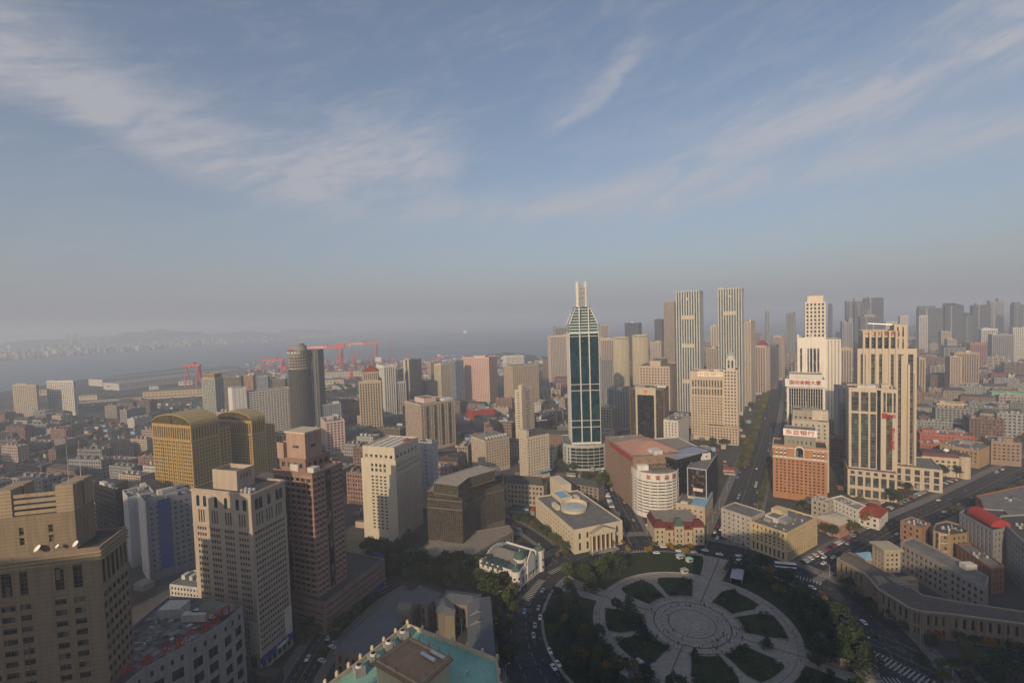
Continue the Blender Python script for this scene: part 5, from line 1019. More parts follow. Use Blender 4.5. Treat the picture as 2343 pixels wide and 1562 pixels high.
for lb, sp_, w_ in (('far dark tower with sloped glass top, tallest behind the stepped hotel', (1974, 1978, 2022, 682, 800, -24), DK), ('far grey tower with paired shafts left of the tallest dark one', (1932, 1936, 1968, 690, 800, -24), DK2), ('far grey tower between the paired shafts and the tallest dark one', (1952, 1956, 1984, 695, 810, -24), DK2), ('far dim tower behind the white stepped skyscraper', (1896, 1898, 1905, 700, 800, -24), DK2), ('far grey block with glass terraces below the dark towers', (1965, 1969, 2012, 725, 830, -24), mat((.14, .15, .15))), ('pale pinkish low tower below the far paired shafts', (1924, 1927, 1952, 738, 830, -24), 'grey'), ('far broad dark tower, first of three at the right', (2099, 2102, 2158, 706, 800, -24), DK2), ('far broad dark tower, second of three at the right', (2160, 2163, 2206, 700, 800, -24), DK), ('far broad dark tower, third of three at the right', (2224, 2227, 2268, 698, 800, -24), DK), ('far pale tower near the right edge', (2262, 2265, 2298, 690, 790, -24), 'grey'), ('far dim tower right of the far pale one', (2316, 2320, 2343, 697, 795, -24), DK2), ('far grey tower between the second and third dark towers', (2205, 2208, 2226, 722, 800, -24), DK2), ('far very thin mast-like tower above the avenue', (1750, 1752, 1761, 712, 830, -24), 'grey')):
    o = B('far_tower', lb, sp_, w_, b=26, units=0, bay=5, fh=5, wu=.55, wv=.7); a, b, H = dims(o); k_ = len(LOG) % 4
    if k_ == 0: vol(o, 2, a*.7, 3, b-3, H-1, H+9, w_ if not isinstance(w_, str) else WALLS[w_], nm='setback', solid=1)
    elif k_ == 1: m = MB(); m.prism([(0, 0), (a, 0), (a, b), (0, b)], H+.02, H+10, GLB, taper=[(0, 0), (a*.45, 0), (a*.45, b), (0, b)]); m.obj('sloped_glass_top', o)
    elif k_ == 2: vol(o, a*.2, a*.8, 4, b-4, H-1, H+6, GREY, nm='setback', solid=1); q = MB(); q.bar((a/2, b/2, H+6), (a/2, b/2, H+24), .8, METAL, .2); q.obj('antenna_mast', o)
    else: vol(o, .5, a*.4, 2, b-2, H-1, H+5, GREY, nm='setback', solid=1); vol(o, a*.6, a-.5, 2, b-2, H-1, H+12, GREY, nm='upper_setback', solid=1)
    if a > 20: part(o, 'pale_edge_fin', (a*.3, a*.36, -.6, -.02, 0, H), GREY)
# ------------------------------------------------------------------ harbour
def shed(name, label, spec, wall, rf, a=None, b=None, gab=None, **k):
    o = B(name, label, spec, wall, a=a, b=b, units=0, **k); a, b, H = dims(o); m = MB()
    gable(m, (0, b/2), (a, b/2), b+1, H+.02, H+.18*b if gab is None else H+gab, rf); m.obj('pitched_roof', o); return o
SH = mat((.50, .47, .42)); SB = mat((.16, .20, .24))
shed('ship_hall', 'huge white-ended ship hall with blue stripe across the water side', (202, 234, 440, 869, 884, 62), SH, mat((.20, .23, .26)), a=420, b=None, gab=3, bay=12, wu=.3, wv=.2)
shed('ship_hall', 'lower long ship hall joined in front of the tallest hall', (236, 272, 420, 878, 893, 62), SH, mat((.24, .25, .27)), a=360, gab=3, bay=12, wu=.3, wv=.2)
shed('sunlit_workshop', 'long sunlit cream workshop with a row of windows beside the viaduct', (322, 326, 466, 897, 914, 12), mat((.50, .38, .22)), mat((.13, .13, .13)), b=28, gab=4, bay=8, fh=6, wu=.5, wv=.4)
for lb, sp_, b_ in (('pale dock warehouse row behind the cylinder tower, upper', (716, 719, 860, 853, 865, 6), 30), ('pale dock warehouse row behind the cylinder tower, lower', (716, 719, 786, 871, 882, 6), 26), ('grey long warehouse left of the pyramid roof tower', (740, 745, 812, 884, 893, 24), 20), ('white warehouse with blue lower wall behind the dull apartments', (505, 508, 549, 848, 861, 14), 40), ('grey roofed quay shed by the first red gantry', (404, 408, 440, 872, 882, 20), 30), ('small white gabled shed left of the first red gantry', (338, 341, 362, 884, 893, 20), 16), ('tan low shed beside the viaduct at the left', (176, 180, 222, 906, 916, 10), 18), ('small red-doored shed in front of the ship hall', (238, 241, 270, 884, 892, 10), 20), ('white cargo shed left of the pale slab tower flats', (84, 88, 106, 892, 905, 20), 40)):
    shed('warehouse', lb, sp_, mat((.48, .40, .30)) if 'pale' in lb or 'tan' in lb else 'offw', mat((.17, .165, .16)), b=b_, gab=3, bay=9, fh=5, wu=.5, wv=.5)
def gantry(label, xl, xr, yt, yb, gh=9.0, text_=None, skew=0.0):
    Yc = G((xl+xr)/2, yb).y; A, B_ = atY(xl, yt, Yc), atY(xr, yt, Yc); z = (A.z+B_.z)/2; L = (B_-A).length; o = thing('gantry_crane', label, 'crane', (A.x, Yc, 0), skew, 'red shipyard gantry cranes')
    m = MB(); m.box(-4, L+4, -4, -1.5, z-gh, z, CRANE); m.box(-4, L+4, 1.5, 4, z-gh, z, CRANE); m.obj('girder', o)
    m = MB(); m.box(L*.9, L+1, -6, 6, 1.5, 3, CRANE)
    for y in (-14, 14): m.bar((L*.94, y, 0), (L*.96, y*.2, z-gh), 3.2, CRANE, 4.2, 4)
    m.bar((L*.94, -11, 10), (L*.94, 11, 10), 1.2, CRANE); m.obj('rigid_leg', o)
    m = MB()
    for y in (-12, 12): m.bar((3, y, 0), (3, y*.15, z-gh), 1.3, CRANE, 1.6, 5)
    m.bar((3, -8, 14), (3, 8, 14), .8, CRANE); m.obj('hinged_leg', o)
    m = MB(); m.box(L*.62, L*.70, -5, 5, z+.05, z+5, CRANE); m.box(L*.3, L*.36, -5, 5, z-gh-4, z-gh-.05, OFFW); m.obj('trolley', o)
    if text_: text(o, text_, (L*.5, -4.2, z-gh/2), gh*.62, LETWHITE, sx=1.9)
gantry('small red gantry crane alone at the left of the shipyard', 424, 455, 833, 888, 6)
gantry('red gantry crane left of the cylinder tower', 602, 648, 821, 858, 7)
gantry('nearest large red gantry crane with white characters on its girder', 664, 786, 791, 846, 11, '大连造船重工')
gantry('farther large red gantry crane with white characters on its girder', 769, 865, 784, 828, 9, '大连船舶重工')
def jib(label, px, yt, yb, lean):
    Yc = G(px, yb).y; A = atY(px, yt, Yc); h = A.z; o = thing('jib_crane', label, 'crane', (A.x, Yc, 0), random.uniform(-1, 1), 'red shipyard jib cranes'); m = MB()
    for x in (-6, 6):
        for y in (-6, 6): m.bar((x, y, 0), (x*.35, y*.35, h*.42), 1.0, CRANE, n=4)
    m.obj('portal', o); m = MB(); m.box(-4, 5, -3, 3, h*.42, h*.42+7, CRANE); m.bar((-2, 0, h*.42+6), (-3, 0, h*.42+18), 1, CRANE, .6, 4); m.obj('machine_house', o); m = MB()
    t = (lean*h*.5, 0, h); m.bar((4, -1.6, h*.45), t, .8, CRANE, .4, 4); m.bar((4, 1.6, h*.45), t, .8, CRANE, .4, 4); m.bar((-3, 0, h*.42+18), t, .25, CRANE, n=4)
    for k in range(6): f = k/6; m.bar((4+(t[0]-4)*f, -1.6*(1-f), h*.45+h*.55*f), (4+(t[0]-4)*(f+.16), 1.6*(1-f), h*.45+h*.55*(f+.16)), .25, CRANE, n=4)
    m.obj('boom', o)
for lb, px, yt, yb, ln in (('red jib crane under the nearest gantry girder, left', 746, 806, 846, .2), ('dark red jib crane just right of the nearest gantry leg', 806, 792, 846, -.3), ('red jib crane between the two gantry legs', 818, 790, 828, .3), ('stout red jib crane by the right gantry leg', 850, 818, 847, .2), ('tall thin red jib crane right of the gantries', 892, 777, 823, .05), ('small red jib crane near the cream-edged tower', 988, 813, 838, -.3), ('low red jib crane in front of the pale warehouses', 803, 846, 868, .3), ('red jib crane behind the right gantry leg', 846, 792, 826, .25), ('faint thin jib crane left of the blue dock roof', 934, 800, 830, -.4), ('red jib crane left of the cylinder tower cap', 652, 826, 858, .25)): jib(lb, px, yt, yb, ln)
# yard clutter
yard = MB(); rnd = random.Random(3); YC = [CRANE, GREY, OFFW, BROWN, BLUER, DGREY, SALMON, mat((.12, .16, .22))]
for k in range(900):
    px = rnd.uniform(560, 1260); py = rnd.uniform(826, 868) if px < 1000 else rnd.uniform(815, 862); q = G(px, py)
    w, d, h = rnd.uniform(3, 18), rnd.uniform(3, 10), rnd.uniform(2, 9)
    if any(min(p[0] for p in f)-12 < q.x < max(p[0] for p in f)+12 and min(p[1] for p in f)-12 < q.y < max(p[1] for p in f)+12 for f in FOOT): continue
    yard.box(q.x, q.x+w, q.y, q.y+d, 0, h, rnd.choice(YC), bottom=False)
o = yard.obj('yard_clutter'); tag(o, 'jumble of containers, steel blocks and huts across the shipyard', 'containers', kind='stuff')
# viaduct
vp = smooth(W([(120, 942), (180, 930), (300, 921), (440, 912), (560, 905)])); o = thing('viaduct', 'elevated road on piers crossing the left side of the harbour', 'bridge'); m = MB(); ribbon(vp, 18, 9, M_ASPH, mb=m); m.obj('deck', o); m = MB()
for s in (-1, 1):
    for a_, b_ in zip(vp[:-1], vp[1:]):
        d = (b_-a_).normalized(); nn = Vector((-d.y, d.x, 0))*(9*s); m.face([(a_.x+nn.x, a_.y+nn.y, 7.2), (b_.x+nn.x, b_.y+nn.y, 7.2), (b_.x+nn.x, b_.y+nn.y, 10.2), (a_.x+nn.x, a_.y+nn.y, 10.2)], mat((.40, .36, .31)))
m.obj('parapet', o)
for c in vp[::2]: q = MB(); q.box(c.x-2, c.x+2, c.y-1.5, c.y+1.5, 0, 8.9, GREY); q.obj('pier', o)
# breakwater, ships
m = MB(); ribbon(smooth(W([(850, 803), (1000, 795), (1130, 788), (1300, 779)])), 26, .8, M_SAND, mb=m); o = m.obj('breakwater'); tag(o, 'thin pale breakwater line crossing the bay', 'breakwater')
def ship(label, px, py, L, mh, rz, name='cargo_ship'):
    q = G(px, py, -1.4); o = thing(name, label, 'ship', (q.x, q.y, -1.5), rz); m = MB(); w = L*.075
    hull = [(-L/2, -w), (L*.38, -w), (L/2, 0), (L*.38, w), (-L/2, w)]; m.prism([(x*.97, y*.8) for x, y in hull], 0, L*.05, mh, mtop=BROWN, taper=hull); m.obj('hull', o)
    m = MB(); m.box(-L*.46, -L*.34, -w*.8, w*.8, L*.05, L*.15, LETWHITE); m.box(-L*.44, -L*.40, -w*.3, w*.3, L*.15, L*.19, CRANE); m.obj('bridge_house', o)
    m = MB()
    for k in range(4): x = -L*.22+k*L*.15; m.bar((x, 0, L*.05), (x, 0, L*.13), L*.006, OFFW)
    m.obj('deck_masts', o)
ship('cargo ship with a white bridge house out in the bay', 1040, 766, 330, mat((.20, .10, .09)), R(170)); ship('tiny white vessel behind the cargo ship', 1065, 765, 60, OFFW, R(10), 'small_vessel'); ship('grey ship lying at the yard right of the gantries', 905, 829, 170, mat((.14, .17, .20)), R(25)); ship('ferry at the far left shore point', 180, 809, 160, OFFW, R(5), 'ferry'); ship('far tiny ship on the hazy horizon water', 1192, 747, 220, DGREY, R(0), 'far_ship')
# far shore
fs = W([(-500, 838), (-300, 835), (0, 826), (195, 811), (200, 806), (440, 793), (560, 780), (640, 779), (780, 772), (905, 765)])
m = MB(); m.face([(p.x, p.y, -.5) for p in fs]+[(-1300, 8200, -.5), (-2500, 12500, -.5), (-16000, 12500, -.5), (-16000, 3000, -.5)], M_SAND); struct(m, 'far_shore')
HILL = gmat([(.09, .11, .075), (.16, .14, .11), (.06, .08, .05)], [.004, .0015])
def hills(pts, w, seed):
    rr = random.Random(seed); nx, ny = 70, 14; m = MB(); V = []
    for j in range(ny+1):
        for i in range(nx+1):
            f = i/nx*(len(pts)-1); k = min(int(f), len(pts)-2); t = f-k; t = t*t*(3-2*t); p0, p1 = pts[k], pts[k+1]; x = p0[0]+(p1[0]-p0[0])*t; y = p0[1]+(p1[1]-p0[1])*t; h = p0[2]+(p1[2]-p0[2])*t
            V.append((x, y+(j/ny-.5)*w*2, h*max(0, math.cos((j/ny-.5)*math.pi))**1.3*(1+rr.uniform(-.08, .08)+.12*math.sin(i*.9+j))-1))
    m.v = V; m.mi(HILL)
    for j in range(ny):
        for i in range(nx): a_ = j*(nx+1)+i; m.f.append((a_, a_+1, a_+nx+2, a_+nx+1)); m.m.append(0)
    struct(m, 'hills')
def hp(px, py, Y): q = atY(px, py, Y); return (q.x, q.y, max(5, q.z))
hills([hp(-200, 795, 5200), hp(0, 785, 5200), hp(120, 776, 5400), hp(210, 772, 5600), hp(290, 764, 5900), hp(350, 755, 6000), hp(420, 758, 6300), hp(450, 765, 6500), hp(500, 766, 6600), hp(560, 757, 7000), hp(620, 764, 7300), hp(680, 753, 7600), hp(760, 760, 7800), hp(830, 765, 8000)], 900, 5)
k = 0
for px, yt, yb, w in ((150, 763, 794, 5), (166, 762, 794, 9), (180, 772, 795, 5), (192, 772, 795, 6), (208, 768, 793, 5), (215, 774, 793, 6), (228, 767, 792, 5), (240, 766, 792, 4), (246, 770, 792, 5), (262, 767, 790, 5), (427, 779, 792, 6), (438, 779, 792, 4), (447, 774, 788, 3), (158, 776, 796, 5)):
    Yc = G(px, yb).y; A = atY(px, yt, Yc); ww = w*Yc/FPX; ww = max(20, ww)
    o = thing('far_shore_tower', 'far hazy tower block across the bay at the left' if px < 300 else 'far cream block on the shore across the bay', 'building', (A.x, Yc, 0), 0, 'hazy towers across the bay at the left' if px < 300 else 'cream blocks across the bay'); poly_building(o, [(0, 0), (ww, 0), (ww, 22), (0, 22)], A.z, zstd(H=A.z, bay=6, fh=6, wu=.5, wv=.5), (CREAM if px > 400 or px == 158 else GREY), GL, ROOFG)
farc = MB(); rnd = random.Random(11)
for k in range(1100):
    px = rnd.uniform(-60, 905); lo = 830-px*.072 if px < 440 else 798-(px-440)*.066; py = lo-5-abs(rnd.gauss(0, 9 if px < 440 else 5)); q = G(px, max(py, 757), 0)
    if q.y > 9000: continue
    w = rnd.uniform(10, 36); h = rnd.choice((8, 10, 14, 18, 22, 40)); farc.box(q.x, q.x+w, q.y, q.y+rnd.uniform(12, 30), 0, h+rnd.uniform(0, 30)*(py < lo-14), rnd.choice((CREAMD, GREY, GREY, BEIGE, ROOFB, ROOFB, ROOFG, OFFW)), bottom=False)
o = farc.obj('far_shore_city'); tag(o, 'scattered pale houses and works along the hazy shore across the bay', 'houses', kind='stuff')
# ------------------------------------------------------------------ low-rise fill
def inside(p, f):
    c = False; k = len(f)
    for i in range(k):
        (x1, y1), (x2, y2) = f[i-1], f[i]
        if (y1 > p[1]) != (y2 > p[1]) and p[0] < (x2-x1)*(p[1]-y1)/(y2-y1)+x1: c = not c
    return c
FB = [(min(p[0] for p in f), max(p[0] for p in f), min(p[1] for p in f), max(p[1] for p in f), f) for f in FOOT]
def blocked(x, y, r):
    if math.hypot(x-PC.x, y-PC.y) < R_SW+r*.6: return True
    for x0, x1, y0, y1, f in FB:
        if x0-r < x < x1+r and y0-r < y < y1+r:
            if inside((x, y), f): return True
            for i in range(len(f)):
                A, B_ = Vector(f[i-1]), Vector(f[i]); e = B_-A; t = max(0, min(1, (Vector((x, y))-A).dot(e)/max(e.dot(e), 1e-6)))
                if (A+e*t-Vector((x, y))).length < r*.75: return True
    for p, w in ROADS:
        for A, B_ in zip(p[:-1], p[1:]):
            e = B_-A; q = Vector((x, y, 0)); t = max(0, min(1, (q-A).dot(e)/max(e.dot(e), 1e-6)))
            if (A+e*t-q).length < w+r*.62: return True
    return False
def pxof(x, y, z=0.0):
    q = Vector((x, y, z))-CAMLOC; d = q.dot(FWD); return PW/2+FPX*q.dot(CX)/d, PH/2-FPX*q.dot(CY)/d
LANDP = [(-3200, 900)]+cw+[(9000, 11000), (9000, -900), (-9000, -900)]
LW = dict(cream=mat((.40, .34, .26), obrand=.25, var=.2), beige=mat((.31, .265, .215), obrand=.25, var=.2), pinkish=mat((.36, .28, .24), obrand=.25, var=.2), grey=mat((.24, .24, .235), obrand=.3, var=.2), brown=mat((.17, .135, .11), obrand=.3, var=.2), white=mat((.46, .445, .41), obrand=.2, var=.2), brick=mat((.21, .13, .105), obrand=.3, var=.2))
VAR = []
rnd = random.Random(21)
for k in range(16):
    wn_ = ['cream', 'beige', 'grey', 'brown', 'white', 'pinkish', 'beige', 'brick', 'cream', 'grey', 'beige', 'brown', 'white', 'cream', 'brick', 'grey'][k]
    L, D, H = rnd.uniform(26, 46), rnd.uniform(11, 15), rnd.choice((12, 15, 18, 18, 21, 24)); pit = k % 3 == 1; root = bpy.data.objects.new('proto', None)
    COL.objects.link(root); poly_building(root, [(-L/2, -D/2), (L/2, -D/2), (L/2, D/2), (-L/2, D/2)], H, zstd(H=H, bay=rnd.choice((2.8, 3.2, 3.6)), fh=3.0, wu=.5, wv=.5, base=.8, top=.9), LW[wn_], GL, [ROOFG, ROOFD, ROOFB][k % 3], par=.7)
    if pit: m = MB(); gable(m, (-L/2, 0), (L/2, 0), D+1, H+.02, H+4, [REDR, ROOFD, mat((.16, .07, .05))][k % 3 if k % 2 else 1]); m.obj('pitched_roof', root)
    else:
        for j in range(rnd.randint(2, 4)): x = -L/2+L*(j+.5)/4; part(root, 'stair_head', (x-1.6, x+1.6, -1.5, 2.5, H-.68, H+rnd.uniform(1, 2.4)), LW[wn_])
    m = MB(); nb = int(L/3)
    for q in range(int(nb*H/9)): u = -L/2+1+rnd.randrange(nb)*(L-2)/nb; z = .8+3*rnd.randrange(max(1, int(H/3)-1)); sd = rnd.choice((-1, 1)); m.box(u, u+.8, sd*D/2 if sd > 0 else -D/2-.35, sd*D/2+.35 if sd > 0 else -D/2, z, z+.55, OFFW)
    m.obj('air_conditioners', root, kind='stuff')
    if not pit: clutter(root, -L/2+1, L/2-2, -D/2+1, D/2-2, H-.68, rnd, 14)
    VAR.append((root, wn_, L, D, H, pit))
cand = []
ct, st_ = math.cos(R(-17)), math.sin(R(-17))
rnd = random.Random(5)
j = 0; yv = 180.0
while yv < 2700:
    sx_, sy_ = (48, 27) if yv < 1100 else (62, 42)
    xv = -1700.0
    while xv < 2300:
        X, Y = xv+rnd.uniform(-5, 5), yv+rnd.uniform(-3, 3); wx, wy = X*ct-Y*st_, X*st_+Y*ct; wy2 = wy
        xv += sx_
        if wy < 150 or wy > 2600: continue
        px, py = pxof(wx, wy, 10)
        if not (-60 < px < 2420 and py < 1600): continue
        if not inside((wx, wy), LANDP): continue
        if rnd.random() < .12: continue
        vi = rnd.randrange(len(VAR)); v = VAR[vi]
        if wy > 880 and px < 1260 and (px > 430 or wy > 950): continue
        if 170 < px < 480 and wy > 620 and rnd.random() < .8: continue
        if 1020 < px < 1190 and py > 1200: continue
        if py > 1225 and px > 700: continue
        if 830 < px < 1000 and py > 1200: continue
        if blocked(wx, wy, 24): continue
        cand.append((wy, wx, vi, px, py))
    yv += sy_
cand.sort(); print('FILL', len(cand))
def district(px, py):
    if px < 620: return 'in the dim district at the left' if py > 930 else 'near the harbour at the left'
    if px < 1290: return 'in the old quarter left of the teal tower' if py < 1120 else 'behind the columned bank'
    if px < 1960: return 'between the skyscrapers of the avenue'
    return 'in the dark roofed quarter at the right'
def copy_thing(src, loc, rz, name, label, cat, group):
    r = bpy.data.objects.new(name, None); link(r); r.location = loc; r.rotation_euler = (0, 0, rz); tag(r, label, cat, group)
    for ch in src.children:
        c = ch.copy(); link(c, r)
    return r
LM = [(o.location.x, o.location.y, o.name.split('.')[0].replace('_', ' ')) for o in COL.objects if o.get('category') == 'building' and not o.name.startswith('proto')]
seen = {}
for q in cand[:300]:
    v = VAR[q[2]]; d = district(q[3], q[4]); rz = R(rnd.gauss(-17 if q[3] < 1300 else -29, 3.5))+(math.pi/2 if rnd.random() < .2 else 0)
    base = 'low %s %s block' % (v[1], 'pitched-roof' if v[5] else 'flat-roofed')
    for lx, ly, ln in sorted(LM, key=lambda t: (t[0]-q[1])**2+(t[1]-q[0])**2)[:6]:
        lpx = pxof(lx, ly)[0]; dpx = q[3]-lpx
        lab = base+(' left of' if dpx < -40 else ' right of' if dpx > 40 else ' behind' if q[0] > ly else ' in front of')+' the '+ln
        if lab not in seen: break
    seen[lab] = 1
    nb_ = copy_thing(v[0], (q[1], q[0], 0), rz, 'low_block', lab, 'building', 'low blocks '+d); nb_.scale = (rnd.uniform(.72, 1.08), rnd.uniform(.85, 1.15), rnd.uniform(.7, 1.3))
rest = MB(); rw = list(LW.values())
for q in cand[300:]:
    v = VAR[q[2]]; L, D, H = v[2]*rnd.uniform(.8, 1.2), v[3]*rnd.uniform(.9, 1.3), v[4]*rnd.choice((.7, 1, 1, 1.3, 2.2)); w_ = LW[v[1]]; c, s = math.cos(R(-17)), math.sin(R(-17)); x0, y0 = q[1], q[0]
    P = lambda x, y: (x0+x*c-y*s, y0+x*s+y*c)
    n_ = max(2, int(H/3.4)); hz_ = H/n_
    rest.prism([P(-L/2+.3, -D/2+.3), P(L/2-.3, -D/2+.3), P(L/2-.3, D/2-.3), P(-L/2+.3, D/2-.3)], 0, H-.2, GL, top=False)
    for k in range(n_+1): rest.prism([P(-L/2, -D/2), P(L/2, -D/2), P(L/2, D/2), P(-L/2, D/2)], max(0, k*hz_-.75), k*hz_+.75, w_, mtop=ROOFG)
    for k in range(5): x = -L/2+L*(k+.0)/4-.6; rest.prism([P(x-.1, -D/2-.06), P(x+1.3, -D/2-.06), P(x+1.3, -D/2+.3), P(x-.1, -D/2+.3)], 0, H+.7, w_)
    if rnd.random() < .4: rest.prism([P(-L/2-.4, -D/2-.4), P(L/2+.4, -D/2-.4), P(L/2+.4, D/2+.4), P(-L/2-.4, D/2+.4)], H+.76, H+4, rnd.choice((REDR, ROOFD, ROOFD)), taper=[P(-L/2+3, -.1), P(L/2-3, -.1), P(L/2-3, .1), P(-L/2+3, .1)])
    else: rest.prism([P(-2, -2), P(3, -2), P(3, 2), P(-2, 2)], H+.76, H+3.5, w_)
o = rest.obj('far_low_blocks'); tag(o, 'mass of small far roofs and low blocks filling the city behind the towers', 'houses', kind='stuff')
for v in VAR:
    for ch in list(v[0].children): bpy.data.objects.remove(ch)
    bpy.data.objects.remove(v[0])
out = MB(); ro_ = random.Random(17); OC = [ROOFG, ROOFD, ROOFB, GREY, BEIGE, BROWN, OFFW, CREAMD, mat((.16, .07, .05)), BLUER]
for k in range(5200):
    x, y = ro_.uniform(-800, 1000), ro_.uniform(190, 1050); px, py = pxof(x, y)
    if not -20 < px < 2370 or (py > 1225 and px > 690) or blocked(x, y, 7): continue
    if any(abs(q[0]-y) < 15 and abs(q[1]-x) < 24 for q in cand): continue
    w, d, h = ro_.uniform(2, 11), ro_.uniform(2, 7), ro_.uniform(2, 6.5); c, s_ = math.cos(R(-17)), math.sin(R(-17)); Q = lambda u, v: (x+u*c-v*s_, y+u*s_+v*c); mt_ = ro_.choice(OC)
    if ro_.random() < .5: out.prism([Q(0, 0), Q(w, 0), Q(w, d), Q(0, d)], 0, h, mt_, mtop=ro_.choice((ROOFG, ROOFD, ROOFB)))
    else: out.prism([Q(0, 0), Q(w, 0), Q(w, d), Q(0, d)], 0, h*.6, mt_, top=False); out.prism([Q(-.3, -.3), Q(w+.3, -.3), Q(w+.3, d+.3), Q(-.3, d+.3)], h*.6, h, ro_.choice((ROOFD, REDR, ROOFG, ROOFD)), taper=[Q(.6, d/2-.1), Q(w-.6, d/2-.1), Q(w-.6, d/2+.1), Q(.6, d/2+.1)])
o = out.obj('outbuildings'); tag(o, 'clutter of sheds, lean-tos and yard huts between the city blocks', 'sheds', kind='stuff')
# viewpoint's own tower, then unseen towers added behind and beside it for shade
def behind(label, x, y, w, d, h, rz=0):
    o = thing('unseen_shade_tower', label, 'building', (x, y, 0), R(rz)); poly_building(o, [(0, 0), (w, 0), (w, d), (0, d)], h, zstd(H=h, bay=4, wu=.6, wv=.6), BEIGE, GL, ROOFG); return o
behind('tower directly behind the viewpoint, outside the picture', -24, -44, 54, 42, 168)
behind('unseen broad slab added left behind the viewpoint to cast shade', -118, -62, 88, 30, 156)
behind('unseen tower added far left behind the viewpoint to cast shade', -262, -60, 84, 40, 172)
behind('unseen broad slab added right behind the viewpoint to cast shade', 46, -70, 130, 34, 160)
behind('unseen tower added far right behind the viewpoint to cast shade', 190, -40, 110, 34, 140)
for k, (x, y, w, d, h) in enumerate(((-430, 50, 100, 30, 165), (-560, 150, 90, 40, 150), (-700, 240, 80, 30, 145), (-830, 330, 80, 30, 130), (-980, 420, 80, 36, 140), (350, 20, 80, 40, 130), (450, 150, 60, 40, 90))):
    behind(['unseen tower added for shade just left of the picture frame', 'second unseen tower added for shade left of the picture frame', 'third unseen tower added for shade left of the picture frame', 'fourth unseen tower added for shade left of the picture frame', 'fifth unseen tower added for shade left of the picture frame', 'unseen tower added for shade just right of the picture frame', 'second unseen tower added for shade right of the picture frame'][k], x, y, w, d, h)
# ------------------------------------------------------------------ trees
def leafmat(c, tr=.25):
    m = bpy.data.materials.new('foliage'); m.use_nodes = True; n, l = m.node_tree.nodes, m.node_tree.links; p = n['Principled BSDF']; p.inputs['Roughness'].default_value = .7; p.inputs['Specular IOR Level'].default_value = .15
    oi = n.new('ShaderNodeObjectInfo'); g = n.new('ShaderNodeNewGeometry'); a = n.new('ShaderNodeTexNoise'); a.inputs['Scale'].default_value = .8; a.inputs['Detail'].default_value = 3; l.new(g.outputs['Position'], a.inputs[0])
    ad = n.new('ShaderNodeMath'); ad.operation = 'MULTIPLY_ADD'; ad.inputs[1].default_value = .5; l.new(oi.outputs['Random'], ad.inputs[0]); l.new(a.outputs[0], ad.inputs[2])
    r = n.new('ShaderNodeMapRange'); r.inputs[1].default_value = .2; r.inputs[2].default_value = 1.1; r.inputs[3].default_value = .6; r.inputs[4].default_value = 1.5; l.new(ad.outputs[0], r.inputs[0])
    s = n.new('ShaderNodeVectorMath'); s.operation = 'SCALE'; s.inputs[0].default_value = c; l.new(r.outputs[0], s.inputs[3]); l.new(s.outputs[0], p.inputs['Base Color']); return m
BARK = mat((.07, .055, .04)); LEAF = {'green': leafmat((.060, .078, .022)), 'dark': leafmat((.036, .052, .019)), 'olive': leafmat((.10, .092, .026)), 'yellow': leafmat((.20, .135, .022)), 'orange': leafmat((.20, .10, .022)), 'cedar': leafmat((.042, .058, .030))}
def quadleaf(m, c, s, rnd, lm, flat=.0):
    n = Vector((rnd.gauss(0, 1), rnd.gauss(0, 1), rnd.gauss(0, 1)+flat)).normalized(); x = n.orthogonal().normalized(); y = n.cross(x); t = rnd.uniform(0, 6.28); u = x*math.cos(t)+y*math.sin(t); w = n.cross(u); k = rnd.uniform(.5, .9)
    m.face([c-u*s-w*s*k*.3, c-w*s*k, c+u*s, c+w*s*k], lm)
def tree_meshes(kind, seed, h, r, conical=False, N=520):
    rnd = random.Random(seed); lm = LEAF[kind]; tk = MB(); th = h*(.3 if not conical else .9)
    tk.bar((0, 0, 0), (rnd.uniform(-.2, .2), rnd.uniform(-.2, .2), th), .28*h/10, BARK, .16*h/10, 7)
    cr = MB()
    if conical:
        lay = 9
        for k in range(lay):
            f = k/lay; z = h*(.14+.84*f); rr = r*(1-f)**.8*rnd.uniform(.85, 1.1)+.25; nb = max(4, int(9*(1-f)+3))
            for b in range(nb):
                t = 6.283*b/nb+rnd.uniform(-.3, .3)+k; L = rr*rnd.uniform(.75, 1.15)
                if b % 3 == 0: tk.bar((0, 0, z), (L*.7*math.cos(t), L*.7*math.sin(t), z-L*.06), .07, BARK, .02, 4)
                for q in range(int(N/(lay*9))+2):
                    d = L*math.sqrt(rnd.random()); c = Vector((d*math.cos(t+rnd.uniform(-.25, .25)), d*math.sin(t+rnd.uniform(-.25, .25)), z-d*.12+rnd.uniform(-.15, .2))); quadleaf(cr, c, rnd.uniform(.35, .7), rnd, lm, 2.2)
    else:
        cl = []
        for k in range(15):
            t = rnd.uniform(0, 6.28); ph = math.asin(rnd.uniform(-.55, 1)); q = rnd.uniform(.35, .8); cl.append((Vector((r*q*math.cos(t)*math.cos(ph), r*q*math.sin(t)*math.cos(ph), h*.62+(h*.34)*q*math.sin(ph))), r*rnd.uniform(.28, .48)))
        for c, cr_ in cl[:7]: tk.bar((0, 0, th*.85), c, .12*h/10, BARK, .04, 5)
        for k in range(N):
            c, cr_ = rnd.choice(cl); d = Vector((rnd.gauss(0, 1), rnd.gauss(0, 1), rnd.gauss(0, .8))).normalized()*cr_*rnd.uniform(.55, 1.05); quadleaf(cr, c+d, rnd.uniform(.32, .62)*h/9, rnd, lm)
    return tk.mesh('trunk'), cr.mesh('crown')
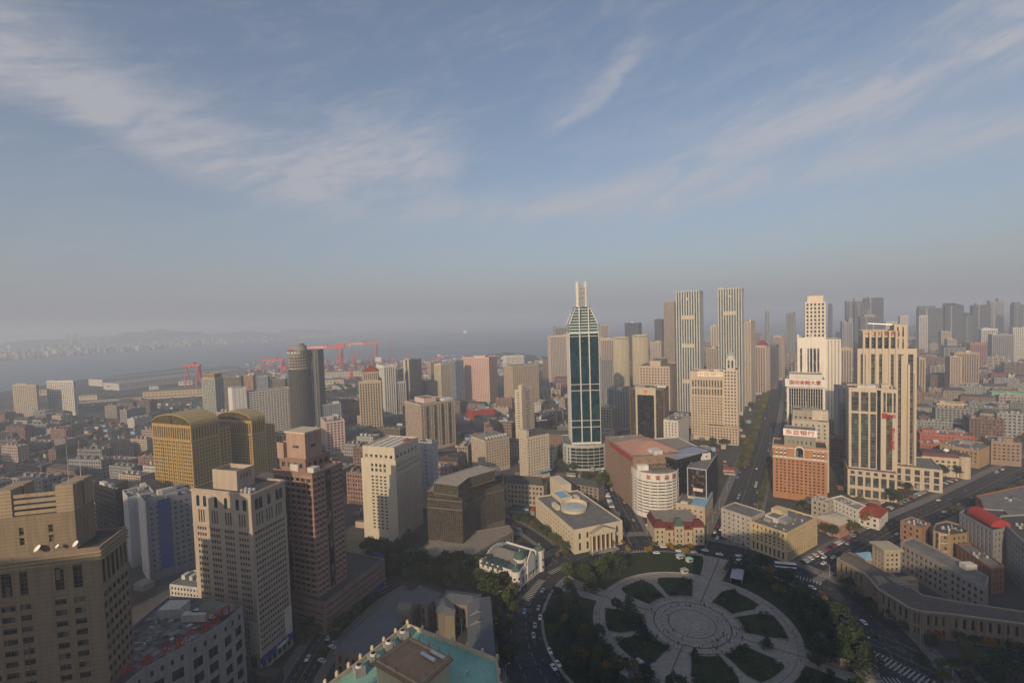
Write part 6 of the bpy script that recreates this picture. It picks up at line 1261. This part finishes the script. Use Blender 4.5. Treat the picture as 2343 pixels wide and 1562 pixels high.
TV = {k: [tree_meshes(k, s*7+i, h, r, con, N) for i in range(n)] for s, (k, h, r, con, n, N) in enumerate((('green', 9.5, 4.3, False, 3, 560), ('dark', 12, 5.4, False, 3, 680), ('olive', 9, 4.0, False, 2, 520), ('yellow', 8.5, 2.9, False, 3, 420), ('orange', 8.5, 4.0, False, 2, 520), ('cedar', 11, 5.2, True, 3, 700)))}
WORD = dict(green='green leafy tree', dark='dark green spreading tree', olive='olive-green tree', yellow='yellow autumn tree', orange='orange autumn tree', cedar='dark layered cedar')
rt = random.Random(77); TREES = []
def tree(x, y, kind, where, s=1.0, z=0.0):
    tm, cm = rt.choice(TV[kind]); r = thing(WORD[kind].replace(' ', '_').replace('-', '_'), WORD[kind]+' '+where, 'tree', (x, y, z), rt.uniform(0, 6.28), 'trees '+where); sc = s*rt.uniform(.82, 1.18); r.scale = (sc, sc, sc*rt.uniform(.9, 1.12))
    for nm, me in (('trunk', tm), ('crown', cm)): o = bpy.data.objects.new(nm, me); link(o, r)
    TREES.append((x, y)); return r
def scatter(poly, n, kinds, where, mind=5.0, s=1.0, z=0.0, world=False):
    P = [tuple(G(*p)[:2]) for p in poly] if not world else poly; x0, x1 = min(p[0] for p in P), max(p[0] for p in P); y0, y1 = min(p[1] for p in P), max(p[1] for p in P); k = 0
    for _ in range(n*30):
        if k >= n: break
        x, y = rt.uniform(x0, x1), rt.uniform(y0, y1)
        if not inside((x, y), P) or any((x-a)**2+(y-b)**2 < mind**2 for a, b in TREES): continue
        tree(x, y, rt.choice(kinds), where, s, z); k += 1
def row(pts, step, kinds, where, off=0.0, s=1.0, world=False, z=0.0):
    p = smooth(pts if world else W(pts)); d0 = 0.0
    for a, b in zip(p[:-1], p[1:]):
        e = b-a; L = e.length; e.normalize(); nn = Vector((-e.y, e.x, 0))
        while d0 < L: c = a+e*d0+nn*off; tree(c.x+rt.uniform(-.6, .6), c.y+rt.uniform(-.6, .6), rt.choice(kinds), where, s, z); d0 += step*rt.uniform(.85, 1.2)
        d0 -= L
def ringpt(r, deg): return PC.x+r*math.cos(R(deg)), PC.y+r*math.sin(R(deg))
scatter([(836, 1262), (905, 1262), (985, 1300), (1085, 1298), (1165, 1330), (1185, 1395), (1130, 1385), (1060, 1350), (930, 1335), (850, 1320)], 62, ['dark', 'dark', 'dark', 'green', 'olive'], 'in the dense grove behind the slate roofed hall', 4.6)
scatter([(1100, 1330), (1180, 1330), (1182, 1390), (1125, 1388)], 6, ['olive', 'orange'], 'at the right end of the dense grove', 4.5)
def lawn(a0, a1, r0, r1, n, kinds, where, s=1.0, mind=5.5):
    k = 0
    for _ in range(n*40):
        if k >= n: break
        t, r = rt.uniform(a0, a1), rt.uniform(r0, r1); x, y = ringpt(r, t)
        if any((x-a)**2+(y-b)**2 < mind**2 for a, b in TREES): continue
        tree(x, y, rt.choice(kinds), where, s, .38); k += 1
lawn(152, 236, 53, 75, 34, ['cedar', 'green', 'dark', 'olive', 'cedar'], 'on the outer lawn left of the plaza disc', .95, 5)
lawn(160, 225, 55, 74, 5, ['yellow', 'orange'], 'on the outer lawn left of the plaza disc', .8, 3.5)
lawn(112, 146, 54, 75, 11, ['dark', 'cedar', 'green'], 'on the far left part of the plaza lawn', 1, 5.5)
lawn(64, 108, 68, 75, 4, ['yellow'], 'along the far edge of the plaza lawn', .95, 6)
lawn(-30, 50, 56, 75, 14, ['cedar', 'dark', 'green', 'olive'], 'on the outer lawn right of the plaza disc', 1, 6)
lawn(-33, 0, 54, 75, 12, ['cedar', 'dark'], 'on the outer lawn right of the plaza disc', 1.05, 5.5)
lawn(-10, 45, 64, 75, 6, ['yellow', 'orange'], 'on the outer lawn right of the plaza disc', .95, 5)
lawn(240, 322, 54, 75, 16, ['cedar', 'green', 'olive', 'dark'], 'on the near lawn of the plaza', .9, 6)
for px, py, k, s in ((1468, 1365, 'cedar', .8), (1440, 1412, 'cedar', .95), (1412, 1400, 'dark', .6), (1470, 1460, 'cedar', .75), (1560, 1345, 'green', .5), (1590, 1500, 'cedar', .5), (1755, 1480, 'cedar', .6), (1680, 1370, 'cedar', .45), (1740, 1415, 'cedar', .45), (1720, 1512, 'green', .4), (1645, 1520, 'olive', .45), (1480, 1485, 'olive', .45)):
    g = G(px, py); tree(g.x, g.y, k, 'on a lawn bed inside the plaza', s, .38)
SHR = []
for k in range(3):
    m = MB(); q_ = random.Random(60+k)
    for j in range(70): quadleaf(m, Vector((q_.gauss(0, .55), q_.gauss(0, .55), abs(q_.gauss(.45, .3)))), q_.uniform(.16, .34), q_, LEAF[('dark', 'green', 'olive')[k]])
    SHR.append(m.mesh('shrub'))
for k in range(150):
    q4, s4 = rt.randrange(4), rt.choice((27, 63)); t = 57+90*q4+s4+rt.uniform(-14, 14); rr4 = rt.choice((rt.uniform(26, 28), rt.uniform(41, 43.4), rt.uniform(26, 43))); x, y = ringpt(rr4, t)
    o = bpy.data.objects.new('shrub', SHR[k % 3]); link(o); o.location = (x, y, .4); o.rotation_euler = (0, 0, rt.uniform(0, 6)); sc = rt.uniform(.8, 1.7); o.scale = (sc, sc, sc); tag(o, ('dark', 'green', 'olive')[k % 3]+' clipped shrub on a lawn bed of the plaza', 'shrub', 'shrubs on the lawn beds')
row([(1712, 1075), (1738, 985), (1757, 920), (1768, 880)], 8, ['olive', 'green', 'yellow', 'olive'], 'lining the left side of the avenue', 3, .95); row([(1706, 1080), (1732, 985), (1752, 920), (1764, 880)], 8, ['olive', 'green'], 'lining the left side of the avenue', 5.5, .95)
row([(1722, 1190), (1738, 1130), (1758, 1050)], 10, ['green', 'olive'], 'lining the right side of the avenue', -3, .7)
scatter([(1258, 985), (1290, 985), (1298, 1085), (1262, 1075)], 26, ['dark', 'green', 'olive'], 'left of the teal tower podium', 6); scatter([(1398, 1085), (1400, 1020), (1424, 1020), (1424, 1090)], 16, ['olive', 'yellow', 'green'], 'right of the teal tower podium', 5); scatter([(1310, 1105), (1385, 1100), (1400, 1120), (1320, 1125)], 14, ['dark', 'green', 'olive'], 'in front of the teal tower podium', 5)
row([(1160, 1200), (1200, 1215), (1235, 1238), (1275, 1272)], 6, ['green', 'olive', 'dark'], 'along the lane beside the columned bank', 7, .8)
row([(1285, 1285), (1350, 1262), (1430, 1258)], 8, ['olive', 'yellow', 'green'], 'in front of the columned bank', 4, .6); row([(1500, 1258), (1555, 1262), (1610, 1265)], 8, ['yellow', 'olive'], 'in front of the mansard house', 3, .6)
for px, py, k, s in ((1945, 1222, 'green', 1), (1985, 1205, 'orange', 1.2), (2000, 1195, 'orange', 1.1), (2012, 1198, 'yellow', 1.1), (1960, 1218, 'olive', 1), (1905, 1232, 'green', 1), (1890, 1225, 'olive', .9), (1838, 1165, 'dark', .9), (1828, 1172, 'green', .8), (1850, 1170, 'green', .8)):
    g = G(px, py); tree(g.x, g.y, k, 'around the pink villa and red roof house', s)
scatter([(1925, 1335), (1960, 1352), (2020, 1395), (2085, 1455), (2060, 1462), (1990, 1412), (1930, 1360)], 14, ['dark', 'green', 'olive', 'yellow'], 'in front of the old stone hotel', 4, .6)
row([(2090, 1130), (2180, 1095), (2300, 1050), (2400, 1010)], 9, ['olive', 'orange', 'green', 'yellow'], 'along the far side of the boulevard', 14, .95); row([(2140, 1175), (2230, 1140), (2343, 1092)], 8, ['dark', 'green', 'olive'], 'along the near side of the boulevard', -14, 1)
scatter([(2130, 1088), (2200, 1080), (2210, 1092), (2140, 1098)], 6, ['dark'], 'before the cream hotel', 7)
scatter([(2110, 945), (2270, 945), (2335, 965), (2330, 985), (2220, 975), (2110, 965)], 40, ['dark', 'green', 'olive'], 'in the dark park belt at the right', 8)
scatter([(755, 885), (812, 885), (812, 912), (730, 905)], 22, ['dark', 'green'], 'on the slope behind the blue balcony block', 9, 1.2)
row([(700, 1500), (760, 1425), (835, 1362)], 8, ['dark', 'green'], 'along the street beside the slate roofed hall', -10, .75); scatter([(668, 1452), (720, 1430), (740, 1455), (690, 1480)], 7, ['dark', 'green'], 'at the foot of the pink tower', 4, .7)
row([(200, 1020), (330, 985), (470, 950)], 12, ['dark', 'green', 'olive'], 'along the railway road', 18, .9)
scatter([(1130, 1420), (1175, 1400), (1185, 1520), (1145, 1520)], 12, ['green', 'dark', 'olive'], 'on the pavement left of the ring road', 4.5, .65); row([tuple(ringpt(104, t)) for t in range(150, 240, 6)], 11, ['olive', 'green', 'yellow'], 'on the pavement left of the ring road', 0, .6, True)
scatter([(2120, 1462), (2330, 1478), (2330, 1500), (2130, 1490)], 12, ['dark', 'olive', 'green', 'orange'], 'on the forecourt below the old stone hotel', 5, .7); scatter([(2095, 1520), (2343, 1520), (2343, 1600), (2160, 1580)], 14, ['dark', 'olive', 'green'], 'in the dark lower right corner', 5, .8)
row([(1935, 1290), (2010, 1245), (2060, 1222)], 8, ['olive', 'yellow', 'green'], 'on the near pavement of the boulevard', -14, .6)
n_t = 0
for _ in range(9000):                         # street trees between the low blocks
    if n_t >= 330: break
    x, y = rt.uniform(-800, 1100), rt.uniform(330, 1000); px, py = pxof(x, y)
    if not 0 < px < 2343 or blocked(x, y, 8) or any((x-q[1])**2+(y-q[0])**2 < 15**2 for q in cand if abs(q[0]-y) < 20): continue
    tree(x, y, rt.choice(['dark', 'green', 'olive', 'dark', 'green']), 'between the low city blocks', rt.uniform(.7, 1.2)); n_t += 1
# ------------------------------------------------------------------ cars
CARC = {'white': mat((.70, .70, .69), rough=.3, var=.04, spec=.5), 'black': mat((.018, .018, .02), rough=.25, var=.05, spec=.5), 'silver': mat((.36, .37, .38), rough=.3, var=.05, spec=.5), 'red': mat((.32, .025, .02), rough=.3, var=.05, spec=.5), 'blue': mat((.05, .10, .22), rough=.3, var=.05, spec=.5), 'taxi blue': mat((.20, .36, .48), rough=.3, var=.05, spec=.5)}
TYRE = mat((.015, .015, .015), rough=.9); CGL = mat((.015, .018, .02), rough=.1, spec=.6, var=0)
def loft(m, secs, mt, cap=True):
    k = len(secs[0]); n0 = len(m.v)
    for s in secs: m.v += s
    i = m.mi(mt)
    for a in range(len(secs)-1):
        for b in range(k-1): m.f.append((n0+a*k+b, n0+a*k+b+1, n0+(a+1)*k+b+1, n0+(a+1)*k+b)); m.m.append(i)
    for a in (0, len(secs)-1): m.f.append(tuple(n0+a*k+b for b in (range(k) if a else reversed(range(k))))); m.m.append(i)
def carmeshes(col, van=False):
    m = MB(); top = .98 if not van else 1.2
    prof = [(-2.2, .45, .62), (-2.1, .35, .86), (-1.5, .3, .93), (-.9, .3, .95), (.8, .3, .95), (1.6, .3, .85), (2.1, .35, .72), (2.22, .45, .6)]
    loft(m, [[(x, -.86, zb), (x, -.9, (zb+zt)/2), (x, -.8, zt), (x, .8, zt), (x, .9, (zb+zt)/2), (x, .86, zb)] for x, zb, zt in prof], col)
    ro = [(-1.75, .9, .7), (-1.15, 1.42, .62), (.1, 1.46, .62), (.95, .92, .72)] if not van else [(-2.15, .9, .8), (-2.05, 1.85, .74), (1.1, 1.88, .74), (1.8, .9, .8)]
    body = m.mesh('body'); g = MB(); loft(g, [[(x, -w-.04, .88), (x, -w, z-.1), (x, w, z-.1), (x, w+.04, .88)] for x, z, w in ro], CGL)
    r_ = MB(); r_.face([(ro[1][0], -ro[1][2]+.02, ro[1][1]-.07), (ro[2][0], -ro[2][2]+.02, ro[2][1]-.07), (ro[2][0], ro[2][2]-.02, ro[2][1]-.07), (ro[1][0], ro[1][2]-.02, ro[1][1]-.07)], col)
    for s in (-1, 1):
        for q in range(3): r_.bar((*(lambda a, b: (a[0], s*(a[2]+.02)))(ro[q], 0), ro[q][1]-.08), (ro[q+1][0], s*(ro[q+1][2]+.02), ro[q+1][1]-.08), .05, col, n=4)
    w = MB(); w.bar((0, -.1, 0), (0, .1, 0), .33, TYRE, n=10); w.bar((0, -.11, 0), (0, .11, 0), .18, METAL, n=8)
    return body, g.mesh('cabin_glass'), r_.mesh('roof'), w.mesh('wheel')
CM = {c: carmeshes(m_) for c, m_ in CARC.items()}; CMV = {'white': carmeshes(CARC['white'], True), 'silver': carmeshes(CARC['silver'], True)}
rc = random.Random(9); CARS = []
def car(x, y, rz, where, colr=None, z=.06, van=False, full=True):
    if any((x-a)**2+(y-b)**2 < 7 for a, b in CARS): return
    CARS.append((x, y)); colr = colr or rc.choice(['white', 'white', 'black', 'black', 'silver', 'silver', 'white', 'red', 'blue', 'taxi blue']); me = CM[colr] if not van else CMV[colr if colr in CMV else 'white']
    r = thing('van' if van else 'car', '%s %s %s' % (colr, 'van' if van else 'car', where), 'van' if van else 'car', (x, y, z), rz, 'cars '+where)
    for nm, q in zip(('body', 'cabin_glass', 'roof'), me): link(bpy.data.objects.new(nm, q), r)
    if full:
        for a in (-1.35, 1.4):
            for b in (-.8, .8): o = bpy.data.objects.new('wheel', me[3]); link(o, r); o.location = (a, b, .33)
def ringcar(px, py, c=None, van=False, where='on the ring road left of the plaza'):
    g = G(px, py); t = math.atan2(g.y-PC.y, g.x-PC.x); car(g.x, g.y, t+math.pi/2, where, c, van=van)
for px, py, c in ((1242, 1352, 'taxi blue'), (1262, 1346, 'black'), (1200, 1400, 'taxi blue'), (1213, 1403, 'black'), (1215, 1419, 'black'), (1224, 1432, 'silver'), (1221, 1455, 'silver'), (1238, 1468, 'black'), (1223, 1475, 'black'), (1236, 1414, 'white'), (1258, 1491, 'white'), (1244, 1517, 'black'), (1277, 1520, 'white'), (1267, 1528, 'white'), (1276, 1550, 'black'), (1275, 1382, 'black'), (1300, 1314, 'black'), (1246, 1372, 'black'), (1290, 1335, 'silver'), (1232, 1392, 'silver')): ringcar(px, py, c)
for px, py, c in ((1518, 1252, 'white'), (1502, 1266, 'white'), (1553, 1261, 'white'), (1588, 1264, 'silver'), (1613, 1260, 'white'), (1560, 1271, 'silver'), (1602, 1271, 'silver'), (1646, 1269, 'white'), (1691, 1273, 'white'), (1693, 1283, 'white'), (1467, 1257, 'black'), (1742, 1299, 'silver'), (1771, 1308, 'white'), (1805, 1325, 'white')): ringcar(px, py, c, where='on the ring road beyond the plaza')
for px, py, c in ((1858, 1345, 'white'), (1932, 1407, 'white'), (1976, 1425, 'white'), (1981, 1455, 'white'), (1966, 1473, 'white'), (1997, 1507, 'white'), (1967, 1437, 'black'), (2010, 1460, 'black'), (2015, 1510, 'black'), (1990, 1482, 'black')): ringcar(px, py, c, px == 1932, where='on the ring road right of the plaza')
def lanecars(pts, w, n, where, offs, smax=1.0):
    p = smooth(W(pts)); 
    for k in range(n):
        i = rc.randrange(int((len(p)-1)*smax)); t = rc.random(); c = p[i].lerp(p[i+1], t); d = (p[i+1]-p[i]).normalized(); nn = Vector((-d.y, d.x, 0)); o = rc.choice(offs); c = c+nn*o
        if math.hypot(c.x-PC.x, c.y-PC.y) < R_RD+4: continue
        far = c.y > 480; car(c.x, c.y, math.atan2(d.y, d.x)+(math.pi if o > 0 else 0), where, full=not far, van=rc.random() < .06)
lanecars([(1655, 1270), (1668, 1230), (1703, 1130), (1745, 1000), (1772, 900)], 24, 78, 'driving along the avenue', (-10, -7, -3.5, 3.5, 7, 10), .95)
lanecars([(1880, 1310), (2040, 1215), (2180, 1150), (2340, 1070)], 22, 34, 'driving along the boulevard', (-8, -4.5, 4.5, 8)); lanecars([(640, 1640), (700, 1530), (760, 1440), (840, 1370)], 12, 14, 'in the street beside the slate roofed hall', (-4.5, -2, 2, 4.5)); lanecars([(1480, 1270), (1440, 1190), (1402, 1110), (1390, 1060)], 14, 14, 'in the side street left of the round office', (-3, 3)); lanecars([(-80, 1140), (100, 1060), (345, 995)], 20, 12, 'on the railway road at the left', (-7, -3, 3, 7)); lanecars([(440, 1010), (760, 985), (1060, 990)], 14, 8, 'on the harbour road', (-3, 3))
def parked(pts, step, off, turn, where):
    p = smooth(W(pts)); d0 = 0
    for a, b in zip(p[:-1], p[1:]):
        e = b-a; L = e.length; e.normalize(); nn = Vector((-e.y, e.x, 0))
        while d0 < L:
            if rc.random() < .62: c = a+e*d0+nn*off; car(c.x, c.y, math.atan2(e.y, e.x)+turn, where, z=.05, full=c.y < 420)
            d0 += step
        d0 -= L
parked([(1880, 1310), (2040, 1215)], 3.1, 12.5, R(60), 'parked along the boulevard before the corner bank'); parked([(1945, 1240), (2040, 1190)], 3.1, 13, R(60), 'parked along the boulevard before the corner bank'); parked([(2050, 1180), (2150, 1130), (2220, 1102)], 3.0, 9, R(70), 'in the car park below the stepped hotel'); parked([(2060, 1168), (2150, 1122), (2200, 1100)], 3.0, 16, R(70), 'in the car park below the stepped hotel'); parked([(2120, 1120), (2190, 1092)], 3.2, 8, R(70), 'in the car park below the stepped hotel')
parked([(1452, 1235), (1436, 1190), (1402, 1110)], 3.0, 8.5, R(75), 'parked in the side street left of the round office'); parked([(1470, 1235), (1455, 1200)], 3.0, -9, R(105), 'parked in the side street left of the round office'); parked([(1400, 1095), (1385, 1070)], 3.0, 4, R(75), 'parked in the side street left of the round office'); parked([(1410, 1110), (1392, 1062)], 3.0, -5, R(75), 'parked in the side street left of the round office')
parked([(690, 1520), (745, 1452)], 3.2, -8.5, R(70), 'parked below the cream tower')
# bus
g = G(1797, 1298); o = thing('city_bus', 'white city bus with dark window band passing the corner bank', 'bus', (g.x, g.y, .06), R(-14)); m = MB(); m.box(-6, 6, -1.25, 1.25, .4, 1.45, CARC['white']); m.box(-6, 6, -1.25, 1.25, 2.65, 3.1, CARC['white']); m.obj('body', o); m = MB(); m.box(-5.95, 5.95, -1.2, 1.2, 1.46, 2.64, CGL); m.obj('window_band', o)
for x in (-3.6, 3.6):
    for y in (-1.1, 1.1): q = MB(); q.bar((x, y-.15, .5), (x, y+.15, .5), .5, TYRE, n=12); q.obj('wheel', o)
m = MB(); m.box(-3, 2, -.8, .8, 3.11, 3.4, OFFW); m.obj('roof_unit', o)
# subway entrances and kiosks
def pavilion(px, py, rz, L, w, label):
    g = G(px, py); o = thing('subway_entrance', label, 'entrance', (g.x, g.y, .16), R(rz)); m = MB(); m.prism([(-L/2-.3, -w/2-.3), (L/2+.3, -w/2-.3), (L/2+.3, w/2+.3), (-L/2-.3, w/2+.3)], 3.2, 3.6, SILVER); m.obj('roof', o); m = MB()
    for s in (-1, 1): m.box(-L/2, L/2, s*w/2-.05, s*w/2+.05, 0, 3.19, mat((.10, .12, .13), rough=.2, spec=.5))
    m.box(L/2-.1, L/2, -w/2+.06, w/2-.06, 0, 3.19, OFFW); m.obj('glass_wall', o); m = MB()
    for x in (-L/2, 0, L/2-.2):
        for s in (-1, 1): m.box(x, x+.2, s*w/2-.12, s*w/2+.12, 0, 3.18, METAL)
    m.obj('post', o); part(o, 'stair_opening', (-L/2, L/2-.2, -w/2+.1, w/2-.1, .01, .05), BLACK)
pavilion(1687, 1325, 60, 12, 6, 'grey roofed subway entrance on the lawn right of the far entry path'); pavilion(1455, 1548, 40, 13, 7, 'grey roofed subway entrance at the near left of the plaza')
for px, py, c, lb in ((1577, 1285, GREENR, 'small green kiosk near the far edge of the plaza'), (1555, 1277, BLUER, 'small pale blue kiosk near the far edge of the plaza'), (1566, 1310, GREY, 'small grey hut on the far lawn of the plaza'), (1690, 1230, BLUER, 'blue street stall canopy beside the avenue')):
    g = G(px, py); o = thing('kiosk', lb, 'kiosk', (g.x, g.y, .1), R(20)); part(o, 'cabin', (-1.8, 1.8, -1.3, 1.3, 0, 2.3), OFFW); m = MB(); hip(m, [(-2.3, -1.8), (2.3, -1.8), (2.3, 1.8), (-2.3, 1.8)], 2.31, 3.2, c, .4); m.obj('roof', o); part(o, 'counter_opening', (-1.3, 1.3, -1.36, -1.31, 1, 1.9), BLACK)
BEN = MB(); BEN.box(-.9, .9, -.22, .22, .38, .45, BROWN); bs_ = BEN.mesh('seat'); BEN = MB(); BEN.box(-.9, .9, .2, .26, .46, .85, BROWN); bb_ = BEN.mesh('backrest'); BEN = MB(); BEN.box(-.06, .06, -.2, .22, 0, .38, METAL); bl_ = BEN.mesh('leg')
for k in range(32):
    q4, s4 = k//8, (27, 63)[k//4 % 2]; t = 57+90*q4+s4-12+8*(k % 4); x, y = ringpt(23.9, t); r = thing('plaza_bench', 'brown bench at the inner edge of a plaza lawn bed', 'bench', (x, y, .16), R(t-90), 'benches round the stone disc')
    for nm, me, dx in (('seat', bs_, 0), ('backrest', bb_, 0), ('leg', bl_, -.7), ('leg', bl_, .7)): o = bpy.data.objects.new(nm, me); link(o, r); o.location = (dx, 0, 0)
# street lamps on ring and avenue
LAMP = MB(); LAMP.bar((0, 0, 0), (0, 0, 8.6), .11, METAL, .06, 6); lamp_pole = LAMP.mesh('pole'); LAMP = MB(); LAMP.bar((0, 0, 8.5), (1.8, 0, 9), .05, METAL, n=5); lamp_arm = LAMP.mesh('arm'); LAMP = MB(); LAMP.box(1.5, 2.3, -.14, .14, 8.9, 9.06, OFFW); lamp_head = LAMP.mesh('lamp_head')
def lamp(x, y, rz, where):
    r = thing('street_lamp', 'grey street lamp '+where, 'street lamp', (x, y, .05), rz, 'street lamps '+where)
    for nm, me in (('pole', lamp_pole), ('arm', lamp_arm), ('lamp_head', lamp_head)): link(bpy.data.objects.new(nm, me), r)
for k in range(22): t = k*360/22+5; x, y = ringpt(103, t); lamp(x, y, R(t+180), 'on the pavement round the ring road')
pa = smooth(W([(1668, 1230), (1703, 1130), (1745, 1000)]))
for i in range(0, len(pa)-1, 2):
    d = (pa[i+1]-pa[i]).normalized(); nn = Vector((-d.y, d.x, 0))
    for s in (-1, 1): c = pa[i]+nn*(14*s); lamp(c.x, c.y, math.atan2(-nn.y*s, -nn.x*s), 'along the avenue')
# ------------------------------------------------------------------ people
def person_mesh(seed, top, pants, step):
    bm = bmesh.new(); me = bpy.data.meshes.new('person_skin'); V = [(0, 0, .95), (0, 0, 1.2), (0, 0, 1.42), (0, 0, 1.52), (0, 0, 1.63), (0, 0, 1.72), (0, -.2, 1.38), (-.05, -.25, 1.1), (.08, -.24, .84), (0, .2, 1.38), (.05, .25, 1.1), (-.04, .24, .84), (0, -.1, .9), (step*.5, -.1, .5), (step, -.1, .06), (step+.14, -.1, .03), (0, .1, .9), (-step*.4, .1, .5), (-step, .1, .06), (-step+.14, .1, .03)]
    E = [(0, 1), (1, 2), (2, 3), (3, 4), (4, 5), (2, 6), (6, 7), (7, 8), (2, 9), (9, 10), (10, 11), (0, 12), (12, 13), (13, 14), (14, 15), (0, 16), (16, 17), (17, 18), (18, 19)]
    Rr = [.15, .14, .16, .06, .1, .08, .075, .055, .045, .075, .055, .045, .1, .07, .05, .04, .1, .07, .05, .04]
    me.from_pydata(V, E, []); o = bpy.data.objects.new('tmp', me); COL.objects.link(o); o.modifiers.new('s', 'SKIN')
    for i, r in enumerate(Rr): me.skin_vertices[0].data[i].radius = (r, r); me.skin_vertices[0].data[i].use_root = i == 0
    o.modifiers.new('u', 'SUBSURF').levels = 1
    q = bpy.data.meshes.new_from_object(o.evaluated_get(bpy.context.evaluated_depsgraph_get())); bpy.data.objects.remove(o); q.materials.clear()
    for c in (pants, top, mat((.42, .28, .21)), mat((.02, .018, .016))): q.materials.append(c)
    for p in q.polygons:
        z, y = p.center.z, abs(p.center.y); p.material_index = 3 if z > 1.68 or (z > 1.58 and p.center.x < -.03) else 2 if z > 1.5 or (z < .9 and y > .2) else 1 if z > .95 or (z > .86 and y > .17) else 0; p.use_smooth = True
    return q
PCOL = {'dark': mat((.025, .025, .03)), 'red': mat((.36, .03, .03)), 'white': mat((.6, .6, .58)), 'blue': mat((.05, .08, .22))}
PM = {c: person_mesh(i, m_, mat((.03, .035, .05)) if c != 'white' else mat((.05, .05, .06)), .16+.06*i) for i, (c, m_) in enumerate(PCOL.items())}
rp_ = random.Random(31)
def person(x, y, c, where, z=.17):
    r = bpy.data.objects.new('person', PM[c]); link(r); r.location = (x, y, z); r.rotation_euler = (0, 0, rp_.uniform(0, 6.28)); tag(r, 'person in a %s jacket walking %s' % (c, where), 'person', 'people '+where)
for k in range(74):
    t = rp_.uniform(200, 350) if k < 26 else rp_.uniform(0, 360); rr = rp_.uniform(15, 24) if k < 26 else rp_.uniform(11.5, 24); x, y = ringpt(rr, t); person(x, y, rp_.choice(['dark', 'dark', 'red', 'white', 'blue']), 'on the stone disc of the plaza')
for k in range(14): x, y = ringpt(rp_.uniform(46, 49.5), rp_.uniform(120, 400)); person(x, y, rp_.choice(list(PCOL)), 'on the circular plaza path')
for k in range(30): t = rp_.uniform(-60, 240); x, y = ringpt(rp_.uniform(102.5, 107), t); person(x, y, rp_.choice(['dark', 'dark', 'red', 'white', 'blue']), 'on the pavement round the ring road', .05)

# ------------------------------------------------------------------ tell look-alikes apart by their place
ORD = ['leftmost']+[w+' from left' for w in ('second', 'third', 'fourth', 'fifth', 'sixth', 'seventh', 'eighth', 'ninth', 'tenth')]
def dupes():
    d = {}
    for o in COL.objects:
        if o.parent is None and o.get('label') and o.get('group') and not o.get('kind'): d.setdefault(o['label'], []).append(o)
    return d
for lb, os_ in dupes().items():
    if len(os_) > 10 and len(lb.split()) <= 11:
        for o in os_:
            n_ = min(LM, key=lambda t: (t[0]-o.location.x)**2+(t[1]-o.location.y)**2)[2]; new = lb+' near '+n_
            if len(new.split()) <= 13: o['label'] = new
for lb, os_ in dupes().items():
    if 1 < len(os_) <= 10 and len(lb.split()) <= 13:
        os_.sort(key=lambda o: pxof(o.location.x, o.location.y, o.location.z)[0])
        for k, o in enumerate(os_): o['label'] = lb+', '+(ORD[k] if k < len(os_)-1 else 'rightmost')
# ------------------------------------------------------------------ haze
hm = bpy.data.materials.new('haze_air'); hm.use_nodes = True; n, l = hm.node_tree.nodes, hm.node_tree.links; n.clear()
out = n.new('ShaderNodeOutputMaterial'); pv_ = n.new('ShaderNodeVolumePrincipled'); pv_.inputs['Color'].default_value = (.78, .86, .98, 1); pv_.inputs['Density'].default_value = HAZE_DENSITY; pv_.inputs['Anisotropy'].default_value = .1
l.new(pv_.outputs[0], out.inputs['Volume'])
m = MB(); m.box(-30000, 30000, -1200, 30000, -4, 232, hm); hz = m.obj('haze'); hz['kind'] = 'stuff'
